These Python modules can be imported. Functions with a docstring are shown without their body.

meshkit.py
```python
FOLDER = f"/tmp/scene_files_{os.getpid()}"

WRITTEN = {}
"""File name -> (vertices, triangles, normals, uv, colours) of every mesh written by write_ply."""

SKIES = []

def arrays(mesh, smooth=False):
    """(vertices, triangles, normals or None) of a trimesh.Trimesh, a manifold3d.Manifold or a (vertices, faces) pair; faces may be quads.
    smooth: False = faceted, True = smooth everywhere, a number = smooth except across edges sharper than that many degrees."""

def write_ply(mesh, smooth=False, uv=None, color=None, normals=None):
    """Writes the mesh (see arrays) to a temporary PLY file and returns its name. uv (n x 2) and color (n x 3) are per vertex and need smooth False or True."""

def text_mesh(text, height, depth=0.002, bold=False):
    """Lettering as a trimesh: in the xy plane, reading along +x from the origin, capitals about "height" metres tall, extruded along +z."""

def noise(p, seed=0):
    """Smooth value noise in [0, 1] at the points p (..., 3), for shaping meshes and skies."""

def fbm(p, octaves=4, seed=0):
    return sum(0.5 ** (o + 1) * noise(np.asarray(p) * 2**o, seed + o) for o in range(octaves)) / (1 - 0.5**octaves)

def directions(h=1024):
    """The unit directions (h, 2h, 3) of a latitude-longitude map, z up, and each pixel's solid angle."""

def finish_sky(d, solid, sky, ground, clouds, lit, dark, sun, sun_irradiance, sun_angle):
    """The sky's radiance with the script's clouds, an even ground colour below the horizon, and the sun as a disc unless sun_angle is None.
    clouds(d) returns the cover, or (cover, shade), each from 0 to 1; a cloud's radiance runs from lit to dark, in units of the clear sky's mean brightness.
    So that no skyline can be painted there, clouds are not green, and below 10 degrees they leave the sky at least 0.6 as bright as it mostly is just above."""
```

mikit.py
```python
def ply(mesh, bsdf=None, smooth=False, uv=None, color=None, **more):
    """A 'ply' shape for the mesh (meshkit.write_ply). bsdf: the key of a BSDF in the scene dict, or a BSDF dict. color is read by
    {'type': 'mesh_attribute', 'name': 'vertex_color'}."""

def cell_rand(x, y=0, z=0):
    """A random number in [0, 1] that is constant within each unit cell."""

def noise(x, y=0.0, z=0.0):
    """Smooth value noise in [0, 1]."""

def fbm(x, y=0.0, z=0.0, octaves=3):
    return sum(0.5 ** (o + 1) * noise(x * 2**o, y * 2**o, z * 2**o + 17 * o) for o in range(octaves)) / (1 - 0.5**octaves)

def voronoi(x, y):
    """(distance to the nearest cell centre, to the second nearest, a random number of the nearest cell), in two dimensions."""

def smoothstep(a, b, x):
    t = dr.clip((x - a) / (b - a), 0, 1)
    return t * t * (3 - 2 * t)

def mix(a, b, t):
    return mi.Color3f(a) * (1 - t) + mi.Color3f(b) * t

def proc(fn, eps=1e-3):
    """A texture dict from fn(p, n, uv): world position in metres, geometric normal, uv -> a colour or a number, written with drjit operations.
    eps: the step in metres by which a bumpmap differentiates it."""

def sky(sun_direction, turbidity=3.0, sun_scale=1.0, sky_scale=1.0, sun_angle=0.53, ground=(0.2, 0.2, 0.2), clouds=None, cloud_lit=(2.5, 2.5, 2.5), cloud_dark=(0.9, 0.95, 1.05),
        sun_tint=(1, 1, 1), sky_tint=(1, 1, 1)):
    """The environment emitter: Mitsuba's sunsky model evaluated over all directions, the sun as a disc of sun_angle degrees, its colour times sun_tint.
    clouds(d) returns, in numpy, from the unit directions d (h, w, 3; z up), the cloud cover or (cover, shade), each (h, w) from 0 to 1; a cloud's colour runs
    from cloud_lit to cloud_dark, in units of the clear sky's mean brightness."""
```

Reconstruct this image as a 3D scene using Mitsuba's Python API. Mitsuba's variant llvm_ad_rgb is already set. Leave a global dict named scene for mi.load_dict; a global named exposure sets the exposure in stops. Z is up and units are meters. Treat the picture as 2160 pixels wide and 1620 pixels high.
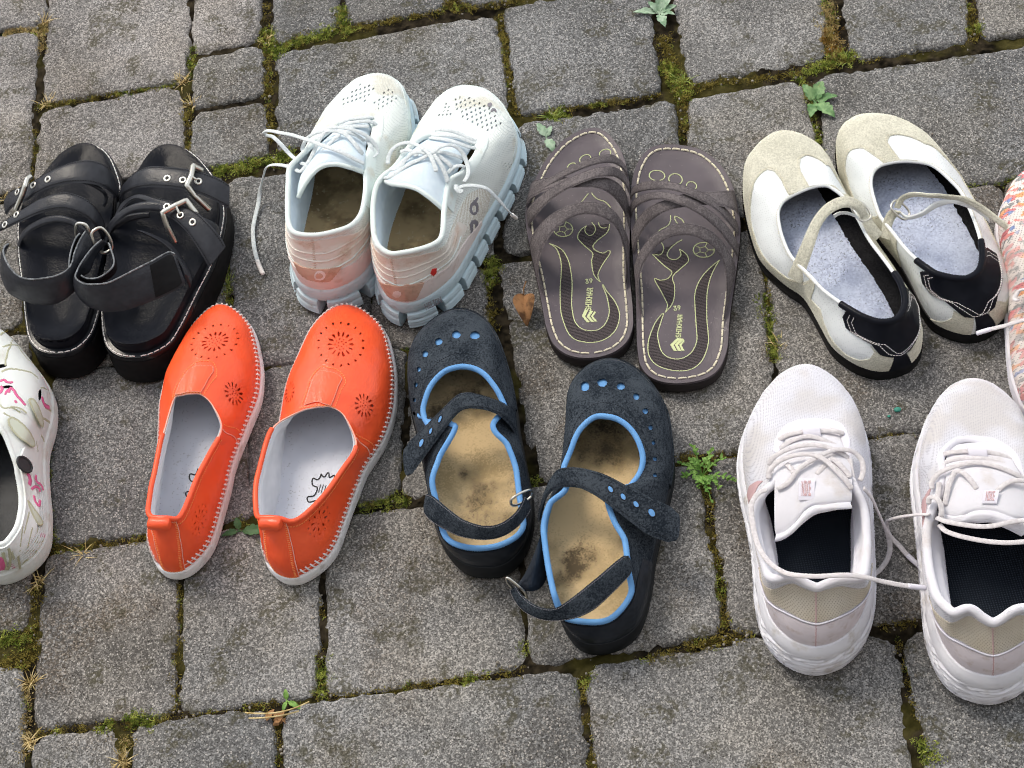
"""Rows of worn shoes put out on old concrete paving, seen from standing height."""
import math, random
import numpy as np, shapely, trimesh
import drjit as dr, mitsuba as mi
from scipy.interpolate import Akima1DInterpolator
import meshkit, mikit
from mikit import noise, fbm, voronoi, smoothstep, mix, proc, cell_rand

T = mi.ScalarTransform4f
scene, labels = {}, {}

# ---------------------------------------------------------------- camera, daylight, exposure
EYE, RIGHT, DOWN, AHEAD = (np.array(a) for a in ([0.059383, -0.999534, 1.43], [0.989169, -0.097810, -0.109444], [-0.142785, -0.814003, -0.563038], [-0.034017, 0.572567, -0.819152]))
scene["camera"] = {"type": "perspective", "fov": 29.514639, "fov_axis": "x", "near_clip": 0.05, "far_clip": 200.0, "to_world": T().look_at(origin=EYE.tolist(), target=(EYE + AHEAD).tolist(), up=(-DOWN).tolist())}
scene["sky"] = mikit.sky((-0.45, 0.62, 1.0), turbidity=3.0, sun_scale=0.42, sun_angle=22, clouds=lambda d: 1.0, sun_tint=(0.90, 0.98, 1.11), cloud_lit=(2.4, 2.5, 2.65))
exposure = 2.25

# ---------------------------------------------------------------- measured outlines, in tenths of a millimetre
ROWS = {
'orange_r': [[-2095,-1724,140,-2075,-1461,660],[-2241,-1547,140,-2187,-1430,640],[-2257,-1270,140,-2237,-1290,600],[-2158,-894,140,-2218,-937,560],[-2124,-555,140,-2093,-467,520],[-2064,-126,130,-1970,-386,540],[-1988,210,120,-1792,-343,570],[-1859,545,110,-1733,-346,580],[-1703,862,100,-1692,-344,580],[-1445,1030,100,-1666,-349,590],[-1179,832,100,-1634,-355,590],[-1056,444,110,-1588,-352,580],[-1042,106,120,-1535,-367,560],[-1096,-253,130,-1442,-454,520],[-1202,-517,140,-1373,-638,460],[-1390,-813,140,-1441,-873,460],[-1511,-1114,140,-1652,-1210,520],[-1622,-1411,140,-1838,-1434,580],[-1759,-1625,140,-1949,-1494,620],[-1921,-1725,140,-1997,-1485,650]],
'orange_l': [[-3054,-1525,140,-3012,-1310,660],[-3182,-1432,140,-3115,-1269,640],[-3257,-1144,140,-3154,-1120,600],[-3211,-757,140,-3129,-840,560],[-3178,-338,140,-3058,-360,520],[-3166,84,130,-3003,-168,540],[-3109,427,120,-2938,-12,570],[-2980,766,110,-2878,-10,580],[-2816,1063,100,-2845,-6,580],[-2587,1238,100,-2810,-13,590],[-2381,1049,100,-2777,-17,590],[-2282,726,110,-2738,-16,580],[-2257,401,120,-2697,-24,560],[-2300,116,130,-2606,-125,520],[-2396,-135,140,-2540,-351,460],[-2527,-487,140,-2641,-575,460],[-2588,-765,140,-2761,-896,520],[-2657,-1037,140,-2838,-1172,570],[-2749,-1319,140,-2900,-1310,620],[-2886,-1479,140,-2947,-1320,650]],
'run_l': [[-1637,1121,340,-1595,1270,920],[-1833,1305,340,-1783,1364,920],[-1864,1734,310,-1821,1665,900],[-1782,2176,280,-1809,2002,880],[-1707,2558,260,-1750,2255,860],[-1642,2865,240,-1547,2484,840],[-1552,3129,220,-1358,2703,780],[-1419,3389,200,-1251,2822,720],[-1224,3640,180,-1173,2846,700],[-948,3734,180,-1124,2841,700],[-746,3600,180,-1077,2827,700],[-678,3334,220,-1020,2776,720],[-670,3090,240,-974,2612,760],[-695,2813,260,-1011,2354,820],[-797,2479,270,-1056,2119,860],[-919,2114,280,-1062,1817,880],[-1027,1768,300,-1106,1508,900],[-1109,1504,320,-1212,1325,920],[-1226,1251,340,-1397,1272,920],[-1435,1123,340,-1504,1263,920]],
'run_r': [[-894,840,340,-899,927,920],[-1025,961,340,-1022,1065,920],[-1088,1261,320,-1051,1320,900],[-1027,1686,300,-1035,1611,880],[-903,2070,280,-950,1876,880],[-773,2377,260,-812,2020,860],[-660,2650,240,-661,2264,820],[-528,2925,220,-532,2400,780],[-414,3165,200,-439,2449,740],[-268,3356,180,-331,2466,710],[-40,3389,180,-255,2438,700],[172,3244,180,-165,2378,700],[294,2934,200,-75,2290,720],[338,2666,220,-24,2190,750],[276,2381,240,-89,2003,800],[134,2054,260,-192,1816,850],[-35,1759,280,-315,1673,880],[-184,1467,300,-368,1367,900],[-348,1163,320,-413,1047,920],[-582,908,340,-677,924,920],[-772,827,340,-798,918,920]],
'mary_l': [[3364,-522,140,3298,-354,620],[3166,-509,140,3171,-314,610],[2965,-360,140,3042,-203,600],[2837,-145,140,2935,-56,570],[2777,119,140,2820,141,530],[2713,369,140,2735,347,500],[2572,556,140,2634,561,480],[2426,815,130,2587,780,470],[2369,1145,120,2579,987,470],[2365,1494,110,2611,1160,480],[2403,1821,100,2686,1244,500],[2532,2106,100,2764,1279,510],[2816,2286,100,2883,1315,520],[3044,2150,100,2983,1334,520],[3179,1890,100,3080,1334,510],[3252,1583,110,3153,1280,500],[3327,1259,120,3238,1154,480],[3424,856,130,3299,914,480],[3522,522,140,3343,654,500],[3597,207,140,3422,367,540],[3638,-75,140,3478,128,580],[3607,-321,140,3488,-91,610],[3497,-473,140,3416,-296,620]],
'mary_r': [[4175,-269,140,4009,-17,620],[3937,-230,140,3871,42,610],[3758,-58,140,3756,139,600],[3699,169,140,3671,304,560],[3658,416,140,3602,481,530],[3578,715,140,3541,698,500],[3488,960,140,3485,879,480],[3395,1217,130,3468,1066,470],[3336,1450,120,3470,1255,470],[3301,1704,110,3500,1378,480],[3320,1996,100,3553,1447,500],[3415,2246,100,3633,1482,510],[3643,2332,100,3737,1483,520],[3870,2246,100,3847,1472,520],[4051,2075,100,3970,1442,510],[4195,1826,110,4084,1375,500],[4312,1542,120,4180,1227,490],[4388,1239,130,4252,1055,490],[4448,882,140,4281,815,510],[4490,525,140,4283,537,550],[4501,181,140,4255,290,590],[4453,-47,140,4185,81,610],[4316,-198,140,4088,-6,620]],
'blue_l': [[-398,-1936,200,-365,-1923,460],[-609,-1829,200,-594,-1855,460],[-728,-1599,200,-709,-1684,450],[-782,-1333,200,-745,-1378,480],[-802,-1083,190,-757,-1250,520],[-823,-829,180,-683,-1036,540],[-857,-505,180,-501,-757,590],[-883,-310,170,-752,-643,500],[-897,-66,160,-771,-435,500],[-883,193,160,-680,-260,540],[-816,406,150,-574,-173,570],[-633,594,150,-484,-142,580],[-348,666,150,-379,-147,590],[-145,482,150,-287,-177,580],[-53,190,160,-200,-250,570],[-5,-135,170,-120,-370,540],[6,-424,180,-54,-560,500],[9,-676,180,-167,-836,590],[27,-978,190,-60,-1010,540],[46,-1252,200,-18,-1254,500],[37,-1468,200,-17,-1481,520],[-29,-1713,200,-10,-1744,500],[-176,-1899,200,-146,-1886,460]],
'blue_r': [[460,-2789,200,416,-2736,460],[277,-2701,200,264,-2693,460],[195,-2489,200,185,-2636,480],[142,-2239,200,145,-2486,580],[124,-1989,200,128,-2273,560],[133,-1733,190,122,-1882,520],[196,-1482,180,196,-1634,540],[296,-1260,180,358,-1529,600],[378,-1031,180,362,-1265,520],[441,-721,170,434,-1125,520],[491,-448,160,529,-963,550],[602,-228,150,653,-871,580],[887,-112,150,774,-872,590],[1085,-230,150,887,-922,580],[1226,-460,160,989,-1048,560],[1303,-726,160,1038,-1212,530],[1300,-1003,170,1025,-1364,500],[1263,-1291,180,913,-1530,520],[1174,-1558,180,704,-1656,610],[1069,-1844,190,725,-1880,560],[993,-2067,200,795,-2085,540],[933,-2304,200,786,-2358,560],[845,-2552,200,790,-2494,480],[678,-2744,200,611,-2712,460]],
'pink_l': [[2133,-3189,400,2174,-2945,890],[2038,-3150,400,2094,-2905,910],[1946,-3079,400,2016,-2864,950],[1842,-2849,380,1853,-2835,920],[1831,-2539,350,1807,-2641,840],[1858,-2223,310,1796,-2387,800],[1865,-1901,280,1808,-2156,800],[1856,-1619,260,1900,-1992,840],[1874,-1336,240,2038,-1886,860],[1949,-1063,230,2113,-1676,820],[2079,-818,220,2164,-1496,770],[2304,-554,200,2274,-1358,720],[2589,-469,200,2429,-1338,700],[2782,-662,200,2572,-1380,710],[2868,-924,210,2663,-1490,750],[2902,-1196,220,2673,-1669,800],[2876,-1482,240,2654,-1896,850],[2821,-1779,260,2668,-2047,880],[2769,-2093,280,2715,-2254,820],[2715,-2383,310,2678,-2552,800],[2653,-2650,350,2614,-2797,850],[2531,-2957,380,2505,-2944,920],[2349,-3142,400,2336,-2945,950],[2244,-3182,400,2261,-2939,910]],
'pink_r': [[3412,-3639,400,3420,-3450,890],[3309,-3598,400,3345,-3404,910],[3211,-3534,400,3279,-3346,950],[3121,-3312,380,3120,-3330,930],[3106,-3032,350,3041,-3087,850],[3149,-2686,310,3055,-2799,800],[3191,-2379,280,3100,-2537,800],[3228,-2091,260,3176,-2354,860],[3261,-1796,240,3279,-2214,880],[3343,-1486,230,3366,-1960,830],[3469,-1223,220,3409,-1826,780],[3647,-957,200,3538,-1687,720],[3908,-847,200,3691,-1678,700],[4109,-990,200,3854,-1768,710],[4209,-1250,210,3948,-1898,750],[4242,-1540,220,3957,-2062,800],[4239,-1847,240,3931,-2289,860],[4203,-2164,260,3954,-2474,880],[4145,-2491,280,3996,-2654,820],[4082,-2793,310,3973,-2926,800],[4006,-3071,350,3901,-3184,850],[3856,-3366,380,3741,-3374,920],[3641,-3580,400,3584,-3404,950],[3528,-3625,400,3507,-3433,910]],
'clog': [[-4559,-1333,180,-4436,-1315,600],[-4790,-1212,180,-4580,-1205,580],[-4975,-909,180,-4753,-888,520],[-5049,-495,180,-4806,-508,480],[-5092,-93,180,-4794,-252,520],[-5166,287,180,-4707,-117,620],[-5230,683,170,-4605,-97,700],[-5183,1108,160,-4549,-100,730],[-5003,1333,160,-4508,-108,740],[-4808,1338,160,-4473,-122,730],[-4570,1136,160,-4444,-156,720],[-4326,774,170,-4410,-211,700],[-4183,455,180,-4373,-307,660],[-4180,174,180,-4335,-430,620],[-4231,-94,180,-4304,-550,580],[-4219,-385,180,-4291,-672,520],[-4184,-692,180,-4275,-852,500],[-4176,-971,180,-4283,-1096,540],[-4268,-1195,180,-4343,-1261,580]],
'knit': [[4566,-1264,180,4506,-1224,700],[4374,-1198,180,4401,-1141,680],[4296,-980,180,4375,-892,620],[4303,-722,180,4418,-629,580],[4349,-449,180,4471,-462,600],[4405,-172,180,4532,-359,660],[4470,164,180,4587,-294,700],[4509,502,170,4634,-264,720],[4550,789,160,4664,-251,730],[4675,1085,150,4694,-244,730],[4861,1316,140,4722,-244,730],[5097,1411,140,4750,-244,730],[5303,1330,140,4775,-252,730],[5450,1094,150,4799,-267,730],[5513,780,160,4822,-289,730],[5490,431,170,4858,-314,720],[5409,65,180,4888,-367,700],[5293,-279,180,4910,-464,660],[5182,-580,180,4917,-595,600],[5080,-877,180,4877,-781,580],[4953,-1112,180,4769,-1013,620],[4773,-1267,180,4635,-1182,680]],
}
OUTLINE = {
'slide_l': [[723,54,149],[589,91,149],[477,177,149],[401,324,149],[370,545,143],[362,766,136],[350,1030,130],[331,1301,124],[316,1591,124],[322,1840,124],[358,2002,124],[421,2161,124],[544,2396,124],[719,2620,130],[917,2752,136],[1070,2780,136],[1180,2727,136],[1256,2607,136],[1316,2436,130],[1341,2219,124],[1338,1983,124],[1310,1735,124],[1274,1492,124],[1239,1253,124],[1207,1012,130],[1190,811,136],[1179,612,143],[1160,398,149],[1114,243,149],[1022,127,149],[876,59,149]],
'slide_r': [[1441,-351,149],[1284,-292,149],[1192,-193,149],[1153,-37,149],[1165,191,143],[1199,477,136],[1231,769,130],[1252,1068,124],[1273,1369,124],[1299,1654,124],[1341,1919,124],[1394,2122,124],[1472,2285,130],[1584,2404,136],[1719,2432,136],[1894,2391,136],[2061,2301,136],[2171,2171,136],[2255,1988,130],[2298,1755,124],[2301,1504,124],[2280,1281,124],[2222,1028,124],[2144,743,124],[2063,460,130],[2005,235,136],[1958,11,143],[1881,-185,149],[1762,-316,149],[1590,-359,149]],
'plat_l': [[-4076,832,520],[-4229,911,520],[-4316,1092,520],[-4355,1343,510],[-4398,1655,480],[-4449,1967,460],[-4489,2333,430],[-4477,2646,410],[-4393,2847,410],[-4281,3001,410],[-4150,3197,410],[-4000,3307,410],[-3864,3320,410],[-3743,3229,410],[-3645,3009,410],[-3584,2734,410],[-3578,2474,410],[-3604,2165,430],[-3653,1818,460],[-3701,1498,490],[-3737,1230,510],[-3776,1034,520],[-3889,860,520]],
'plat_r': [[-3336,656,520],[-3525,747,520],[-3605,964,520],[-3629,1278,500],[-3625,1641,470],[-3599,2030,440],[-3521,2412,420],[-3426,2682,410],[-3315,2923,410],[-3199,3104,410],[-3064,3149,410],[-2912,3076,410],[-2778,2906,410],[-2654,2662,410],[-2582,2411,410],[-2569,2145,420],[-2621,1846,440],[-2707,1539,460],[-2815,1283,480],[-2914,1029,500],[-3026,782,520],[-3181,672,520]],
}
STRAPS = {
'sl_cross': [[[427,2213,131],[529,2049,349],[703,1872,532],[856,1768,601],[1010,1719,624],[1143,1752,555],[1238,1749,441],[1288,1744,280],[1297,1731,131]],[[348,1955,131],[443,1829,372],[609,1744,532],[765,1670,601],[904,1629,624],[1026,1611,601],[1136,1609,487],[1223,1581,303],[1265,1467,131]]],
'sl_band_a': [[[361,2017,131],[455,1962,349],[610,1910,509],[778,1913,601],[943,1935,647],[1090,1985,624],[1212,2067,509],[1282,2130,349],[1328,2205,143]],[[347,1913,131],[460,1836,372],[624,1813,521],[791,1827,601],[956,1852,635],[1093,1891,613],[1214,1954,509],[1287,2016,349],[1328,2087,143]]],
'sl_band_b': [[[346,1871,131],[456,1776,395],[628,1752,555],[794,1749,647],[958,1777,681],[1119,1821,647],[1231,1900,509],[1293,1964,349],[1329,2033,143]],[[340,1663,131],[463,1603,406],[621,1619,555],[788,1632,647],[959,1658,681],[1104,1701,647],[1215,1782,509],[1279,1834,349],[1318,1886,143]]],
'sl_rear': [[[324,1459,131],[372,1378,372],[491,1345,578],[668,1356,704],[866,1358,750],[1024,1331,727],[1136,1290,635],[1205,1236,441],[1237,1279,143]],[[402,793,143],[381,993,349],[468,1091,544],[613,1180,658],[818,1247,704],[976,1218,693],[1096,1172,613],[1168,1072,441],[1138,767,154]]],
'sr_cross': [[[2289,1751,131],[2185,1575,349],[2004,1453,521],[1826,1399,601],[1649,1353,624],[1508,1367,555],[1405,1409,418],[1328,1434,257],[1281,1402,131]],[[2281,1460,131],[2200,1326,372],[2023,1277,532],[1864,1240,601],[1709,1234,613],[1553,1243,555],[1432,1262,418],[1338,1249,257],[1268,1160,131]]],
'sr_band_a': [[[1346,1881,143],[1382,1793,349],[1488,1691,509],[1619,1575,624],[1763,1485,647],[1906,1405,624],[2037,1366,532],[2164,1352,349],[2260,1331,143]],[[1329,1800,143],[1377,1700,349],[1488,1577,509],[1618,1461,624],[1755,1378,647],[1896,1289,624],[2032,1235,532],[2148,1203,349],[2240,1192,143]]],
'sr_band_b': [[[1315,1718,143],[1360,1621,372],[1465,1508,555],[1583,1418,658],[1725,1321,693],[1866,1236,670],[2007,1165,578],[2135,1117,395],[2230,1092,143]],[[1305,1595,143],[1362,1518,372],[1468,1415,555],[1584,1320,658],[1711,1226,681],[1835,1137,658],[1959,1054,578],[2084,996,395],[2195,938,143]]],
'sr_rear': [[[1247,1003,131],[1286,927,395],[1379,931,578],[1517,941,704],[1665,948,750],[1806,927,739],[1944,898,658],[2072,864,464],[2164,824,143]],[[1251,396,154],[1281,712,395],[1390,800,555],[1507,837,658],[1648,847,704],[1781,818,704],[1903,786,624],[2012,727,464],[1948,232,154]]],
'ml_strap': [[[2576,495,360],[2646,543,500],[2745,662,630],[2827,771,700],[2939,873,760],[3077,943,780],[3207,961,760],[3311,924,700],[3352,862,630]],[[2680,376,360],[2741,445,500],[2826,574,620],[2892,686,690],[2985,785,740],[3087,831,760],[3185,849,740],[3247,838,690],[3285,811,620]]],
'ml_tab': [[[3347,892,620],[3401,798,560],[3467,718,480]],[[3282,828,620],[3332,725,540],[3392,657,460]]],
'ml_under': [[[3049,864,660],[3130,877,670],[3205,855,660],[3278,823,620]],[[3061,842,630],[3136,864,640],[3204,847,630],[3268,807,600]]],
'mr_post': [[[3458,734,400],[3483,803,460],[3512,851,520],[3564,873,600]],[[3532,673,420],[3551,741,470],[3584,796,520],[3656,823,600]]],
'mr_strap': [[[3600,891,600],[3678,947,680],[3764,923,730],[3889,859,760],[4037,824,760],[4189,800,730],[4335,736,670],[4447,655,600],[4553,559,540],[4623,486,480]],[[3657,880,580],[3734,939,640],[3812,914,680],[3908,858,710],[4039,817,710],[4173,781,680],[4303,715,620],[4401,644,560],[4509,552,500],[4608,477,450]]],
'mr_under': [[[3642,863,580],[3716,799,570],[3835,788,620],[3948,819,680],[4098,801,710],[4267,774,660],[4398,704,580]],[[3667,842,540],[3730,781,530],[3851,773,570],[3977,794,630],[4110,775,670],[4251,750,600],[4408,636,500]]],
'bl_strap': [[[-7,-519,360],[-64,-554,520],[-216,-545,660],[-338,-520,710],[-451,-529,710],[-599,-598,630],[-749,-663,530],[-909,-738,440]],[[-12,-781,380],[-57,-765,520],[-142,-722,630],[-277,-690,690],[-411,-669,680],[-536,-737,620],[-700,-866,520],[-917,-1053,400]]],
'bl_back': [[[-800,-1338,500],[-734,-1426,580],[-652,-1566,660],[-532,-1737,720],[-395,-1843,740],[-256,-1877,740],[-147,-1831,720],[-42,-1699,660],[12,-1568,620]],[[-841,-1477,440],[-787,-1606,500],[-696,-1726,560],[-574,-1840,600],[-434,-1911,620],[-293,-1934,620],[-148,-1888,600],[-30,-1776,560],[54,-1642,540]]],
'br_strap': [[[154,-1519,360],[216,-1443,500],[288,-1372,600],[399,-1387,680],[540,-1449,720],[692,-1528,720],[854,-1642,690],[1017,-1737,630],[1194,-1816,540]],[[101,-1680,360],[190,-1533,480],[274,-1511,560],[385,-1554,640],[515,-1629,680],[635,-1739,680],[775,-1884,650],[914,-2021,600],[1125,-2118,490]]],
'br_back': [[[-131,-2389,600],[-51,-2561,660],[80,-2679,710],[221,-2682,740],[388,-2582,750],[558,-2452,730],[693,-2332,690],[754,-2279,660]],[[-187,-2392,540],[-115,-2576,560],[15,-2704,600],[167,-2763,630],[332,-2763,640],[496,-2686,630],[650,-2547,600],[771,-2425,570]]],
'br_quarter': [[[112,-1869,500],[43,-2083,570],[-44,-2273,610],[-128,-2385,620]],[[120,-2203,400],[38,-2375,480],[-39,-2415,540],[-115,-2404,560]]],
'pr_toe': [[[-3503,2515,420],[-3448,2536,560],[-3344,2531,680],[-3205,2530,770],[-3082,2512,800],[-2925,2462,810],[-2732,2401,800],[-2564,2342,760],[-2461,2293,720],[-2389,2248,670]],[[-3495,2407,420],[-3433,2426,560],[-3301,2367,680],[-3134,2304,750],[-2934,2238,770],[-2775,2184,760],[-2624,2122,720],[-2508,2063,670],[-2453,2042,630],[-2418,2025,600]]],
'pr_instep': [[[-3530,2312,440],[-3404,2323,600],[-3201,2235,740],[-3044,2102,810],[-2836,1970,840],[-2671,1848,830],[-2554,1708,790],[-2469,1591,720],[-2437,1522,660]],[[-3576,2110,440],[-3434,2192,600],[-3271,2196,720],[-3103,2055,770],[-2982,1904,800],[-2858,1778,800],[-2763,1658,750],[-2686,1514,690],[-2611,1355,600]]],
'pr_cross': [[[-3625,2024,480],[-3546,2077,600],[-3407,2097,720],[-3251,2092,790],[-3049,2049,820],[-2846,1964,800],[-2701,1904,740],[-2586,1899,620],[-2547,1957,440]],[[-3616,1918,480],[-3528,1980,600],[-3403,2009,700],[-3258,2014,760],[-3091,1976,780],[-2904,1906,760],[-2759,1825,700],[-2656,1743,600],[-2598,1718,440]]],
'pr_vamp': [[[-3597,2123,480],[-3487,2124,580],[-3318,2088,660],[-3145,2039,700]],[[-3595,1997,480],[-3475,2034,560],[-3313,2037,620],[-3156,2005,660]]],
'pr_side': [[[-3249,1781,780],[-3147,1694,800],[-3038,1611,790],[-2935,1505,760],[-2850,1361,720],[-2818,1263,660]],[[-2986,1784,500],[-2901,1629,520],[-2837,1476,520],[-2805,1370,520],[-2790,1287,520],[-2806,1210,520]]],
'pr_ankle': [[[-3524,1595,920],[-3613,1496,930],[-3700,1345,940],[-3754,1226,930],[-3701,1120,940],[-3580,1065,950],[-3407,1060,960],[-3220,1135,970],[-3066,1204,970],[-2901,1307,950],[-2841,1284,940]],[[-3492,1615,840],[-3591,1519,820],[-3663,1350,800],[-3802,1288,760],[-3758,1085,720],[-3667,1000,700],[-3509,929,700],[-3285,915,720],[-3047,965,740],[-2855,1025,760],[-2785,1075,780]]],
'pr_ankle_in': [[[-3484,1614,840],[-3438,1463,880],[-3419,1321,880],[-3532,1220,860],[-3651,1197,880],[-3708,1223,910]],[[-3526,1725,700],[-3479,1594,700],[-3447,1428,700],[-3561,1224,760],[-3675,1214,800],[-3743,1254,840]]],
'pl_toe': [[[-4657,2754,400],[-4549,2729,520],[-4358,2665,640],[-4122,2671,760],[-3910,2700,810],[-3749,2720,800],[-3602,2701,740],[-3534,2695,600],[-3534,2677,440]],[[-4636,2551,380],[-4530,2538,500],[-4356,2485,620],[-4152,2493,720],[-3948,2483,770],[-3784,2464,770],[-3637,2453,710],[-3551,2453,580],[-3529,2439,440]]],
'pl_instep': [[[-4629,2291,560],[-4441,2303,660],[-4231,2305,780],[-4063,2300,850],[-3894,2282,870],[-3753,2219,850],[-3658,2153,780],[-3627,2127,660],[-3647,2132,480]],[[-4638,2212,540],[-4458,2186,640],[-4266,2149,750],[-4085,2139,810],[-3917,2111,830],[-3779,2056,800],[-3685,1992,730],[-3655,1967,620],[-3659,1968,480]]],
'pl_cross': [[[-4455,2176,460],[-4341,2149,620],[-4171,2122,740],[-3989,2079,800],[-3842,2010,800],[-3744,1917,740],[-3708,1889,640],[-3716,1880,500]],[[-4466,2053,460],[-4359,2065,600],[-4197,2056,700],[-4015,2024,760],[-3868,1965,760],[-3787,1896,700],[-3751,1847,600],[-3731,1800,500]]],
'pl_ring': [[[-3921,2649,660],[-3741,2537,700],[-3619,2462,660],[-3590,2435,560],[-3644,2385,480]],[[-3909,2617,640],[-3749,2517,670],[-3644,2454,630],[-3624,2448,540],[-3661,2414,480]]],
'pl_ankle': [[[-3684,1744,900],[-3733,1635,910],[-3773,1494,920],[-3790,1370,930],[-3854,1266,940],[-4036,1219,950],[-4245,1273,940],[-4365,1418,930],[-4449,1636,900],[-4444,1817,800]],[[-3643,1731,820],[-3659,1564,780],[-3714,1406,740],[-3802,1240,720],[-3984,1116,700],[-4146,1133,690],[-4343,1236,680],[-4471,1362,670],[-4545,1607,680],[-4523,1842,660]]],
'pl_ankle_in': [[[-3745,1742,880],[-3784,1652,900],[-3819,1498,900],[-3825,1341,900]],[[-3784,1875,700],[-3816,1779,700],[-3853,1608,720],[-3843,1434,760]]],
'rr_tongue': [[[-896,1850,860],[-815,1743,920],[-711,1663,970],[-618,1597,990],[-532,1515,980],[-451,1446,930],[-387,1401,860]],[[-834,1967,840],[-745,1898,910],[-645,1853,960],[-537,1815,980],[-448,1779,960],[-379,1738,900],[-334,1727,840]],[[-705,2140,800],[-630,2099,860],[-544,2074,900],[-442,2045,910],[-345,2008,890],[-274,1966,840],[-228,1955,780]],[[-495,2435,680],[-436,2396,720],[-366,2346,750],[-285,2303,760],[-206,2269,750],[-143,2246,720],[-92,2253,680]],[[-451,2536,640],[-392,2507,680],[-328,2458,710],[-261,2426,710],[-189,2393,700],[-125,2370,670],[-74,2359,640]]],
'rl_tongue': [[[-1717,1839,820],[-1638,1913,900],[-1555,1984,950],[-1447,2035,980],[-1325,2025,990],[-1205,1991,960],[-1099,1984,880]],[[-1646,2133,820],[-1560,2149,890],[-1463,2181,940],[-1356,2208,970],[-1249,2216,970],[-1156,2177,940],[-1085,2149,870]],[[-1531,2429,760],[-1462,2420,820],[-1381,2426,860],[-1291,2438,880],[-1207,2420,870],[-1136,2394,830],[-1082,2389,770]],[[-1390,2714,670],[-1324,2704,710],[-1262,2703,730],[-1195,2690,740],[-1131,2677,730],[-1070,2663,710],[-1024,2681,670]],[[-1348,2821,630],[-1289,2812,670],[-1227,2801,690],[-1160,2784,700],[-1104,2772,690],[-1049,2764,670],[-1011,2778,630]]],
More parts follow.
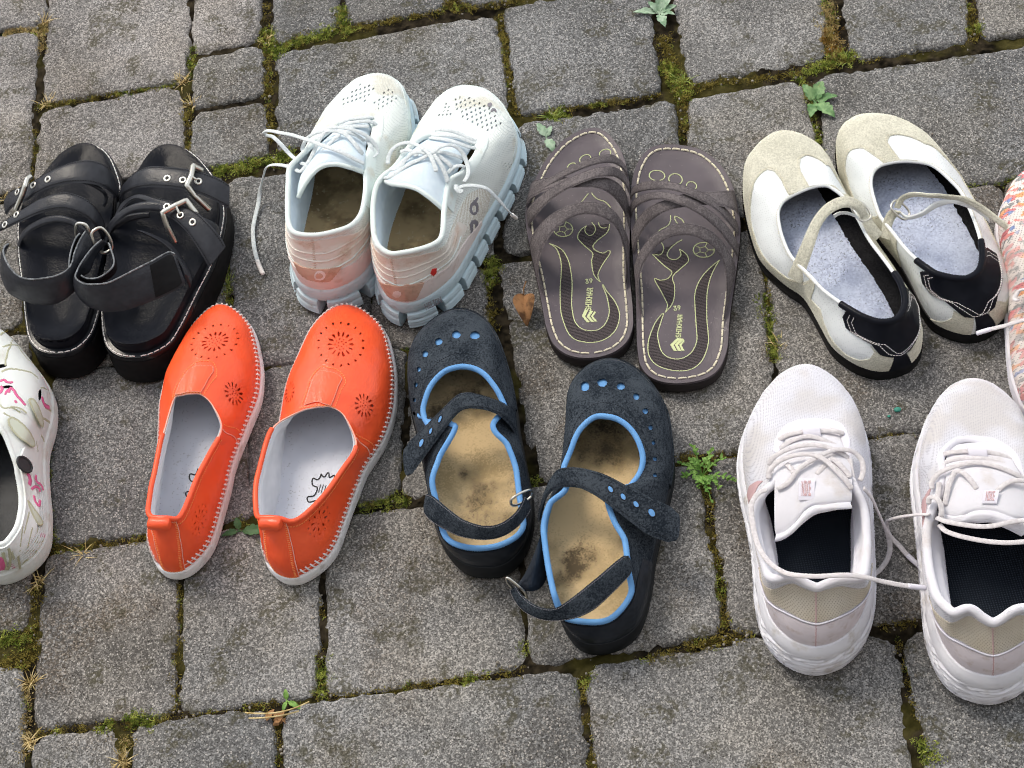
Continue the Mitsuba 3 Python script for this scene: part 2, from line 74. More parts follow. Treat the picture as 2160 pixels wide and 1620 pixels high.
'kl_tongue': [[[1969,-2352,780],[2050,-2357,840],[2130,-2324,890],[2216,-2259,930],[2294,-2236,950],[2394,-2247,960],[2581,-2243,920]],[[1996,-2191,840],[2082,-2181,890],[2179,-2155,930],[2294,-2138,960],[2443,-2136,970],[2600,-2149,930]],[[2028,-2011,860],[2111,-2016,900],[2207,-2001,940],[2321,-1993,950],[2468,-2007,950],[2624,-2030,910]],[[2078,-1835,850],[2173,-1831,890],[2289,-1818,910],[2412,-1812,920],[2523,-1824,910],[2634,-1845,860]],[[2203,-1510,770],[2278,-1519,800],[2365,-1517,810],[2448,-1532,810],[2538,-1563,800],[2629,-1594,770]],[[2277,-1318,670],[2333,-1330,700],[2409,-1338,710],[2484,-1351,710],[2559,-1368,700],[2634,-1385,670]]],
'kl_tongue_pad': [[[1971,-2378,740],[2042,-2403,800],[2119,-2386,860],[2201,-2342,900],[2301,-2300,920],[2416,-2282,930],[2581,-2256,900]],[[1967,-2364,800],[2048,-2369,860],[2128,-2336,910],[2214,-2271,950],[2292,-2247,970],[2391,-2259,980],[2578,-2255,940]]],
'kr_tongue': [[[3276,-2442,880],[3367,-2508,930],[3501,-2502,980],[3631,-2529,990],[3754,-2591,970],[3864,-2599,900]],[[3316,-2320,890],[3413,-2345,940],[3535,-2361,970],[3650,-2381,970],[3776,-2433,950],[3914,-2494,890]],[[3374,-2131,870],[3488,-2109,910],[3614,-2121,930],[3724,-2161,930],[3835,-2211,910],[3950,-2287,860]],[[3432,-1911,770],[3524,-1912,800],[3632,-1926,810],[3723,-1941,810],[3828,-1975,800],[3933,-2019,770]],[[3536,-1700,660],[3599,-1707,690],[3691,-1718,700],[3782,-1734,700],[3872,-1760,690],[3953,-1788,660]]],
'kr_tongue_pad': [[[3284,-2457,840],[3393,-2526,890],[3489,-2576,920],[3621,-2597,920],[3699,-2652,910],[3821,-2705,840]],[[3272,-2453,900],[3363,-2520,950],[3497,-2513,1000],[3626,-2540,1010],[3749,-2602,990],[3859,-2610,920]]],
}
LACES = {
'rl': [[[-1069,2011,960],[-1143,2028,1020],[-1271,2103,1070],[-1412,2214,1050],[-1559,2359,1000],[-1713,2524,920],[-1870,2666,840],[-1997,2806,740],[-2045,2849,680],[-2037,2863,620],[-1967,2841,600],[-1893,2712,620],[-1816,2555,660],[-1732,2371,760]],[[-1783,2233,820],[-1875,2325,760],[-1988,2471,620],[-2082,2579,460],[-2150,2612,280],[-2212,2604,120],[-2253,2476,50],[-2296,2290,40],[-2306,2067,35],[-2271,1816,35],[-2220,1648,35]],[[-1331,2742,740],[-1221,2752,780],[-1110,2743,790],[-978,2772,740]],[[-1300,2701,760],[-1147,2690,800],[-1017,2673,800],[-946,2663,750]],[[-1276,2670,780],[-1150,2638,800],[-1023,2627,780]],[[-1441,2543,860],[-1379,2549,920],[-1274,2510,950],[-1133,2444,950],[-1037,2403,900],[-971,2343,840],[-955,2299,800],[-1004,2206,820]],[[-1640,2391,800],[-1652,2457,820],[-1591,2507,880],[-1493,2499,940],[-1345,2463,970],[-1238,2404,980],[-1171,2314,980],[-1120,2219,970],[-1082,2166,920]],[[-1599,2237,820],[-1516,2225,880],[-1447,2262,930],[-1350,2340,970],[-1276,2401,970]],[[-1725,2177,830],[-1667,2129,860],[-1618,2169,880],[-1534,2288,920],[-1458,2417,950],[-1381,2499,960]],[[-1069,2401,840],[-1140,2420,920],[-1219,2430,960]],[[-1052,2417,850],[-1009,2312,840],[-1013,2245,820]],[[-1677,2262,820],[-1591,2196,870],[-1513,2202,900],[-1431,2222,950]]],
'rr': [[[-24,2305,720],[-97,2316,760],[-225,2386,800],[-324,2420,810],[-395,2459,780]],[[-30,2261,730],[-100,2266,770],[-196,2314,800],[-289,2342,810],[-379,2377,790],[-435,2430,760]],[[-21,2186,740],[-137,2183,810],[-265,2244,840],[-366,2297,830],[-458,2382,770]],[[-149,1986,840],[-241,1997,910],[-337,2023,940],[-438,2085,920],[-518,2268,820]],[[-859,2058,860],[-843,2133,880],[-786,2186,920],[-698,2189,960],[-621,2161,980],[-541,2075,1010],[-464,1953,1040],[-426,1829,1040],[-408,1728,1030]],[[-908,1876,880],[-806,1848,930],[-681,1887,980],[-538,1922,1010],[-432,1964,1020],[-355,2037,1000],[-274,2067,980],[-199,2052,940],[-150,1987,890],[-130,1902,860],[-133,1795,860],[-177,1706,860]],[[-826,1956,890],[-740,1933,930],[-677,1993,960],[-616,2018,990],[-533,2012,1000],[-494,1972,1010]],[[-403,1992,970],[-342,1928,960],[-284,1862,930],[-258,1847,880]],[[-421,1953,1010],[-370,1844,1000],[-336,1748,960],[-326,1675,920]],[[-313,1796,900],[-260,1848,910],[-187,1882,880],[-158,1876,850]],[[-234,1638,860],[-154,1636,880],[-56,1626,860],[19,1614,820],[75,1592,740],[145,1573,600],[192,1593,460],[236,1638,320]],[[-254,1677,860],[-251,1615,870],[-221,1587,860],[-211,1629,860]],[[-727,2102,940],[-683,2098,960],[-615,2053,980],[-578,1983,990]]],
'kl': [[[2147,-1471,770],[2231,-1460,810],[2336,-1465,830],[2458,-1477,830],[2591,-1487,810],[2677,-1496,770]],[[2142,-1582,810],[2244,-1546,850],[2388,-1543,870],[2476,-1580,860],[2580,-1641,830]],[[2029,-1748,850],[2047,-1713,880],[2173,-1670,920],[2326,-1663,940],[2471,-1699,940],[2575,-1752,920],[2652,-1798,870]],[[1993,-1889,880],[2014,-1822,900],[2106,-1779,950],[2249,-1773,990],[2373,-1812,1010],[2467,-1907,1020],[2537,-2029,1020],[2607,-2148,980]],[[2041,-2016,920],[2132,-2002,970],[2244,-1901,1000],[2368,-1838,1000],[2514,-1769,970],[2650,-1753,920],[2734,-1790,870],[2755,-1881,850],[2707,-2001,840]],[[2502,-1830,960],[2569,-1919,960],[2619,-2024,950]],[[2150,-1801,920],[2176,-1863,940],[2193,-1928,950]],[[2363,-1969,970],[2432,-1903,970],[2500,-1841,960]],[[1952,-2013,920],[1862,-2047,910],[1807,-2147,910],[1793,-2286,910],[1797,-2481,930],[1834,-2641,960],[1910,-2781,1000],[2028,-2874,1040],[2218,-2920,1050],[2395,-2932,1040],[2555,-2951,990],[2712,-2957,880],[2802,-2970,840],[3023,-2981,740]],[[2715,-2104,880],[2789,-2129,720],[2867,-2140,420],[2932,-2165,160],[2926,-2264,60],[2846,-2373,40],[2756,-2436,40]],[[2658,-1817,880],[2650,-1905,880],[2646,-1993,880]]],
'kr': [[[3396,-1838,770],[3482,-1844,810],[3606,-1869,830],[3741,-1899,830],[3839,-1925,810],[3931,-1971,770]],[[3384,-1945,800],[3459,-1932,840],[3592,-1957,870],[3724,-1991,870],[3865,-2045,830]],[[3241,-2186,870],[3260,-2118,880],[3348,-2070,920],[3498,-2053,950],[3651,-2071,960],[3777,-2126,950],[3902,-2196,920],[3977,-2244,880]],[[3294,-2384,930],[3348,-2254,970],[3421,-2136,980],[3474,-2140,990],[3525,-2237,1000],[3553,-2317,990]],[[3707,-2361,990],[3805,-2300,990],[3920,-2287,970],[4015,-2340,910]],[[3261,-2295,900],[3299,-2165,910]],[[3173,-2353,930],[3193,-2315,960],[3235,-2345,980],[3253,-2422,970],[3238,-2488,940]],[[3201,-2504,960],[3266,-2570,990],[3379,-2627,1010],[3504,-2669,1020],[3636,-2681,1030],[3778,-2659,1010],[3943,-2660,990]],[[3215,-2553,930],[3254,-2635,950],[3362,-2711,970],[3523,-2788,990],[3692,-2832,1000],[3902,-2826,980]],[[3156,-2434,900],[3112,-2284,660],[3046,-2135,400],[2972,-2032,200],[2950,-2026,90],[2971,-2119,50],[3023,-2201,40],[3070,-2295,35],[3161,-2432,35]]],
'knit': [[[4400,-338,640],[4407,-249,580],[4439,-225,600],[4489,-282,720],[4596,-278,770]],[[4524,-587,720],[4409,-535,620],[4290,-492,520],[4188,-472,470],[4039,-465,420]]],
}
# regions on the shoes' skins, (u, v) in ten-thousandths
HOLES = {
'orange_r': [[[5217,6026],[5217,6154],[5167,6282],[5133,6282],[5150,6154],[5183,6026]],[[5250,6410],[5233,6474],[5167,6538],[5150,6538],[5167,6474],[5233,6346]],[[5233,6795],[5200,6859],[5150,6795],[5133,6731],[5167,6731],[5217,6731]],[[5150,7179],[5117,7179],[5083,7051],[5083,6923],[5117,6987],[5167,7051]],[[5033,7372],[5017,7308],[5017,7179],[5033,7051],[5050,7115],[5050,7308]],[[4900,7372],[4900,7308],[4933,7115],[4950,7051],[4950,7179],[4933,7308]],[[4783,7115],[4800,6987],[4867,6987],[4900,6923],[4883,7051],[4833,7115]],[[4733,6731],[4767,6667],[4833,6731],[4867,6731],[4833,6795],[4767,6795]],[[4733,6282],[4783,6346],[4833,6410],[4867,6538],[4833,6538],[4767,6474]],[[4800,6026],[4833,6026],[4867,6218],[4883,6346],[4850,6282],[4800,6154]],[[4883,5769],[4917,5833],[4933,6026],[4933,6154],[4900,6090],[4883,5897]],[[4983,5641],[5000,5769],[5000,5962],[4983,6090],[4967,5962],[4967,5769]],[[5067,5641],[5083,5705],[5067,5962],[5050,6026],[5033,5962],[5050,5705]],[[5150,5705],[5150,5897],[5117,6090],[5100,6154],[5100,6026],[5133,5769]],[[5433,5449],[5433,5577],[5400,5705],[5383,5705],[5383,5577],[5400,5449]],[[5483,6026],[5467,6154],[5433,6218],[5417,6218],[5433,6090],[5467,5962]],[[5483,6667],[5450,6795],[5417,6795],[5400,6731],[5433,6667],[5467,6603]],[[5383,7308],[5333,7372],[5317,7372],[5300,7308],[5333,7244],[5383,7244]],[[5200,7756],[5167,7821],[5167,7692],[5167,7628],[5200,7628],[5217,7692]],[[5000,7949],[4967,7949],[4967,7885],[5000,7821],[5017,7821],[5017,7949]],[[4767,7821],[4750,7756],[4783,7692],[4817,7692],[4817,7756],[4800,7821]],[[4600,7244],[4600,7179],[4633,7179],[4650,7244],[4650,7308],[4633,7372]],[[4517,6474],[4533,6474],[4567,6603],[4583,6667],[4567,6667],[4533,6603]],[[4500,5769],[4533,5833],[4550,5897],[4567,6090],[4550,6026],[4517,5897]],[[4550,5256],[4583,5385],[4600,5577],[4600,5641],[4583,5577],[4567,5513]],[[4650,5128],[4667,5192],[4683,5321],[4683,5449],[4667,5385],[4633,5192]],[[4750,5000],[4783,5064],[4783,5192],[4783,5321],[4767,5256],[4750,5128]],[[4883,4936],[4900,4936],[4900,5064],[4900,5192],[4883,5128],[4867,5000]],[[5000,4744],[5017,4808],[5017,4936],[5000,5064],[4983,5000],[4983,4808]],[[5117,4679],[5117,4808],[5117,4936],[5100,5000],[5100,4936],[5100,4744]],[[5217,4808],[5233,4936],[5217,5064],[5200,5128],[5200,5000],[5200,4872]],[[5333,5064],[5333,5192],[5317,5321],[5300,5321],[5283,5256],[5300,5128]],[[5067,6474],[5067,6538],[5050,6538],[5033,6538],[5033,6474],[5050,6474]],[[5050,6731],[5033,6731],[5017,6731],[5033,6667],[5033,6667],[5050,6667]],[[4967,6795],[4967,6731],[4983,6667],[4983,6667],[4983,6731],[4983,6795]],[[4950,6538],[4950,6474],[4967,6538],[4967,6538],[4967,6603],[4950,6603]],[[5000,6346],[5017,6346],[5017,6410],[5000,6474],[5000,6410],[4983,6410]],[[5117,6474],[5117,6538],[5100,6538],[5100,6538],[5100,6474],[5117,6474]],[[5100,6795],[5083,6795],[5067,6795],[5083,6731],[5083,6731],[5100,6731]],[[5033,6987],[5017,6987],[5017,6923],[5017,6859],[5033,6923],[5050,6923]],[[4950,6923],[4933,6923],[4950,6859],[4967,6859],[4967,6923],[4967,6923]],[[4883,6731],[4900,6667],[4917,6667],[4917,6731],[4917,6731],[4900,6795]],[[4900,6474],[4917,6410],[4917,6474],[4917,6474],[4917,6538],[4900,6538]],[[4950,6218],[4967,6218],[4967,6282],[4967,6346],[4950,6346],[4933,6282]],[[5017,6154],[5033,6154],[5033,6218],[5017,6282],[5017,6218],[5017,6154]],[[5083,6218],[5100,6282],[5083,6346],[5067,6346],[5067,6282],[5083,6218]],[[6500,5128],[6517,5321],[6500,5833],[6483,6026],[6467,5897],[6467,5449]],[[6583,5064],[6583,5385],[6550,5833],[6533,6026],[6533,5769],[6567,5256]],[[6667,5385],[6650,5705],[6583,6154],[6567,6218],[6583,5962],[6633,5513]],[[6683,6218],[6650,6474],[6600,6603],[6567,6603],[6600,6410],[6650,6154]],[[6650,7179],[6617,7308],[6567,7179],[6550,7051],[6583,6923],[6633,6987]],[[6583,7885],[6533,7885],[6517,7564],[6517,7372],[6550,7372],[6583,7628]],[[6450,8269],[6433,8141],[6433,7821],[6450,7564],[6467,7756],[6483,8077]],[[6317,8205],[6317,8077],[6367,7756],[6400,7628],[6383,7821],[6367,8141]],[[6200,7885],[6233,7692],[6300,7564],[6350,7500],[6317,7692],[6267,7885]],[[6167,7372],[6217,7244],[6283,7244],[6333,7244],[6300,7372],[6217,7436]],[[6217,6795],[6250,6795],[6317,6859],[6333,6923],[6300,6987],[6233,6987]],[[6300,6282],[6333,6218],[6367,6410],[6383,6538],[6350,6603],[6300,6474]],[[6400,5641],[6417,5705],[6433,6026],[6417,6282],[6400,6218],[6383,5897]],[[6467,6538],[6483,6538],[6467,6667],[6467,6731],[6450,6731],[6450,6603]],[[6500,6795],[6500,6923],[6483,6923],[6483,6859],[6483,6795],[6500,6731]],[[6450,7179],[6433,7179],[6433,7115],[6450,7051],[6467,7051],[6467,7115]],[[6400,6987],[6417,6859],[6433,6859],[6433,6923],[6417,6987],[6400,7051]],[[6500,6154],[6517,6154],[6500,6282],[6483,6346],[6483,6282],[6483,6154]],[[6550,6410],[6550,6538],[6533,6603],[6533,6538],[6533,6474],[6550,6346]],[[6533,7115],[6517,7179],[6517,7115],[6517,7051],[6533,6987],[6533,6987]],[[6450,7500],[6433,7500],[6433,7436],[6450,7372],[6467,7372],[6467,7436]],[[6367,7436],[6350,7372],[6367,7308],[6383,7308],[6383,7372],[6383,7436]],[[6350,6987],[6367,6859],[6367,6923],[6383,6923],[6367,7051],[6350,7051]],[[6417,6410],[6433,6346],[6433,6410],[6417,6538],[6417,6538],[6400,6538]],[[3567,7308],[3533,7308],[3517,7051],[3517,6859],[3550,6987],[3583,7179]],[[3467,7564],[3450,7436],[3450,7051],[3467,6923],[3483,7115],[3483,7372]],[[3367,7308],[3367,7115],[3400,6923],[3417,6731],[3417,6987],[3400,7308]],[[3300,6667],[3317,6538],[3367,6538],[3383,6474],[3367,6603],[3333,6795]],[[3283,5833],[3300,5641],[3350,5897],[3383,6154],[3350,6154],[3300,6026]],[[3300,4615],[3333,4872],[3367,5321],[3383,5641],[3367,5705],[3317,5256]],[[3367,3782],[3383,4038],[3417,5128],[3417,5449],[3383,5000],[3367,4551]],[[3450,3782],[3467,4359],[3467,5064],[3450,5192],[3433,4872],[3433,4167]],[[3533,4359],[3550,4872],[3517,5192],[3500,5449],[3500,5192],[3517,4679]],[[3617,5064],[3617,5385],[3567,5577],[3550,5769],[3550,5449],[3583,5064]],[[3667,5705],[3650,5897],[3600,6026],[3567,5962],[3600,5897],[3633,5641]],[[3683,6346],[3650,6410],[3600,6410],[3583,6346],[3600,6218],[3667,6282]],[[3650,6923],[3617,6923],[3567,6731],[3550,6603],[3583,6603],[3650,6795]],[[3500,6603],[3483,6603],[3483,6538],[3483,6410],[3500,6474],[3500,6474]],[[3450,5833],[3467,5897],[3467,5962],[3467,6090],[3450,6026],[3450,6026]],[[3417,6667],[3400,6474],[3417,6538],[3433,6603],[3433,6667],[3433,6795]],[[3383,5962],[3400,6026],[3400,5962],[3417,6154],[3400,6154],[3383,6090]],[[3417,5385],[3433,5449],[3433,5513],[3433,5641],[3433,5769],[3417,5577]],[[3500,5513],[3517,5705],[3500,5705],[3483,5641],[3483,5641],[3483,5513]],[[3567,6026],[3567,6154],[3550,6090],[3533,6026],[3533,5962],[3550,5897]],[[9067,4487],[9083,4679],[9067,5000],[9033,5192],[9017,5064],[9033,4679]],[[9217,4808],[9217,5000],[9167,5256],[9133,5321],[9150,5128],[9183,4872]],[[9267,5577],[9250,5769],[9183,5897],[9150,5897],[9183,5705],[9250,5513]],[[9167,6795],[9117,6923],[9083,6731],[9083,6538],[9117,6538],[9167,6603]],[[8933,7885],[8917,7756],[8933,7372],[8967,7051],[8967,7244],[8967,7628]],[[8750,7949],[8767,7564],[8817,7179],[8867,6987],[8850,7244],[8800,7692]],[[8717,6667],[8767,6282],[8817,6282],[8833,6410],[8800,6603],[8750,6731]],[[8850,5064],[8900,5064],[8917,5385],[8917,5577],[8883,5577],[8850,5321]],[[8933,4103],[8967,4103],[8950,4295],[8950,4359],[8933,4295],[8917,4231]],[[9117,3910],[9133,3974],[9133,4103],[9117,4167],[9100,4103],[9100,3974]],[[9267,4167],[9283,4231],[9250,4359],[9233,4423],[9233,4295],[9250,4167]],[[9367,4679],[9350,4808],[9333,4872],[9317,4872],[9317,4808],[9350,4615]],[[9367,5513],[9350,5641],[9333,5705],[9317,5641],[9333,5577],[9367,5449]],[[9283,6667],[9250,6795],[9233,6795],[9233,6667],[9267,6538],[9283,6538]],[[9083,7949],[9050,8013],[9050,7885],[9067,7692],[9083,7692],[9100,7756]],[[8883,8910],[8850,8846],[8867,8590],[8883,8462],[8900,8526],[8900,8718]],[[8700,8974],[8700,8782],[8717,8590],[8733,8526],[8733,8718],[8733,8910]],[[8600,8013],[8617,7756],[8633,7692],[8650,7756],[8650,7885],[8617,8077]],[[8633,6346],[8650,6154],[8667,6218],[8683,6282],[8667,6410],[8633,6538]],[[8767,4872],[8783,4808],[8800,4936],[8783,5128],[8767,5128],[8750,5064]],[[8983,5641],[9000,5641],[9000,5705],[8983,5833],[8983,5769],[8967,5769]],[[9083,5641],[9083,5769],[9067,5833],[9050,5833],[9050,5769],[9067,5641]],[[9067,6282],[9050,6346],[9050,6282],[9050,6218],[9067,6154],[9083,6090]],[[8950,6731],[8950,6667],[8950,6603],[8967,6538],[8983,6538],[8983,6603]],[[8900,6346],[8917,6154],[8933,6154],[8933,6282],[8933,6346],[8900,6474]]],
'orange_l': [[[5383,5705],[5367,5897],[5317,6090],[5283,6154],[5300,6026],[5350,5769]],[[5400,6154],[5367,6346],[5317,6410],[5283,6410],[5317,6282],[5367,6154]],[[5350,6731],[5300,6859],[5267,6795],[5250,6731],[5283,6667],[5333,6667]],[[5250,7179],[5200,7244],[5200,7051],[5200,6987],[5217,6987],[5250,7051]],[[5117,7436],[5083,7436],[5117,7244],[5133,7115],[5150,7179],[5133,7372]],[[4983,7500],[4983,7372],[5033,7244],[5067,7179],[5067,7244],[5017,7436]],[[4900,7308],[4917,7179],[4983,7115],[5017,7051],[5000,7179],[4933,7308]],[[4867,6987],[4900,6923],[4967,6923],[5000,6923],[4967,6987],[4900,7051]],[[4900,6667],[4933,6603],[5000,6667],[5017,6731],[4983,6731],[4917,6731]],[[4983,6346],[5017,6282],[5050,6410],[5050,6474],[5033,6474],[4983,6410]],[[5083,5962],[5100,5962],[5117,6154],[5100,6282],[5083,6218],[5067,6090]],[[5167,5641],[5183,5705],[5183,5897],[5167,6090],[5150,6026],[5150,5769]],[[5250,5449],[5267,5577],[5233,5833],[5217,5962],[5217,5833],[5233,5577]],[[5333,5449],[5333,5641],[5283,5897],[5267,6026],[5267,5897],[5300,5577]],[[5567,4808],[5567,5000],[5533,5192],[5517,5192],[5533,5000],[5550,4808]],[[5600,5641],[5583,5833],[5550,5897],[5533,5897],[5550,5769],[5583,5577]],[[5550,6538],[5517,6731],[5500,6667],[5483,6667],[5517,6538],[5550,6474]],[[5400,7372],[5367,7436],[5367,7372],[5367,7308],[5400,7244],[5417,7244]],[[5200,7885],[5167,7885],[5183,7821],[5200,7756],[5217,7756],[5233,7821]],[[4983,8077],[4967,8013],[4983,7949],[5017,7885],[5033,7949],[5017,8013]],[[4767,7821],[4767,7756],[4800,7756],[4833,7756],[4833,7821],[4817,7885]],[[4617,7179],[4633,7115],[4667,7179],[4700,7308],[4683,7308],[4650,7308]],[[4567,6474],[4583,6474],[4633,6667],[4650,6731],[4633,6731],[4583,6603]],[[4600,6026],[4633,6090],[4667,6282],[4683,6410],[4650,6282],[4617,6154]],[[4700,5897],[4733,5962],[4767,6154],[4767,6218],[4750,6218],[4700,5962]],[[4850,5897],[4883,5897],[4883,5962],[4883,6026],[4867,6026],[4833,5897]],[[4983,5577],[5000,5513],[5017,5641],[5000,5705],[4983,5705],[4967,5641]],[[5100,5064],[5117,5064],[5117,5192],[5117,5256],[5100,5256],[5083,5192]],[[5217,4551],[5217,4551],[5217,4744],[5200,4872],[5200,4808],[5200,4679]],[[5317,4231],[5317,4295],[5317,4487],[5300,4615],[5300,4551],[5300,4359]],[[5417,4038],[5417,4167],[5400,4423],[5383,4551],[5383,4423],[5400,4167]],[[5500,4231],[5500,4423],[5483,4615],[5467,4679],[5467,4551],[5483,4295]],[[5200,6474],[5200,6538],[5183,6538],[5183,6538],[5183,6474],[5200,6410]],[[5183,6731],[5167,6795],[5167,6731],[5167,6667],[5183,6667],[5183,6667]],[[5100,6859],[5100,6795],[5117,6795],[5133,6731],[5133,6795],[5117,6859]],[[5100,6603],[5117,6603],[5117,6603],[5117,6603],[5117,6667],[5100,6667]],[[5167,6410],[5167,6410],[5167,6474],[5150,6474],[5150,6474],[5150,6410]],[[5267,6410],[5250,6474],[5233,6538],[5233,6474],[5250,6410],[5250,6410]],[[5217,6795],[5200,6795],[5200,6795],[5200,6731],[5217,6731],[5233,6667]],[[5150,6987],[5133,6987],[5133,6987],[5150,6923],[5150,6923],[5150,6987]],[[5067,7051],[5067,6987],[5067,6987],[5083,6923],[5083,6987],[5083,7051]],[[5033,6859],[5033,6795],[5050,6795],[5067,6795],[5050,6859],[5033,6923]],[[5050,6603],[5067,6538],[5083,6538],[5083,6603],[5067,6667],[5050,6667]],[[5117,6282],[5133,6282],[5133,6346],[5133,6410],[5117,6410],[5117,6346]],[[5183,6154],[5200,6154],[5200,6218],[5183,6282],[5183,6218],[5183,6154]],[[5250,6154],[5250,6218],[5233,6282],[5217,6282],[5233,6218],[5233,6154]],[[6433,4295],[6467,4359],[6450,4872],[6433,5192],[6417,5064],[6417,4615]],[[6550,3910],[6550,4231],[6500,4872],[6483,5064],[6483,4808],[6517,4231]],[[6617,4231],[6600,4615],[6550,5064],[6517,5192],[6533,4936],[6583,4423]],[[6650,5000],[6617,5321],[6550,5577],[6517,5641],[6550,5321],[6617,5000]],[[6617,6090],[6567,6282],[6517,6218],[6500,6090],[6533,5962],[6600,5833]],[[6517,6987],[6483,6987],[6467,6731],[6467,6474],[6500,6474],[6533,6667]],[[6400,7564],[6383,7436],[6383,7051],[6400,6859],[6417,6987],[6433,7244]],[[6283,7692],[6283,7500],[6317,7179],[6350,6923],[6350,7115],[6317,7564]],[[6183,7500],[6200,7308],[6267,7051],[6300,6923],[6283,7115],[6233,7436]],[[6150,7051],[6183,6859],[6250,6731],[6283,6667],[6250,6859],[6183,7051]],[[6167,6474],[6217,6282],[6267,6282],[6300,6346],[6267,6474],[6200,6538]],[[6250,5705],[6283,5641],[6317,5769],[6317,5962],[6300,5962],[6250,5897]],[[6333,4936],[6367,4936],[6383,5256],[6367,5577],[6350,5513],[6333,5192]],[[6417,5705],[6433,5705],[6417,5833],[6417,5897],[6400,5897],[6400,5833]],[[6450,5962],[6450,6026],[6433,6090],[6433,6026],[6433,5962],[6450,5833]],[[6400,6410],[6383,6474],[6383,6346],[6400,6218],[6417,6218],[6417,6346]],[[6350,6282],[6367,6090],[6383,6090],[6383,6154],[6367,6282],[6350,6346]],[[6450,5192],[6467,5192],[6450,5385],[6433,5513],[6433,5385],[6433,5321]],[[6517,5385],[6500,5577],[6500,5577],[6483,5641],[6483,5513],[6500,5385]],[[6483,6218],[6467,6346],[6467,6218],[6467,6154],[6483,6090],[6500,6026]],[[6400,6795],[6383,6795],[6383,6731],[6400,6603],[6417,6603],[6417,6667]],[[6317,6795],[6317,6731],[6333,6667],[6333,6667],[6333,6731],[6333,6795]],[[6300,6346],[6317,6218],[6317,6282],[6333,6282],[6317,6410],[6300,6474]],[[6367,5641],[6383,5577],[6383,5705],[6367,5833],[6367,5833],[6350,5833]],[[9250,3846],[9267,3974],[9233,4231],[9217,4359],[9217,4231],[9217,3974]],[[9383,4038],[9383,4231],[9333,4423],[9300,4551],[9317,4359],[9350,4103]],[[9417,4808],[9383,4936],[9333,5000],[9317,4936],[9350,4808],[9400,4744]],[[9300,5833],[9267,5833],[9233,5705],[9233,5513],[9267,5513],[9300,5641]],[[9083,6282],[9067,6154],[9100,5897],[9133,5705],[9133,5897],[9117,6154]],[[8950,5897],[8967,5705],[9017,5577],[9050,5513],[9033,5641],[8983,5897]],[[8950,4936],[8983,4872],[9033,4936],[9050,5000],[9017,5128],[8967,5064]],[[9083,4103],[9100,4167],[9117,4423],[9117,4551],[9100,4487],[9067,4295]],[[9150,3397],[9167,3462],[9167,3590],[9150,3654],[9150,3590],[9133,3526]],[[9300,3333],[9317,3397],[9300,3526],[9300,3590],[9283,3526],[9283,3397]],[[9433,3462],[9433,3526],[9417,3654],[9400,3718],[9400,3590],[9417,3462]],[[9500,3910],[9500,4038],[9483,4103],[9467,4103],[9483,4038],[9500,3910]],[[9517,4744],[9500,4872],[9467,4936],[9467,4872],[9483,4744],[9500,4679]],[[9400,5833],[9383,5897],[9367,5833],[9367,5705],[9383,5705],[9417,5705]],[[9200,6667],[9183,6603],[9183,6474],[9200,6410],[9217,6410],[9217,6538]],[[9000,6795],[8983,6731],[9000,6603],[9033,6474],[9033,6603],[9033,6667]],[[8867,6410],[8867,6282],[8900,6218],[8917,6218],[8900,6346],[8883,6474]],[[8817,5577],[8833,5449],[8867,5449],[8867,5577],[8850,5641],[8833,5641]],[[8867,4679],[8900,4551],[8917,4615],[8917,4744],[8900,4744],[8867,4808]],[[9000,3910],[9017,3846],[9033,3910],[9017,4038],[9000,4103],[8983,4038]],[[9167,4679],[9183,4679],[9183,4744],[9167,4808],[9167,4808],[9150,4744]],[[9250,4808],[9250,4872],[9233,4936],[9233,4872],[9233,4808],[9250,4744]],[[9233,5256],[9217,5321],[9200,5256],[9217,5192],[9217,5192],[9233,5192]],[[9133,5449],[9117,5385],[9133,5321],[9150,5321],[9150,5385],[9150,5449]],[[9100,5064],[9100,5000],[9117,5064],[9117,5128],[9117,5128],[9100,5128]]],
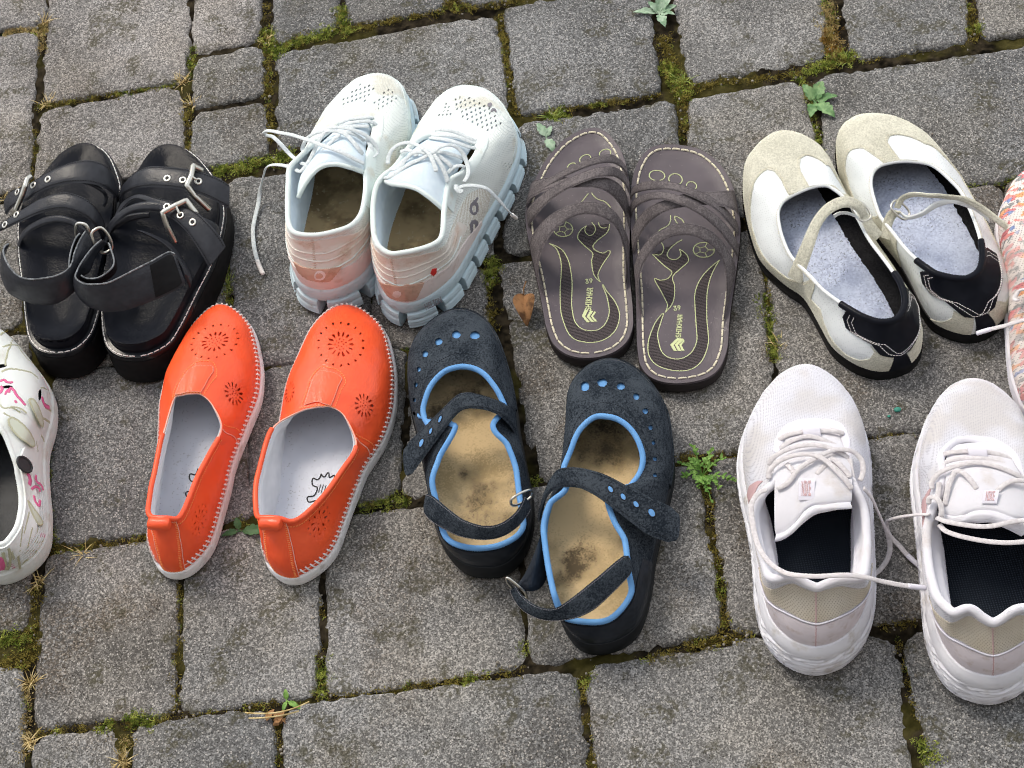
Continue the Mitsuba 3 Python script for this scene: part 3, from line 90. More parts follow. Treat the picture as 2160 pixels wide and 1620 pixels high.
'run_r': [[[4767,6474],[4750,6603],[4733,6538],[4733,6346],[4750,6218],[4750,6282]],[[4817,6154],[4817,6346],[4800,6282],[4800,6090],[4800,5962],[4817,5962]],[[4867,6859],[4850,6987],[4833,6923],[4833,6731],[4850,6603],[4867,6667]],[[4800,7115],[4783,7244],[4767,7179],[4767,6987],[4783,6923],[4800,6987]],[[4833,7628],[4817,7692],[4800,7692],[4800,7564],[4817,7436],[4833,7436]],[[4983,6026],[4967,6218],[4950,6154],[4950,5962],[4967,5833],[4983,5833]],[[4933,6474],[4917,6603],[4900,6603],[4900,6410],[4900,6218],[4917,6282]],[[4967,6987],[4967,7115],[4950,7115],[4933,6923],[4950,6795],[4967,6795]],[[4900,7308],[4883,7436],[4867,7436],[4867,7244],[4883,7115],[4900,7179]],[[4950,7756],[4933,7885],[4917,7885],[4917,7756],[4933,7628],[4950,7628]],[[5083,6218],[5083,6346],[5067,6346],[5050,6154],[5067,6026],[5083,6026]],[[5033,6603],[5017,6731],[5000,6731],[5000,6603],[5017,6410],[5033,6474]],[[5083,7051],[5067,7244],[5050,7244],[5050,7051],[5067,6923],[5083,6923]],[[5017,7436],[5017,7564],[4983,7564],[4983,7436],[5000,7308],[5017,7308]],[[5083,7885],[5067,8013],[5050,8013],[5033,7821],[5050,7756],[5067,7756]],[[5000,8205],[4983,8333],[4967,8269],[4967,8141],[4983,8013],[5000,8077]],[[5067,8590],[5050,8718],[5017,8718],[5017,8590],[5033,8462],[5050,8462]],[[5200,6154],[5183,6346],[5167,6346],[5167,6218],[5167,6026],[5183,5962]],[[5133,6667],[5133,6795],[5117,6795],[5100,6667],[5117,6474],[5133,6474]],[[5200,7115],[5200,7244],[5183,7244],[5167,7115],[5167,6923],[5183,6923]],[[5150,7500],[5133,7628],[5117,7628],[5100,7500],[5117,7372],[5133,7372]],[[5217,7885],[5200,8013],[5183,8013],[5167,7885],[5183,7756],[5200,7756]],[[5133,8269],[5117,8397],[5100,8397],[5100,8269],[5100,8141],[5133,8141]],[[5200,8654],[5200,8782],[5167,8718],[5167,8590],[5167,8526],[5200,8526]],[[5133,8974],[5117,9038],[5083,9038],[5083,8910],[5100,8846],[5117,8846]],[[5317,6026],[5300,6282],[5283,6282],[5267,6090],[5283,5897],[5300,5833]],[[5267,6603],[5250,6795],[5233,6795],[5217,6667],[5233,6474],[5250,6474]],[[5333,6987],[5333,7179],[5300,7179],[5283,7051],[5300,6859],[5317,6859]],[[5267,7500],[5267,7628],[5250,7628],[5233,7500],[5233,7372],[5267,7372]],[[5350,7821],[5350,8013],[5317,8013],[5300,7885],[5317,7756],[5333,7692]],[[5283,8269],[5267,8397],[5250,8397],[5233,8269],[5250,8141],[5267,8141]],[[5367,8590],[5367,8718],[5333,8718],[5317,8590],[5333,8462],[5350,8462]],[[5283,8974],[5283,9103],[5250,9103],[5233,8974],[5250,8846],[5283,8846]],[[5433,5833],[5433,6026],[5417,6090],[5400,5897],[5400,5705],[5417,5641]],[[5383,6474],[5383,6603],[5367,6667],[5350,6538],[5350,6346],[5367,6282]],[[5467,6795],[5467,6987],[5450,6987],[5433,6859],[5433,6667],[5450,6667]],[[5417,7372],[5417,7500],[5383,7564],[5367,7436],[5383,7244],[5400,7179]],[[5517,7692],[5517,7821],[5483,7885],[5467,7756],[5467,7564],[5500,7500]],[[5450,8141],[5450,8333],[5417,8333],[5400,8205],[5400,8077],[5433,8013]],[[5567,8462],[5550,8654],[5517,8654],[5500,8526],[5500,8397],[5533,8333]],[[5483,8910],[5467,9038],[5433,9038],[5417,8910],[5433,8782],[5467,8782]],[[5517,6154],[5517,6346],[5500,6410],[5483,6282],[5483,6090],[5500,6026]],[[5617,6474],[5617,6667],[5600,6731],[5583,6538],[5583,6346],[5600,6346]],[[5583,7115],[5567,7308],[5550,7372],[5533,7179],[5533,6987],[5550,6987]],[[5683,7436],[5683,7628],[5650,7628],[5633,7500],[5633,7372],[5667,7308]],[[5617,8013],[5617,8141],[5600,8205],[5567,8077],[5583,7885],[5600,7821]],[[5650,5769],[5650,5962],[5633,6026],[5617,5897],[5617,5641],[5633,5577]],[[5767,6154],[5767,6346],[5750,6410],[5717,6282],[5717,6026],[5733,5962]],[[5733,6795],[5733,6987],[5700,7051],[5683,6923],[5683,6731],[5700,6731]],[[5833,7115],[5833,7308],[5817,7372],[5783,7244],[5783,7051],[5800,6987]],[[5800,7756],[5800,7949],[5767,8013],[5750,7821],[5750,7628],[5767,7628]],[[5867,5577],[5883,5769],[5867,5897],[5833,5769],[5833,5513],[5850,5385]],[[5867,6346],[5867,6603],[5850,6667],[5817,6538],[5817,6346],[5833,6218]],[[4600,6859],[4583,6923],[4567,6795],[4567,6667],[4583,6603],[4600,6731]],[[4583,7308],[4567,7372],[4550,7308],[4550,7115],[4567,7051],[4583,7179]],[[4650,7372],[4650,7436],[4633,7372],[4633,7244],[4650,7179],[4667,7244]],[[4650,7756],[4633,7821],[4617,7821],[4617,7692],[4633,7628],[4650,7692]],[[4550,7692],[4533,7756],[4517,7692],[4533,7628],[4550,7564],[4567,7628]],[[4533,8141],[4517,8205],[4500,8141],[4500,8013],[4517,7949],[4533,8013]],[[4433,8013],[4417,8077],[4400,8013],[4400,7821],[4433,7821],[4450,7885]],[[4717,8141],[4700,8269],[4683,8205],[4683,8077],[4700,8013],[4717,8077]],[[4633,8205],[4617,8269],[4600,8205],[4600,8077],[4617,8013],[4633,8077]],[[4617,8590],[4600,8654],[4583,8590],[4583,8462],[4600,8397],[4617,8462]],[[4500,8526],[4483,8590],[4467,8526],[4483,8397],[4500,8333],[4517,8397]],[[4700,8526],[4683,8590],[4667,8590],[4667,8462],[4683,8397],[4700,8462]],[[4700,8910],[4667,8974],[4650,8974],[4667,8846],[4683,8782],[4700,8782]],[[4583,8910],[4567,8974],[4550,8974],[4550,8846],[4583,8782],[4600,8846]],[[4783,8846],[4767,8910],[4750,8910],[4750,8782],[4767,8718],[4783,8718]],[[4783,9167],[4767,9231],[4750,9231],[4750,9167],[4767,9038],[4783,9103]],[[4883,9103],[4867,9167],[4850,9167],[4850,9038],[4867,8974],[4883,8974]],[[6817,3718],[6833,3718],[6833,3846],[6817,3974],[6817,3974],[6817,3846]],[[6800,3013],[6800,2949],[6817,3141],[6800,3205],[6800,3269],[6783,3077]],[[6750,2179],[6767,2244],[6783,2372],[6767,2436],[6767,2500],[6750,2308]],[[6817,2436],[6833,2436],[6850,2628],[6833,2692],[6833,2692],[6817,2564]],[[6850,1923],[6850,1859],[6867,2051],[6867,2179],[6850,2115],[6850,2051]],[[6683,1282],[6700,1346],[6717,1538],[6717,1603],[6700,1603],[6683,1410]],[[6767,1603],[6783,1667],[6800,1795],[6800,1923],[6783,1923],[6767,1731]],[[6767,962],[6783,1026],[6800,1154],[6800,1282],[6783,1218],[6767,1090]],[[6850,1282],[6850,1154],[6867,1346],[6867,1474],[6867,1538],[6850,1410]],[[6567,256],[6600,385],[6617,513],[6633,769],[6617,705],[6583,449]],[[6667,577],[6683,641],[6717,897],[6717,1026],[6700,962],[6683,833]]],
'run_l': [[[4667,6859],[4650,6859],[4633,6731],[4650,6603],[4667,6603],[4683,6731]],[[4550,7308],[4533,7372],[4517,7179],[4533,7051],[4567,7115],[4567,7179]],[[4450,7051],[4417,7051],[4417,6923],[4433,6795],[4467,6795],[4467,6923]],[[4417,7756],[4383,7756],[4367,7628],[4400,7500],[4433,7500],[4433,7628]],[[4817,6154],[4800,6282],[4783,6090],[4800,5962],[4817,5897],[4817,5962]],[[4833,6923],[4817,6987],[4800,6859],[4817,6731],[4833,6667],[4833,6731]],[[4750,6923],[4733,6987],[4717,6859],[4733,6731],[4750,6667],[4767,6795]],[[4767,7564],[4733,7564],[4717,7500],[4733,7372],[4750,7308],[4767,7372]],[[4667,7500],[4633,7500],[4617,7372],[4633,7244],[4667,7244],[4667,7372]],[[4650,8077],[4617,8077],[4600,8013],[4617,7885],[4650,7821],[4667,7949]],[[4533,7949],[4500,7949],[4483,7821],[4500,7692],[4533,7692],[4550,7821]],[[4500,8526],[4467,8590],[4450,8462],[4467,8333],[4517,8333],[4533,8462]],[[4367,8462],[4317,8462],[4317,8333],[4350,8141],[4383,8141],[4383,8269]],[[4300,9103],[4250,9103],[4233,8974],[4283,8846],[4317,8846],[4333,8974]],[[4983,6538],[4967,6667],[4950,6603],[4950,6410],[4967,6282],[4983,6346]],[[4917,6795],[4900,6923],[4883,6795],[4883,6603],[4900,6538],[4917,6603]],[[4933,7372],[4917,7436],[4900,7372],[4900,7244],[4933,7179],[4950,7244]],[[4850,7500],[4833,7564],[4817,7500],[4817,7308],[4850,7308],[4867,7372]],[[4867,8013],[4850,8141],[4833,8077],[4833,7885],[4867,7821],[4883,7949]],[[4767,8141],[4733,8141],[4717,8077],[4733,7949],[4767,7885],[4783,8013]],[[4783,8654],[4750,8718],[4717,8590],[4733,8526],[4767,8462],[4783,8526]],[[4633,8654],[4600,8654],[4583,8590],[4600,8462],[4650,8462],[4667,8526]],[[4617,9167],[4567,9167],[4550,9103],[4583,8974],[4633,8974],[4650,9038]],[[4450,9167],[4400,9167],[4400,9103],[4433,8910],[4467,8910],[4483,8974]],[[5083,6859],[5067,6987],[5050,6923],[5050,6731],[5067,6603],[5083,6667]],[[5017,7179],[5000,7244],[4983,7179],[4983,7051],[5000,6923],[5017,6987]],[[5050,7692],[5033,7756],[5017,7756],[5017,7564],[5033,7500],[5050,7500]],[[4967,7885],[4950,8013],[4933,7949],[4933,7821],[4950,7692],[4967,7756]],[[5017,8397],[4983,8462],[4967,8462],[4967,8333],[5000,8205],[5017,8269]],[[4900,8590],[4867,8654],[4850,8590],[4867,8462],[4900,8397],[4917,8462]],[[4950,9038],[4900,9103],[4883,9038],[4900,8974],[4917,8846],[4950,8910]],[[4800,9167],[4750,9231],[4717,9103],[4750,9038],[4783,8974],[4817,9038]],[[4600,9679],[4533,9744],[4517,9679],[4550,9551],[4600,9487],[4633,9551]],[[5217,9487],[5183,9551],[5150,9551],[5133,9423],[5167,9359],[5183,9359]],[[5317,9103],[5300,9231],[5267,9167],[5250,9038],[5267,8974],[5300,8974]],[[5517,8974],[5517,9167],[5483,9167],[5450,9038],[5450,8910],[5483,8846]],[[5300,8205],[5300,8333],[5267,8333],[5250,8205],[5267,8077],[5283,8077]],[[5400,8590],[5383,8718],[5350,8718],[5333,8654],[5350,8526],[5383,8462]],[[5583,8397],[5583,8526],[5550,8590],[5517,8462],[5517,8333],[5550,8269]],[[5367,7628],[5367,7821],[5333,7821],[5317,7692],[5317,7564],[5350,7500]],[[5467,8077],[5467,8205],[5433,8205],[5417,8077],[5417,7949],[5450,7949]],[[5633,7692],[5633,7885],[5600,7949],[5583,7821],[5583,7692],[5600,7628]],[[5417,6987],[5400,7179],[5383,7244],[5367,7051],[5367,6923],[5383,6859]],[[5517,7372],[5517,7564],[5483,7628],[5467,7500],[5467,7308],[5483,7244]],[[5650,6987],[5667,7179],[5633,7244],[5617,7115],[5600,6923],[5633,6859]],[[5333,6603],[5317,6731],[5300,6795],[5283,6603],[5300,6474],[5317,6410]],[[5433,6282],[5450,6410],[5417,6474],[5400,6346],[5400,6154],[5417,6154]],[[5550,6603],[5550,6795],[5517,6859],[5500,6731],[5500,6538],[5517,6474]],[[5667,6090],[5667,6282],[5650,6410],[5617,6282],[5617,6026],[5633,5962]],[[5350,5833],[5350,6026],[5333,6090],[5317,5897],[5317,5705],[5333,5641]],[[5450,5385],[5467,5577],[5450,5705],[5417,5513],[5417,5321],[5433,5256]],[[5550,5769],[5567,5962],[5550,6026],[5517,5897],[5517,5705],[5533,5577]],[[5650,5064],[5667,5321],[5650,5385],[5617,5321],[5617,5064],[5633,4936]],[[6833,4295],[6850,4295],[6850,4487],[6833,4615],[6833,4551],[6817,4423]],[[6817,3397],[6833,3462],[6833,3654],[6833,3782],[6817,3718],[6817,3590]],[[6883,3782],[6900,3782],[6900,3974],[6900,4038],[6883,4038],[6883,3910]],[[6933,3269],[6950,3269],[6950,3397],[6950,3526],[6933,3526],[6933,3397]],[[7000,3590],[7017,3654],[7017,3782],[7017,3910],[7000,3910],[7000,3718]],[[6750,3141],[6767,3141],[6783,3333],[6767,3462],[6750,3397],[6750,3269]],[[6783,2500],[6800,2564],[6817,2756],[6800,2821],[6800,2885],[6783,2628]],[[6867,2885],[6883,2949],[6883,3077],[6883,3269],[6867,3141],[6850,2949]],[[6900,2372],[6900,2308],[6917,2564],[6917,2692],[6900,2628],[6883,2436]],[[6967,2692],[6983,2756],[7000,2949],[6983,3013],[6967,2949],[6967,2821]],[[6717,2244],[6717,2179],[6733,2372],[6733,2500],[6717,2500],[6700,2308]],[[6733,1667],[6733,1603],[6750,1795],[6750,1923],[6733,1859],[6733,1795]],[[6817,1987],[6817,1923],[6833,2115],[6833,2244],[6817,2179],[6817,2115]],[[6817,1346],[6833,1410],[6850,1538],[6850,1667],[6833,1667],[6817,1474]]],
'blue_r': [[[4683,7051],[4667,7308],[4617,7308],[4567,7051],[4533,6603],[4550,6218],[4567,5897],[4617,5962],[4650,6218],[4683,6667]],[[4983,7115],[4967,7372],[4933,7564],[4867,7500],[4833,7308],[4817,6987],[4833,6731],[4883,6667],[4917,6667],[4967,6859]],[[5267,6923],[5267,7179],[5233,7436],[5183,7564],[5150,7500],[5133,7308],[5150,7051],[5167,6859],[5217,6731],[5250,6795]],[[5567,6795],[5567,7051],[5550,7308],[5517,7436],[5483,7500],[5450,7372],[5450,7115],[5467,6859],[5517,6667],[5550,6603]],[[5833,6923],[5833,7115],[5817,7436],[5783,7628],[5750,7692],[5717,7692],[5717,7500],[5733,7244],[5767,6987],[5817,6795]],[[6083,7308],[6100,7436],[6083,7692],[6050,7949],[6017,8013],[5983,8013],[5983,7885],[6000,7628],[6033,7372],[6067,7244]],[[6350,7115],[6367,7179],[6350,7500],[6333,7692],[6300,7949],[6267,8013],[6250,7949],[6267,7692],[6300,7372],[6333,7115]],[[6667,6282],[6700,6218],[6700,6474],[6667,6859],[6633,7179],[6583,7436],[6567,7372],[6583,7051],[6600,6731],[6633,6410]],[[7083,4808],[7133,4679],[7150,4808],[7133,5128],[7100,5449],[7033,5833],[6983,5962],[6983,5769],[6983,5577],[7033,5128]]],
'blue_l': [[[5150,7372],[5133,7564],[5083,7692],[5033,7628],[5000,7436],[5000,7179],[5017,6987],[5050,6859],[5100,6923],[5133,7115]],[[5500,6538],[5500,6859],[5450,7244],[5383,7436],[5333,7436],[5317,7244],[5333,6923],[5367,6667],[5417,6410],[5483,6346]],[[4817,7500],[4783,7628],[4750,7628],[4700,7500],[4683,7244],[4700,6987],[4717,6795],[4767,6859],[4800,6987],[4817,7244]],[[4467,7500],[4433,7564],[4400,7564],[4367,7308],[4350,6987],[4383,6795],[4400,6667],[4450,6795],[4467,6987],[4483,7244]],[[4167,7628],[4133,7564],[4100,7372],[4083,7115],[4083,6859],[4100,6731],[4117,6667],[4150,6859],[4167,7115],[4167,7372]],[[3900,7436],[3867,7308],[3833,6987],[3817,6667],[3817,6346],[3833,6218],[3867,6410],[3883,6538],[3900,6859],[3917,7308]],[[3633,7051],[3600,6859],[3567,6410],[3533,5769],[3517,5064],[3550,5192],[3583,5449],[3617,5897],[3650,6538],[3650,6859]],[[3233,4487],[3150,3333],[3117,2436],[3167,1667],[3200,1538],[3233,1538],[3233,2436],[3267,3654],[3283,4359],[3283,4808]]],
'clog': [[[5783,6026],[5767,6218],[5700,6474],[5617,6731],[5533,6923],[5500,6923],[5517,6731],[5583,6538],[5667,6282],[5733,6090]],[[6083,6987],[6050,7179],[5967,7436],[5833,7692],[5717,7885],[5667,7885],[5717,7756],[5800,7564],[5933,7244],[6033,7051]],[[6750,3141],[6817,3333],[6833,3654],[6833,3910],[6783,4038],[6717,4038],[6667,3782],[6650,3397],[6650,3141],[6700,3013]]],
}
PANELS = {
'orange_r.tongue': [[3700,9679],[4117,8910],[4450,8333],[4617,8269],[4900,8397],[5200,8269],[5433,8269],[5483,8782],[5850,10000]],
'orange_l.tongue': [[3783,10000],[4183,9038],[4633,8718],[4883,8654],[5183,8397],[5483,8013],[5617,8205],[5650,8846],[5867,9936]],
'orange_r.heelstrip': [[367,9744],[300,5385],[267,1987],[150,0],[0,0],[-183,0],[-200,2949],[-250,6410],[-333,9487]],
'orange_l.heelstrip': [[467,8526],[250,5962],[200,3141],[167,0],[0,0],[-150,0],[-183,2756],[-250,5962],[-433,9551]],
'run_r.heelpatch': [[10433,2115],[10117,3397],[9833,3782],[9583,3013],[9767,513],[9983,513],[10283,256]],
'run_l.heelpatch': [[10383,3974],[10167,3974],[9883,3974],[9617,3590],[9733,2564],[9833,1667],[9967,1731],[10133,1795],[10283,2372]],
'run_r.mesh': [[8633,7885],[8000,6474],[7550,5705],[7317,4038],[7350,1795],[7567,513],[8083,1026],[8633,2115],[9067,5192],[9050,8974]],
'run_r.mark_o': [[7733,2756],[7783,2564],[7850,2692],[7900,2949],[7917,3397],[7917,3910],[7883,4295],[7817,4487],[7767,4615],[7700,4551],[7667,4359],[7650,3974],[7650,3526],[7683,3077]],
'run_r.mark_oi': [[7767,3141],[7817,3077],[7850,3205],[7867,3462],[7850,3782],[7817,3974],[7767,4103],[7733,3974],[7717,3718],[7733,3397]],
'run_r.mark_tail': [[7667,4551],[7617,4231],[7533,3910],[7550,3718],[7650,3782]],
'run_r.mark_n': [[8200,1218],[8250,1795],[8133,3205],[8033,3077],[7967,2500],[7933,1667],[7983,385],[8100,1154],[8033,1987],[8067,2436],[8117,2179]],
'run_r.mark_toe': [[5417,5449],[5417,5641],[5383,5833],[5367,5833],[5333,5705],[5317,5449],[5333,5192],[5350,5000],[5383,5000],[5400,5128]],
'run_r.mark_toen': [[5483,6026],[5467,5513],[5517,5128],[5583,5192],[5583,5449],[5533,5449],[5517,5641],[5533,5833]],
'run_r.tag': [[9433,3974],[9367,4744],[9300,4423],[9350,3462],[9417,3205]],
'run_r.mark_h': [[-50,1987],[-17,1474],[17,1154],[67,1026],[100,1218],[100,1603],[67,2179],[33,2500],[-17,2628],[-50,2436]],
'run_l.mark_h': [[-133,2885],[-117,2500],[-83,2179],[-50,2115],[0,2179],[17,2500],[17,2885],[0,3333],[-33,3654],[-67,3782],[-117,3654],[-133,3333]],
'run_l.mark_hi': [[-100,2885],[-100,2628],[-67,2436],[-50,2372],[-17,2372],[0,2564],[0,2821],[-17,3141],[-33,3333],[-67,3397],[-83,3333],[-100,3141]],
'mary_l.white1': [[3833,3397],[4083,5000],[4333,5962],[4583,6795],[4667,7500],[4667,8526],[4567,9872],[4700,10000],[3783,10000],[3217,10000],[2733,10000],[2383,10000],[1950,9872],[2133,5385],[2433,2949],[2817,2308],[3200,2372],[3550,2372]],
'mary_l.white2': [[5217,8141],[5283,7564],[5400,7179],[5533,7115],[5850,7179],[6200,4808],[6450,3077],[6367,8077],[6000,10000],[5533,10000],[5300,9936],[5250,9359],[5200,8718]],
'mary_l.suede': [[2133,4936],[1750,3654],[1483,4551],[1300,2628],[1000,1603],[733,897],[533,1282],[383,2372],[317,3782],[367,4936],[233,3397],[50,2692],[117,0],[383,0],[700,0],[1067,0],[1483,0],[1967,0],[2267,128]],
'mary_l.suede2': [[9867,2372],[9617,3526],[9217,3397],[9217,1410],[9433,385],[9767,0]],
'mary_l.black': [[10917,9359],[10950,7692],[10817,6026],[10533,5705],[10350,5321],[10233,3590],[10067,2885],[9833,2949],[9600,3718],[9283,4038],[8633,3077],[8833,6282],[9583,10000],[9833,9872],[10000,9872],[10317,10000],[10700,10000]],
'mary_l.strip': [[10050,3013],[9867,3013],[9783,64],[10000,0],[10133,0]],
'mary_r.white1': [[3933,3590],[4100,4936],[4300,6538],[4483,7692],[4567,8974],[4667,10000],[4300,10000],[3833,10000],[3300,10000],[2783,10000],[2983,4231],[3267,2115],[3650,2885]],
'mary_r.white2': [[5050,8269],[5150,7628],[5317,7372],[5567,7308],[5917,7308],[6367,5641],[6817,3077],[7217,2308],[7783,2692],[8267,2308],[8733,1923],[9233,3718],[9167,5641],[8883,8974],[8333,9551],[7633,8269],[7067,8077],[6633,10000],[6150,10000],[5733,10000],[5183,9936],[5100,9103]],
'mary_r.suede': [[1233,0],[1050,0],[817,0],[583,1154],[433,2500],[383,3974],[267,3205],[133,2885],[200,0],[467,0],[783,0],[1167,0],[1767,0],[1567,1154]],
'mary_r.suede2': [[9900,3141],[9700,3910],[9567,2372],[9283,2115],[9350,385],[9550,0],[9800,0],[9917,833]],
'mary_r.black': [[11000,8397],[10933,6282],[10733,5513],[10483,5256],[10367,4423],[10250,3205],[10083,3077],[9800,3333],[9633,4551],[9050,5256],[8767,5577],[8783,8013],[8967,10000],[9433,10000],[9767,10000],[10000,10000],[10400,9936],[10783,10000]],
'mary_r.strip': [[10117,3013],[9917,2949],[9833,385],[10000,0],[10133,0]],
'pink_l.stay': [[3650,9103],[3850,8974],[4250,9359],[4683,9487],[5083,9487],[5483,9359],[5917,9103],[6233,9167],[6383,9872],[6783,9679],[6467,10000],[5433,10000],[5033,10000],[4600,10000],[4117,10000],[3733,10000]],
'pink_r.stay': [[3383,8269],[3683,8654],[4250,9744],[4667,10000],[5017,9808],[5350,9615],[5683,9679],[6200,9231],[6633,9167],[6217,10000],[5400,10000],[5000,10000],[4617,10000],[4133,10000]],
'pink_l.swoosh': [[2967,9038],[2800,6667],[2583,2051],[2317,5000],[1933,8077],[1600,5513],[1950,10000],[2333,1090],[2650,7885]],
'pink_r.swoosh': [[3133,8013],[2950,5449],[2800,2051],[2450,9936],[2783,7885],[2950,7436]],
}
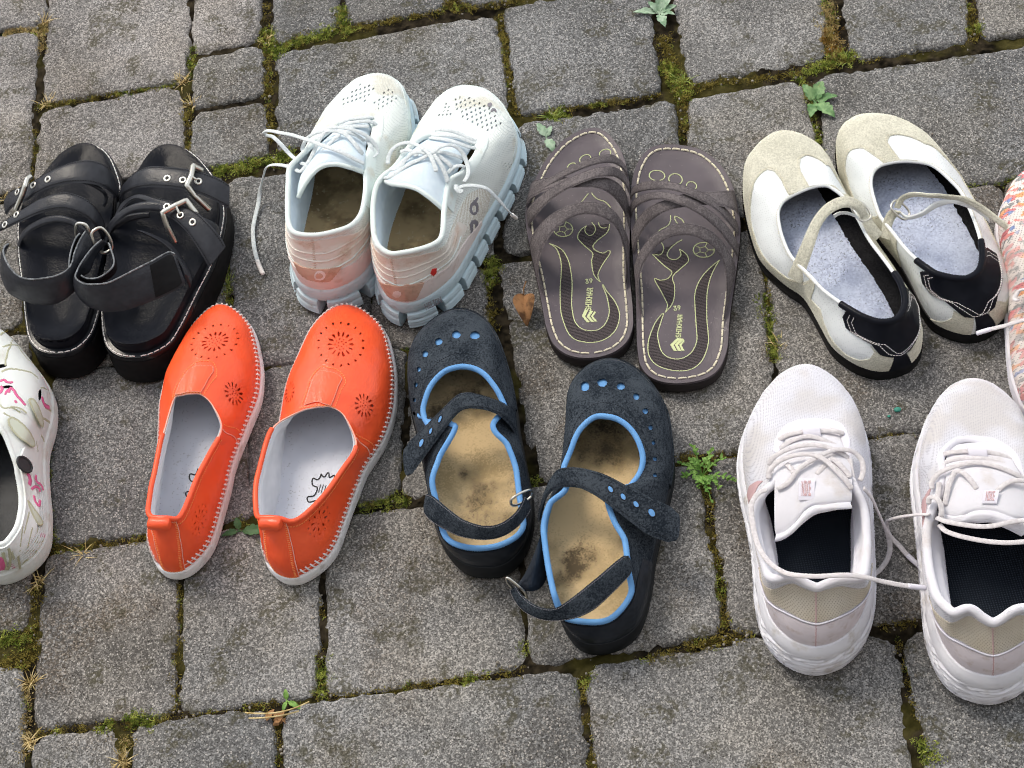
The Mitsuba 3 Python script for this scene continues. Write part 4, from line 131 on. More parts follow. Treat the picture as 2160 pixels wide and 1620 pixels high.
CLOG_PRINT = {
'pink': [[5,[[5617,7628],[5633,7564],[5650,7500],[5683,7436],[5733,7308],[5767,7244],[5783,7244],[5800,7244],[5833,7244],[5867,7179],[5900,7115],[5933,7051],[5967,6987],[5983,6923],[6017,6795],[6033,6731]]],[5,[[5600,8333],[5633,8269],[5650,8205],[5667,8141],[5683,8077],[5700,8013],[5700,7949],[5683,7949],[5700,7885],[5667,7885],[5650,7885],[5633,7885]]],[5,[[5983,7692],[5983,7564],[6000,7372],[6017,7244],[6067,7179],[6117,7179],[6167,7115],[6200,7179],[6250,7179],[6300,7179],[6350,7115],[6400,7051],[6450,6987],[6500,6923],[6550,6859],[6617,6667]]],[4,[[5850,8077],[5867,7949],[5883,7821],[5917,7692],[5933,7564]]],[4,[[6267,7628],[6283,7628],[6300,7628],[6317,7628],[6350,7564]]],[5,[[6350,769],[6400,1026],[6400,833],[6417,769],[6450,897],[6450,705],[6450,513],[6500,769],[6500,577],[6500,385],[6517,385],[6533,385]]],[9,[[6800,3013],[6833,3013],[6850,3013],[6867,2885],[6883,2821],[6900,2628],[6917,2436],[6933,2179],[6933,1859],[6933,1603],[6917,1218],[6900,833]]],[8,[[7817,8013],[7850,7821],[7867,7692],[7900,7500],[7917,7500],[7933,7500],[7967,7372],[7983,7372],[8000,7500],[8017,7564],[8033,7692],[8050,7885]]],[5,[[7983,5256],[8000,5321],[8017,5385],[8033,5449],[8050,5449],[8083,5321],[8100,5192],[8133,4872],[8150,4551],[8167,4231],[8200,3846],[8217,3654],[8233,3526],[8267,3333],[8283,3269],[8300,3333]]],[5,[[8183,7179],[8167,6923],[8167,6603],[8167,6282],[8167,5962],[8183,5513],[8200,5192],[8233,4808],[8250,4679],[8267,4551],[8300,4423],[8317,4359]]],[5,[[8350,6538],[8383,6538],[8417,6410],[8450,6346],[8467,6282],[8500,6154],[8533,5962],[8567,5705],[8600,5449],[8617,5256],[8633,5000],[8600,4872],[8583,4744],[8550,4744],[8533,4615],[8500,4615]]],[6,[[9233,2564],[9233,2372],[9217,2051],[9217,1795],[9200,1410],[9200,1218],[9183,769],[9167,321],[9150,0],[9167,0],[9183,0],[9200,64]]],[9,[[9983,7051],[9967,6731],[9950,6346],[9950,6026],[9933,5577],[9933,5192],[9933,4744],[9917,4167],[9917,3718],[9933,3333],[9933,2949],[9933,2500]]],[5,[[9800,2308],[9800,1859],[9800,1410],[9800,962],[9800,513]]]],
'olive': [[4,[[5650,6923],[5700,6731],[5750,6538],[5817,6282],[5867,6090],[5917,5897],[5967,5769],[6017,5513],[6067,5321],[6117,5128],[6150,4936],[6200,4679],[6233,4487],[6267,4231],[6300,3974],[6333,3718],[6367,3526],[6400,3333],[6433,3141],[6467,3013]]],[4,[[6217,9295],[6267,9103],[6333,8910],[6400,8782],[6483,8654],[6550,8526],[6633,8333],[6717,8205],[6783,8013],[6867,7821],[6933,7628],[7017,7436],[7083,7179],[7167,6859],[7250,6474],[7317,6154],[7383,5705],[7433,5321],[7483,5000],[7517,4872],[7550,4808],[7550,5256],[7517,5833],[7450,6474],[7383,6987],[7300,7500],[7200,7949],[7100,8333],[7017,8590],[6933,8782],[6833,8974],[6750,9103],[6700,9167],[6600,9295],[6533,9359],[6467,9359],[6383,9423],[6317,9423],[6267,9359],[6217,9295]]],[4,[[6633,6154],[6650,5833],[6700,5513],[6750,5321],[6800,5128],[6850,4936],[6900,4679],[6950,4487],[6983,4359],[7033,4038],[7067,3910],[7117,3526],[7150,3269],[7183,3013],[7217,2756],[7250,2500],[7283,2372],[7283,2756],[7267,3269],[7217,3910],[7183,4231],[7133,4615],[7067,5064],[7017,5256],[6967,5449],[6917,5641],[6867,5769],[6817,5897],[6767,5962],[6717,6090],[6667,6154],[6633,6154]]],[3,[[5600,8974],[5667,8974],[5733,8974],[5833,8910],[5917,8846],[6000,8718],[6067,8590],[6150,8462],[6200,8333],[6250,8269],[6317,8141],[6367,8077],[6433,7949],[6483,7885],[6533,7756],[6583,7692]]],[3,[[5667,1603],[5717,2564],[5733,3333],[5750,3846],[5750,4231],[5733,4679],[5733,5000],[5733,5256],[5733,5513],[5717,5833],[5733,6026],[5733,6218]]],[4,[[8433,9038],[8467,8526],[8517,8013],[8567,7500],[8617,7051],[8667,6603],[8717,6154],[8750,5769],[8800,5321],[8850,4808],[8900,4295],[8950,3846],[8983,3397],[9033,3397],[9050,4038],[9033,4679],[8983,5256],[8933,5705],[8883,6154],[8833,6538],[8783,6923],[8733,7308],[8683,7628],[8633,7949],[8583,8269],[8533,8526],[8483,8782],[8433,9038]]],[3,[[9100,9551],[9233,8910],[9367,8141],[9500,7179],[9600,5962]]],[4,[[9350,3782],[9367,3269],[9367,2821],[9367,2436],[9350,1987],[9350,1538],[9333,1154],[9317,769],[9283,385],[9250,0],[9233,0],[9200,0]]],[4,[[9600,3333],[9583,3269],[9567,3141],[9550,2949],[9533,2628],[9517,2244],[9500,1795],[9500,1218],[9483,641],[9467,0],[9483,0],[9500,0],[9517,0],[9533,0],[9550,0],[9583,0],[9600,0],[9617,64],[9633,256],[9650,577]]],[5,[[9733,9231],[9733,8654],[9750,8013],[9767,7372],[9783,6667],[9783,5897],[9800,5192],[9817,4423],[9817,3654],[9833,3013],[9850,2372],[9867,1795]]],[4,[[5750,1538],[5800,1538],[5833,1538],[5883,1538],[5900,1154],[5983,1538],[6017,1410],[6067,1410],[6100,1218],[6150,1218],[6200,1282],[6233,1090]]],[3,[[8100,128],[8167,256],[8217,64],[8283,192],[8350,256]]],[3,[[5850,2372],[5883,2500],[5917,2628],[5950,2756],[5983,2756],[6017,2756],[6050,2756],[6083,2628],[6117,2500],[6133,2179],[6150,1859],[6133,1218]]],[3,[[6633,3141],[6633,2628],[6633,2115],[6633,1667],[6583,833],[6550,321],[6550,128],[6567,0],[6600,0],[6633,0],[6650,0],[6683,0]]],[4,[[5617,4872],[5667,4487],[5700,4167],[5733,3782],[5767,3397],[5800,2949],[5817,2372],[5800,1410],[5833,1410],[5867,1410],[5900,1410],[5917,1154]]],[4,[[5517,3782],[5533,3462],[5533,3141],[5550,2692],[5533,1923]]],[3,[[6183,8397],[6233,8333],[6283,8205],[6350,8077],[6400,7949],[6450,7821],[6500,7692],[6567,7500],[6617,7372],[6667,7244],[6717,7115],[6767,6987]]],[3,[[5867,9167],[5983,9103],[6083,9038],[6167,8974],[6267,8846]]],[4,[[6967,1923],[6950,1410],[6933,897],[6900,385],[6867,0]]],[4,[[7150,2308],[7133,1538],[7117,897],[7083,256],[7067,0]]],[4,[[7400,1538],[7400,1090],[7400,705],[7400,321],[7400,64]]],[3,[[7533,3205],[7567,3141],[7617,2949],[7650,2821],[7683,2692]]],[3,[[8733,8205],[8850,8397],[8983,8462],[9117,8397],[9233,8205]]],[3,[[9100,6282],[9200,6218],[9317,5897],[9417,5385],[9500,4744]]],[4,[[9117,3846],[9167,3782],[9233,3590],[9283,3333],[9350,2885]]],[4,[[9317,64],[9383,0],[9450,0],[9517,0],[9567,0]]],[5,[[9600,1026],[9633,641],[9667,321],[9700,0],[9733,0]]],[6,[[9883,8654],[9900,7244],[9883,5577],[9883,3846],[9883,2051]]],[4,[[9667,5000],[9700,3654],[9717,2308],[9733,1026],[9750,0]]],[4,[[9700,7756],[9717,7051],[9733,6346],[9733,5641],[9750,4808]]],[3,[[8767,1859],[8850,2308],[8917,2564],[9000,2885],[9067,3077]]]],
}
PRINTS = {
'l': [[[508,1457],[576,1352],[588,1147],[548,894],[527,662],[546,465],[599,321],[699,255],[836,240],[951,296],[1028,416],[1049,548],[1017,690],[968,797],[940,882],[961,740],[964,583],[925,454],[854,380],[760,374],[681,421],[633,546],[634,721],[665,952],[668,1152],[636,1320],[508,1457]],[[924,915],[872,1034],[874,1174],[893,1272],[833,1365],[783,1456],[798,1536],[878,1604]],[[924,915],[918,1025],[969,1116],[1046,1223],[1052,1267],[994,1249],[935,1285],[908,1351],[941,1396],[1056,1487],[1092,1584]],[[878,1604],[855,1546],[880,1490],[929,1495],[955,1548],[930,1635]],[[993,1624],[1016,1553],[1064,1548]],[[865,1900],[941,1991]],[[974,1995],[1013,1914],[1087,1857],[1131,1764]]],
'r': [[[2035,968],[1901,863],[1804,742],[1742,558],[1718,330],[1700,142],[1645,1],[1558,-68],[1467,-70],[1384,-9],[1355,109],[1365,260],[1408,367],[1442,447],[1342,340],[1271,181],[1246,35],[1282,-84],[1377,-166],[1506,-211],[1630,-192],[1729,-89],[1798,106],[1818,331],[1853,557],[1906,743],[2035,968]],[[1460,463],[1490,565],[1456,708],[1416,863],[1474,833],[1547,849],[1581,922],[1516,1014],[1440,1149]],[[1460,463],[1556,592],[1586,743],[1588,861],[1660,928],[1741,993],[1752,1071],[1695,1162],[1691,1082],[1647,1050],[1587,1072],[1579,1144],[1639,1213],[1734,1267]],[[1669,1578],[1628,1461],[1541,1416],[1465,1328]],[[1706,1560],[1724,1464],[1778,1453],[1756,1520],[1706,1560]],[[1537,1273],[1549,1190],[1517,1135],[1456,1147]]],
'l_oval': [[[1217,2453],[1212,2432],[1196,2415],[1174,2405],[1150,2404],[1127,2413],[1112,2429],[1106,2449],[1112,2470],[1127,2487],[1149,2497],[1174,2498],[1196,2490],[1212,2474]],[[1017,2443],[1016,2421],[1005,2400],[985,2383],[961,2373],[938,2374],[920,2384],[910,2401],[911,2423],[923,2445],[942,2462],[966,2471],[989,2471],[1007,2461]],[[864,2377],[864,2362],[855,2346],[841,2333],[823,2324],[806,2323],[792,2328],[784,2339],[785,2354],[793,2370],[807,2383],[825,2392],[843,2393],[857,2388]]],
'r_oval': [[[1684,2056],[1672,2032],[1647,2017],[1616,2014],[1585,2024],[1558,2045],[1543,2072],[1542,2101],[1554,2126],[1579,2141],[1610,2144],[1642,2134],[1668,2113],[1683,2085]],[[1839,1973],[1825,1948],[1802,1933],[1774,1932],[1747,1943],[1727,1966],[1717,1996],[1719,2026],[1733,2051],[1756,2066],[1783,2068],[1810,2056],[1831,2033],[1841,2003]],[[1959,1867],[1948,1850],[1930,1840],[1909,1842],[1890,1853],[1876,1871],[1870,1894],[1873,1917],[1885,1934],[1903,1943],[1923,1942],[1943,1931],[1957,1912],[1963,1889]]],
'l_ball': [[[744,1588],[737,1561],[721,1538],[700,1522],[674,1514],[646,1515],[619,1525],[596,1542],[579,1565],[569,1593],[568,1621],[575,1648],[591,1671],[612,1687],[638,1695],[666,1694],[693,1684],[716,1667],[733,1643],[743,1616]]],
'r_ball': [[[2006,1094],[1997,1068],[1980,1047],[1956,1032],[1928,1024],[1898,1026],[1869,1035],[1845,1052],[1827,1075],[1817,1102],[1816,1130],[1825,1155],[1842,1177],[1866,1192],[1895,1200],[1925,1198],[1954,1189],[1978,1171],[1996,1148],[2006,1121]]],
'text': [[[786,920],[853,918],[794,972]],[[1537,465],[1602,463],[1545,516]],[[1556,153],[1609,407],[1512,165]],[[797,598],[848,859],[746,618]]],
'chev_r': [[[1552,146],[1481,83],[1452,92],[1523,155]],[[1452,92],[1481,83],[1501,12],[1472,21]],[[1580,131],[1519,76],[1492,85],[1555,146]],[[1492,85],[1519,76],[1539,5],[1509,14]],[[1581,103],[1548,71],[1531,78],[1580,126]],[[1531,78],[1548,71],[1566,4],[1542,8]]],
'chev_l': [[[744,623],[710,551],[737,542],[773,610]],[[710,551],[737,542],[772,470],[745,475]],[[791,602],[752,540],[777,535],[818,590]],[[752,540],[777,535],[812,467],[784,472]],[[830,588],[789,533],[807,530],[841,574]],[[789,533],[807,530],[840,466],[818,470]]],
}
PAVERS = [
[[-5709,6890],[-4563,6715],[-4525,5539],[-5624,5698]],
[[-5774,5615],[-4612,5400],[-4584,3205],[-5594,3237]],
[[-5587,3148],[-4599,3108],[-4589,1514],[-5468,1570]],
[[-5461,1479],[-4529,1401],[-4299,-972],[-5275,-993]],
[[-5269,-1065],[-4371,-1076],[-4380,-1790],[-5216,-1774]],
[[-5190,-2116],[-4396,-2149],[-4367,-3245],[-5113,-3136]],
[[-4502,6778],[-2946,6512],[-2981,4397],[-4448,4385]],
[[-2862,6418],[-2149,6336],[-2200,4825],[-2870,4770]],
[[-2057,6241],[-1330,6156],[-1360,4858],[-2038,4708]],
[[-1207,6128],[-100,6034],[-256,4891],[-1234,4873]],
[[-4,5938],[1406,5924],[1307,4895],[-57,4876]],
[[-2855,4657],[-2188,4712],[-2185,4020],[-2873,3987]],
[[-2874,3895],[-2187,3921],[-2156,3210],[-2915,3170]],
[[-2006,4591],[262,4655],[282,3338],[-2040,3251]],
[[398,4724],[1871,4774],[1774,3249],[400,3276]],
[[2145,4814],[3702,4902],[3479,3374],[2118,3328]],
[[3882,4862],[5116,4877],[4874,3333],[3755,3336]],
[[5302,4836],[6640,4826],[6258,3253],[5026,3341]],
[[-4493,4274],[-3041,4315],[-2983,3208],[-4513,3141]],
[[-2545,2885],[-1185,2931],[-1282,610],[-2498,642]],
[[-4499,3026],[-2639,3028],[-2566,855],[-4364,972]],
[[-4233,851],[-2474,746],[-2400,-993],[-4197,-979]],
[[-2411,551],[-945,566],[-1132,-979],[-2374,-997]],
[[-1105,2928],[322,3062],[-59,1503],[-1176,1447]],
[[-1172,1367],[-113,1410],[-209,548],[-1205,640]],
[[400,3084],[1913,3099],[1775,1540],[68,1514]],
[[2074,3104],[3167,3113],[3128,1538],[1883,1543]],
[[3350,3140],[6227,3142],[5789,1539],[3236,1541]],
[[-865,590],[-159,615],[15,-1024],[-1052,-1031]],
[[3,1400],[2443,1355],[2223,-994],[107,-1020]],
[[2523,1352],[4744,1437],[4245,-1095],[2311,-1009]],
[[4808,1448],[5815,1475],[5107,-1096],[4302,-1095]],
[[-4244,-1087],[-3107,-1080],[-3102,-2760],[-4249,-2716]],
[[-2989,-1089],[-1850,-1122],[-1917,-2785],[-3039,-2753]],
[[-1750,-1119],[-103,-1130],[-182,-2792],[-1807,-2793]],
[[-3,-1118],[1511,-1109],[1427,-2720],[-103,-2778]],
[[1627,-1109],[2556,-1110],[2309,-2806],[1549,-2739]],
[[2623,-1102],[3884,-1101],[3582,-2884],[2370,-2789]],
[[3949,-1103],[5107,-1096],[4618,-2874],[3643,-2885]],
[[-4243,-2845],[-3561,-2853],[-3533,-3529],[-4249,-3426]],
[[-3419,-2841],[-2290,-2874],[-2282,-3709],[-3432,-3543]],
[[-2141,-2879],[219,-2905],[187,-4066],[-2183,-3724]],
[[358,-2909],[1705,-2829],[2794,-2977],[2724,-4432],[297,-4082]],
[[2913,-2995],[4553,-2972],[4168,-4640],[2830,-4447]],
]
MOSS = [
([[-4939,5540],[-4496,5447]], 1.2, 2),
([[-4563,5821],[-4507,5096]], 1.0, 2),
([[-4552,4352],[-3080,4377]], 0.9, 0),
([[-3778,4364],[-3080,4377]], 1, 1),
([[-4562,4023],[-4570,3315]], 0.8, 0),
([[-2930,4908],[-2906,4355]], 0.8, 1),
([[-2942,4160],[-2958,3317]], 0.9, 0),
([[-2131,5375],[-2122,4948]], 0.4, 0),
([[-2123,4879],[-2105,3340]], 1.1, 0),
([[-2147,4953],[-1984,4504]], 1.4, 1),
([[-2029,4651],[-1347,4820]], 1.3, 1),
([[-1332,5134],[-1253,4696]], 1.4, 1),
([[-1324,4780],[-244,4846]], 1.0, 0),
([[-235,4971],[-25,4785]], 1.2, 0),
([[-22,4820],[577,4833]], 1.0, 0),
([[311,4645],[370,3262]], 1.1, 0),
([[390,3226],[1791,3233]], 1.1, 0),
([[643,3144],[882,3160]], 1.4, 1),
([[1952,4025],[2007,3093]], 1.2, 0),
([[1896,3635],[2052,3083]], 1.5, 1),
([[2002,3062],[1942,2601]], 1, 0),
([[2080,3271],[3208,3234]], 0.9, 0),
([[3618,4149],[3584,3352]], 1.3, 2),
([[3566,3753],[3573,3420]], 1.6, 3),
([[3208,3234],[3800,3373]], 1.5, 1),
([[3196,3172],[3205,2106]], 1.1, 1),
([[4973,3860],[4967,3327]], 1.2, 0),
([[4966,3525],[5014,3409]], 1.6, 1),
([[4463,1562],[4943,1528]], 1.3, 1),
([[-2719,3069],[-1881,3137]], 1.5, 1),
([[-1882,3106],[-1403,3138]], 0.9, 0),
([[-2583,2868],[-2576,1386]], 1.0, 1),
([[-34,1487],[-100,1158]], 1.5, 1),
([[-118,1161],[-124,609]], 0.8, 0),
([[2453,1307],[2439,471]], 0.9, 0),
([[2374,592],[2392,-161]], 1.2, 1),
([[2392,1609],[2443,1252]], 0.9, 0),
([[-994,629],[-865,590]], 0.8, 1),
([[-4212,-1044],[-3241,-1058]], 0.7, 0),
([[-1478,-1019],[-1018,-1027]], 1.2, 1),
([[22,-1040],[147,-1036]], 1.1, 1),
([[1352,-1019],[1876,-1093]], 1.1, 0),
([[1569,-1080],[1488,-2730]], 1.0, 0),
([[1497,-2061],[1472,-2463]], 1.1, 1),
([[687,-2887],[1712,-2786]], 0.7, 0),
([[1130,-2782],[1591,-2811]], 1.1, 0),
([[-1809,-2827],[-183,-2839]], 0.7, 0),
([[-674,-2871],[-594,-2841]], 1.5, 1),
([[-1910,-2421],[-1848,-2821]], 1.3, 1),
([[-1839,-1848],[-1891,-2424]], 0.5, 0),
([[-3064,-1560],[-3102,-2760]], 0.6, 0),
([[-4305,-1339],[-4331,-2136]], 0.9, 0),
([[-4590,-1871],[-4323,-1868]], 1.5, 1),
([[-4557,-2101],[-4333,-2091]], 1.4, 0),
([[-4348,-2223],[-4339,-3000]], 0.8, 2),
([[-4262,-2779],[-3110,-2810]], 0.8, 0),
([[-3744,-2813],[-3606,-2804]], 1.2, 1),
([[-3488,-2745],[-3248,-2845]], 1.8, 1),
([[-3505,-2913],[-3519,-3203]], 1.2, 2),
([[-3110,-2802],[-1966,-2825]], 0.5, 0),
([[-2204,-2895],[-2238,-3391]], 0.8, 0),
([[293,-2933],[269,-3759]], 0.5, 0),
([[269,-2972],[340,-3026]], 1.2, 1),
([[-174,-2558],[-149,-2693]], 1.0, 1),
([[3034,-1059],[3420,-1076]], 0.6, 0),
([[2742,-2860],[3007,-2880]], 0.8, 0),
([[2840,-2941],[2895,-3906]], 0.5, 0),
([[2823,-3895],[2852,-4099]], 1.4, 1),
([[-4773,1502],[-4494,1451]], 0.4, 0),
([[-4252,-44],[-4173,-954]], 0.8, 1),
([[-2233,579],[-1879,586]], 0.4, 0),
([[3742,3319],[4967,3327]], 0.4, 0),
([[-4860,3121],[-4596,3145]], 1.0, 2),
([[-2526,-982],[-2446,-1188]], 1, 1),
]
TUFTS = [
([-3006,4388], 2, 16),
([-2912,4048], 2, 12),
([714,3148], 3, 16),
([2049,3374], 3, 10),
([-2572,1642], 3, 14),
([-3905,-1123], 2, 9),
([-4316,-2294], 2, 12),
([-4299,-2837], 2, 14),
([-3516,-3142], 2, 12),
([3674,3333], 3, 10),
([2409,4], 2, 9),
([-4526,5561], 2, 16),
([3257,2871], 2, 10),
([-4284,-1328], 2, 9),
([-4802,3122], 2, 8),
([-4442,4364], 2, 10),
([-2125,4809], 2, 9),
]
SPOT = {
'buckle_r': [[-2626,2404,760],[-2691,2401,850],[-2706,2271,860],[-2752,2165,850],[-2701,2098,760],[-2598,2046,600]],
'prong_r': [[-2708,2257,870],[-2664,2229,840]],
'buckle_r2': [[-2675,1849,800],[-2749,1956,880],[-2857,1902,890],[-2974,1851,880],[-2958,1772,760],[-2922,1710,600]],
'prong_r2': [[-2846,1903,900],[-2820,1825,850]],
'eyes_r': [[-2952,2329,820],[-2802,2281,820],[-2656,2255,800],[-2945,1958,830],[-2817,1832,820],[-2704,1757,770]],
'eyes_l': [[-4104,2582,740],[-4271,2599,680],[-4468,2641,580],[-4419,2272,660],[-4563,2236,600]],
'buckle_l': [[-4290,2671,740],[-4318,2624,760],[-4332,2544,760],[-4380,2481,700],[-4475,2431,580],[-4520,2436,500]],
'ring_r': [[-3546,1650,900],[-3529,1620,840]],
'ring_l': [[-3716,1770,900],[-3731,1731,800]],
'ring_ml': [[3283,926,630],[3330,840,600]],
'ring_mr': [[3628,877,610],[3677,840,570]],
'ring_bl': [[-35,-1604,640],[21,-1569,620]],
'ring_br': [[-162,-2379,620],[-108,-2415,560]],
'button': [[-4158,-530,620]],
'leaf': [[212,933,0],[199,594,0]],
'weed': [[1944,4312,0]],
'weed2': [[3259,2807,0]],
'weed3': [[622,2863,0]],
'weed4': [[1535,-1220,0]],
'weed5': [[-2507,-1130,0]],
'weed6': [[-2143,-2811,0]],
'straw': [[-2484,-2880,30],[-2310,-2929,60],[-2150,-2941,80],[-1952,-2867,40]],
'straw2': [[-2454,-2935,30],[-2254,-2962,50],[-2041,-2939,40]],
'crumb': [[-2219,-2958,30]],
'blue_strap_dots_r': [[742,-1675,690],[827,-1750,680],[929,-1822,650],[1030,-1891,610]],
'blue_strap_dots_l': [[-644,-685,620],[-728,-756,570],[-810,-823,500]],
'tongue_tag_l': [[2231,-2024,970],[2302,-2036,970],[2208,-2150,950]],
'tongue_tag_r': [[3614,-2371,990],[3680,-2382,990],[3585,-2452,990]],
'helion': [[-692,768,270],[-539,828,270]],
'wear': [[-352,-1242,220],[-335,-168,200],[733,-903,200],[321,-2032,220],[-634,-280,200]],
'teal': [[3293,-860,0],[3207,-915,0]],
}
# ---------------------------------------------------------------- mesh helpers
UP = np.array([0.0, 0.0, 1.0])


def norm(a):
    return a / np.maximum(np.linalg.norm(a, axis=-1, keepdims=True), 1e-12)


def smst(a, b, x):
    t = np.clip((x - a) / (b - a), 0, 1)
    return t * t * (3 - 2 * t)


def akima(t, p, closed=False):
    if closed:
        t2 = np.concatenate([t[-4:-1] - 1, t, t[1:4] + 1])
        p2 = np.concatenate([p[-4:-1], p, p[1:4]])
        return Akima1DInterpolator(t2, p2)
    return Akima1DInterpolator(t, p) if len(t) > 2 else (lambda x: p[0] + (p[-1] - p[0]) * np.asarray(x)[:, None])


def curve(p, n, closed=False):
    """A smooth curve through the points, sampled n times evenly by length."""
    p = np.asarray(p, float)
    if closed:
        p = np.vstack([p, p[:1]])
    d = np.r_[0, np.cumsum(np.linalg.norm(np.diff(p, axis=0), axis=1) + 1e-9)]
    f = akima(d / d[-1], p, closed)
    q = f(np.linspace(0, 1, 20 * len(p)))
    d = np.r_[0, np.cumsum(np.linalg.norm(np.diff(q, axis=0), axis=1) + 1e-12)]
    x = np.linspace(0, d[-1], n + 1)[:-1] if closed else np.linspace(0, d[-1], n)
    return np.stack([np.interp(x, d, q[:, k]) for k in range(q.shape[1])], 1)


def length(p):
    return np.linalg.norm(np.diff(p, axis=0), axis=1).sum()


def join(ms):
    vs, fs, k = [], [], 0
    for v, f in ms:
        vs.append(v)
        fs.append(np.asarray(f) + k)
        k += len(v)
    return np.vstack(vs), np.vstack(fs)


def quads(nu, nv, closed_u=False, closed_v=False, flip=False):
    a, b = np.arange(nu if closed_u else nu - 1), np.arange(nv if closed_v else nv - 1)
    i, j = [x.ravel() for x in np.meshgrid(a, b, indexing="ij")]
    i2, j2 = (i + 1) % nu, (j + 1) % nv
    q = np.stack([i * nv + j, i2 * nv + j, i2 * nv + j2, i * nv + j2], 1)
    if flip:
        q = q[:, ::-1]
    return np.vstack([q[:, [0, 1, 2]], q[:, [0, 2, 3]]])


def frames(p, up=None):
    """Tangent, side and normal along a curve; the normal stays near up (n x 3 or one vector)."""
    t = norm(np.gradient(p, axis=0))
    up = np.broadcast_to(UP if up is None else np.asarray(up, float), p.shape)
    s = np.cross(t, up)
    bad = np.linalg.norm(s, axis=1) < 0.15
    if bad.any() and not bad.all():
        i = np.arange(len(p))
        for k in range(3):
            s[bad, k] = np.interp(i[bad], i[~bad], s[~bad, k])
    s = norm(s)
    return t, s, norm(np.cross(s, t))


def tube(p, r, sides=8, flat=1.0, up=None, caps=True):
    """A tube along p; flat < 1 makes its section a flat oval lying across up."""
    p = np.asarray(p, float)
    t, s, n = frames(p, up)
    a = np.arange(sides) * 2 * np.pi / sides
    r = np.broadcast_to(r, (len(p),))[:, None, None]
    c = p[:, None] + r * (np.cos(a)[None, :, None] * s[:, None] + flat * np.sin(a)[None, :, None] * n[:, None])
    v, f = c.reshape(-1, 3), quads(len(p), sides, closed_v=True)
    if caps:
        m = len(v)
        v = np.vstack([v, p[:1] - t[:1] * r[0, 0] * 0.4, p[-1:] + t[-1:] * r[-1, 0] * 0.4])
        j = np.arange(sides)
        f = np.vstack([f, np.stack([j, (j + 1) % sides, j * 0 + m], 1), np.stack([(j + 1) % sides + m - sides, j + m - sides, j * 0 + m + 1], 1)])
    return v, f


def ring(p, r, sides=8):
    """A closed tube through the points p."""
    t = norm(np.roll(p, -1, 0) - np.roll(p, 1, 0))
    s = norm(np.cross(t, UP) + 1e-9)
    n = np.cross(s, t)
    a = np.arange(sides) * 2 * np.pi / sides
    r = np.broadcast_to(r, (len(p),))[:, None, None]
    c = p[:, None] + r * (np.cos(a)[None, :, None] * s[:, None] + np.sin(a)[None, :, None] * n[:, None])
    return c.reshape(-1, 3), quads(len(p), sides, closed_u=True, closed_v=True)


def sheet(rows, th, n=48, m=None, round_ends=0.0, crown=0.0):
    """A strip of leather or cloth through rows of points (at least two edges), th thick, with rounded edges."""
    R = np.array([curve(r, n) for r in rows])
    k = len(R)
    m = m or max(7, 4 * k)
    f = akima(np.linspace(0, 1, k), R) if k > 2 else None
    s = np.linspace(0, 1, m)
    G = f(s) if f is not None else R[0][None] * (1 - s[:, None, None]) + R[1][None] * s[:, None, None]
    G = G.transpose(1, 0, 2)  # along, across
    if round_ends:
        w = np.linalg.norm(G[-1, -1] - G[-1, 0])
        x = 2 * s - 1
        for end, i0 in ((1, n - 1), (0, 0)):
            if round_ends in (1.0, 3.0) and end == 1 or round_ends in (2.0, 3.0) and end == 0:
                d = norm(G[i0] - G[i0 - 4 if end else i0 + 4])
                G[i0 - 1 if end else 1] += d * (w * 0.10 * (1 - x**2))[:, None]
                G[i0] += d * (w * 0.28 * (np.sqrt(np.maximum(1 - x**4, 0))))[:, None]
    du, dv = np.gradient(G, axis=0), np.gradient(G, axis=1)
    N = norm(np.cross(du, dv))
    if N[..., 2].mean() < 0:
        N = -N
    x = 2 * s - 1
    prof = np.sqrt(np.maximum(1 - x**6, 0))[None, :, None]
    C = crown * (1 - x**2)[None, :, None]
    top, bot = G + N * (th / 2 * prof + C), G - N * (th / 2 * prof - C)
    L = np.concatenate([top, bot[:, ::-1]], 1)
    v, f = L.reshape(-1, 3), quads(n, 2 * m, closed_v=True)
    M = len(v)
    v = np.vstack([v, L[0].mean(0, keepdims=True), L[-1].mean(0, keepdims=True)])
    j = np.arange(2 * m)
    k = M - 2 * m
    f = np.vstack([f, np.stack([j, (j + 1) % (2 * m), j * 0 + M], 1), np.stack([(j + 1) % (2 * m) + k, j + k, j * 0 + M + 1], 1)])
    tm = trimesh.Trimesh(v, f, process=False)
    if tm.volume < 0:
        f = f[:, ::-1]
    return v, f


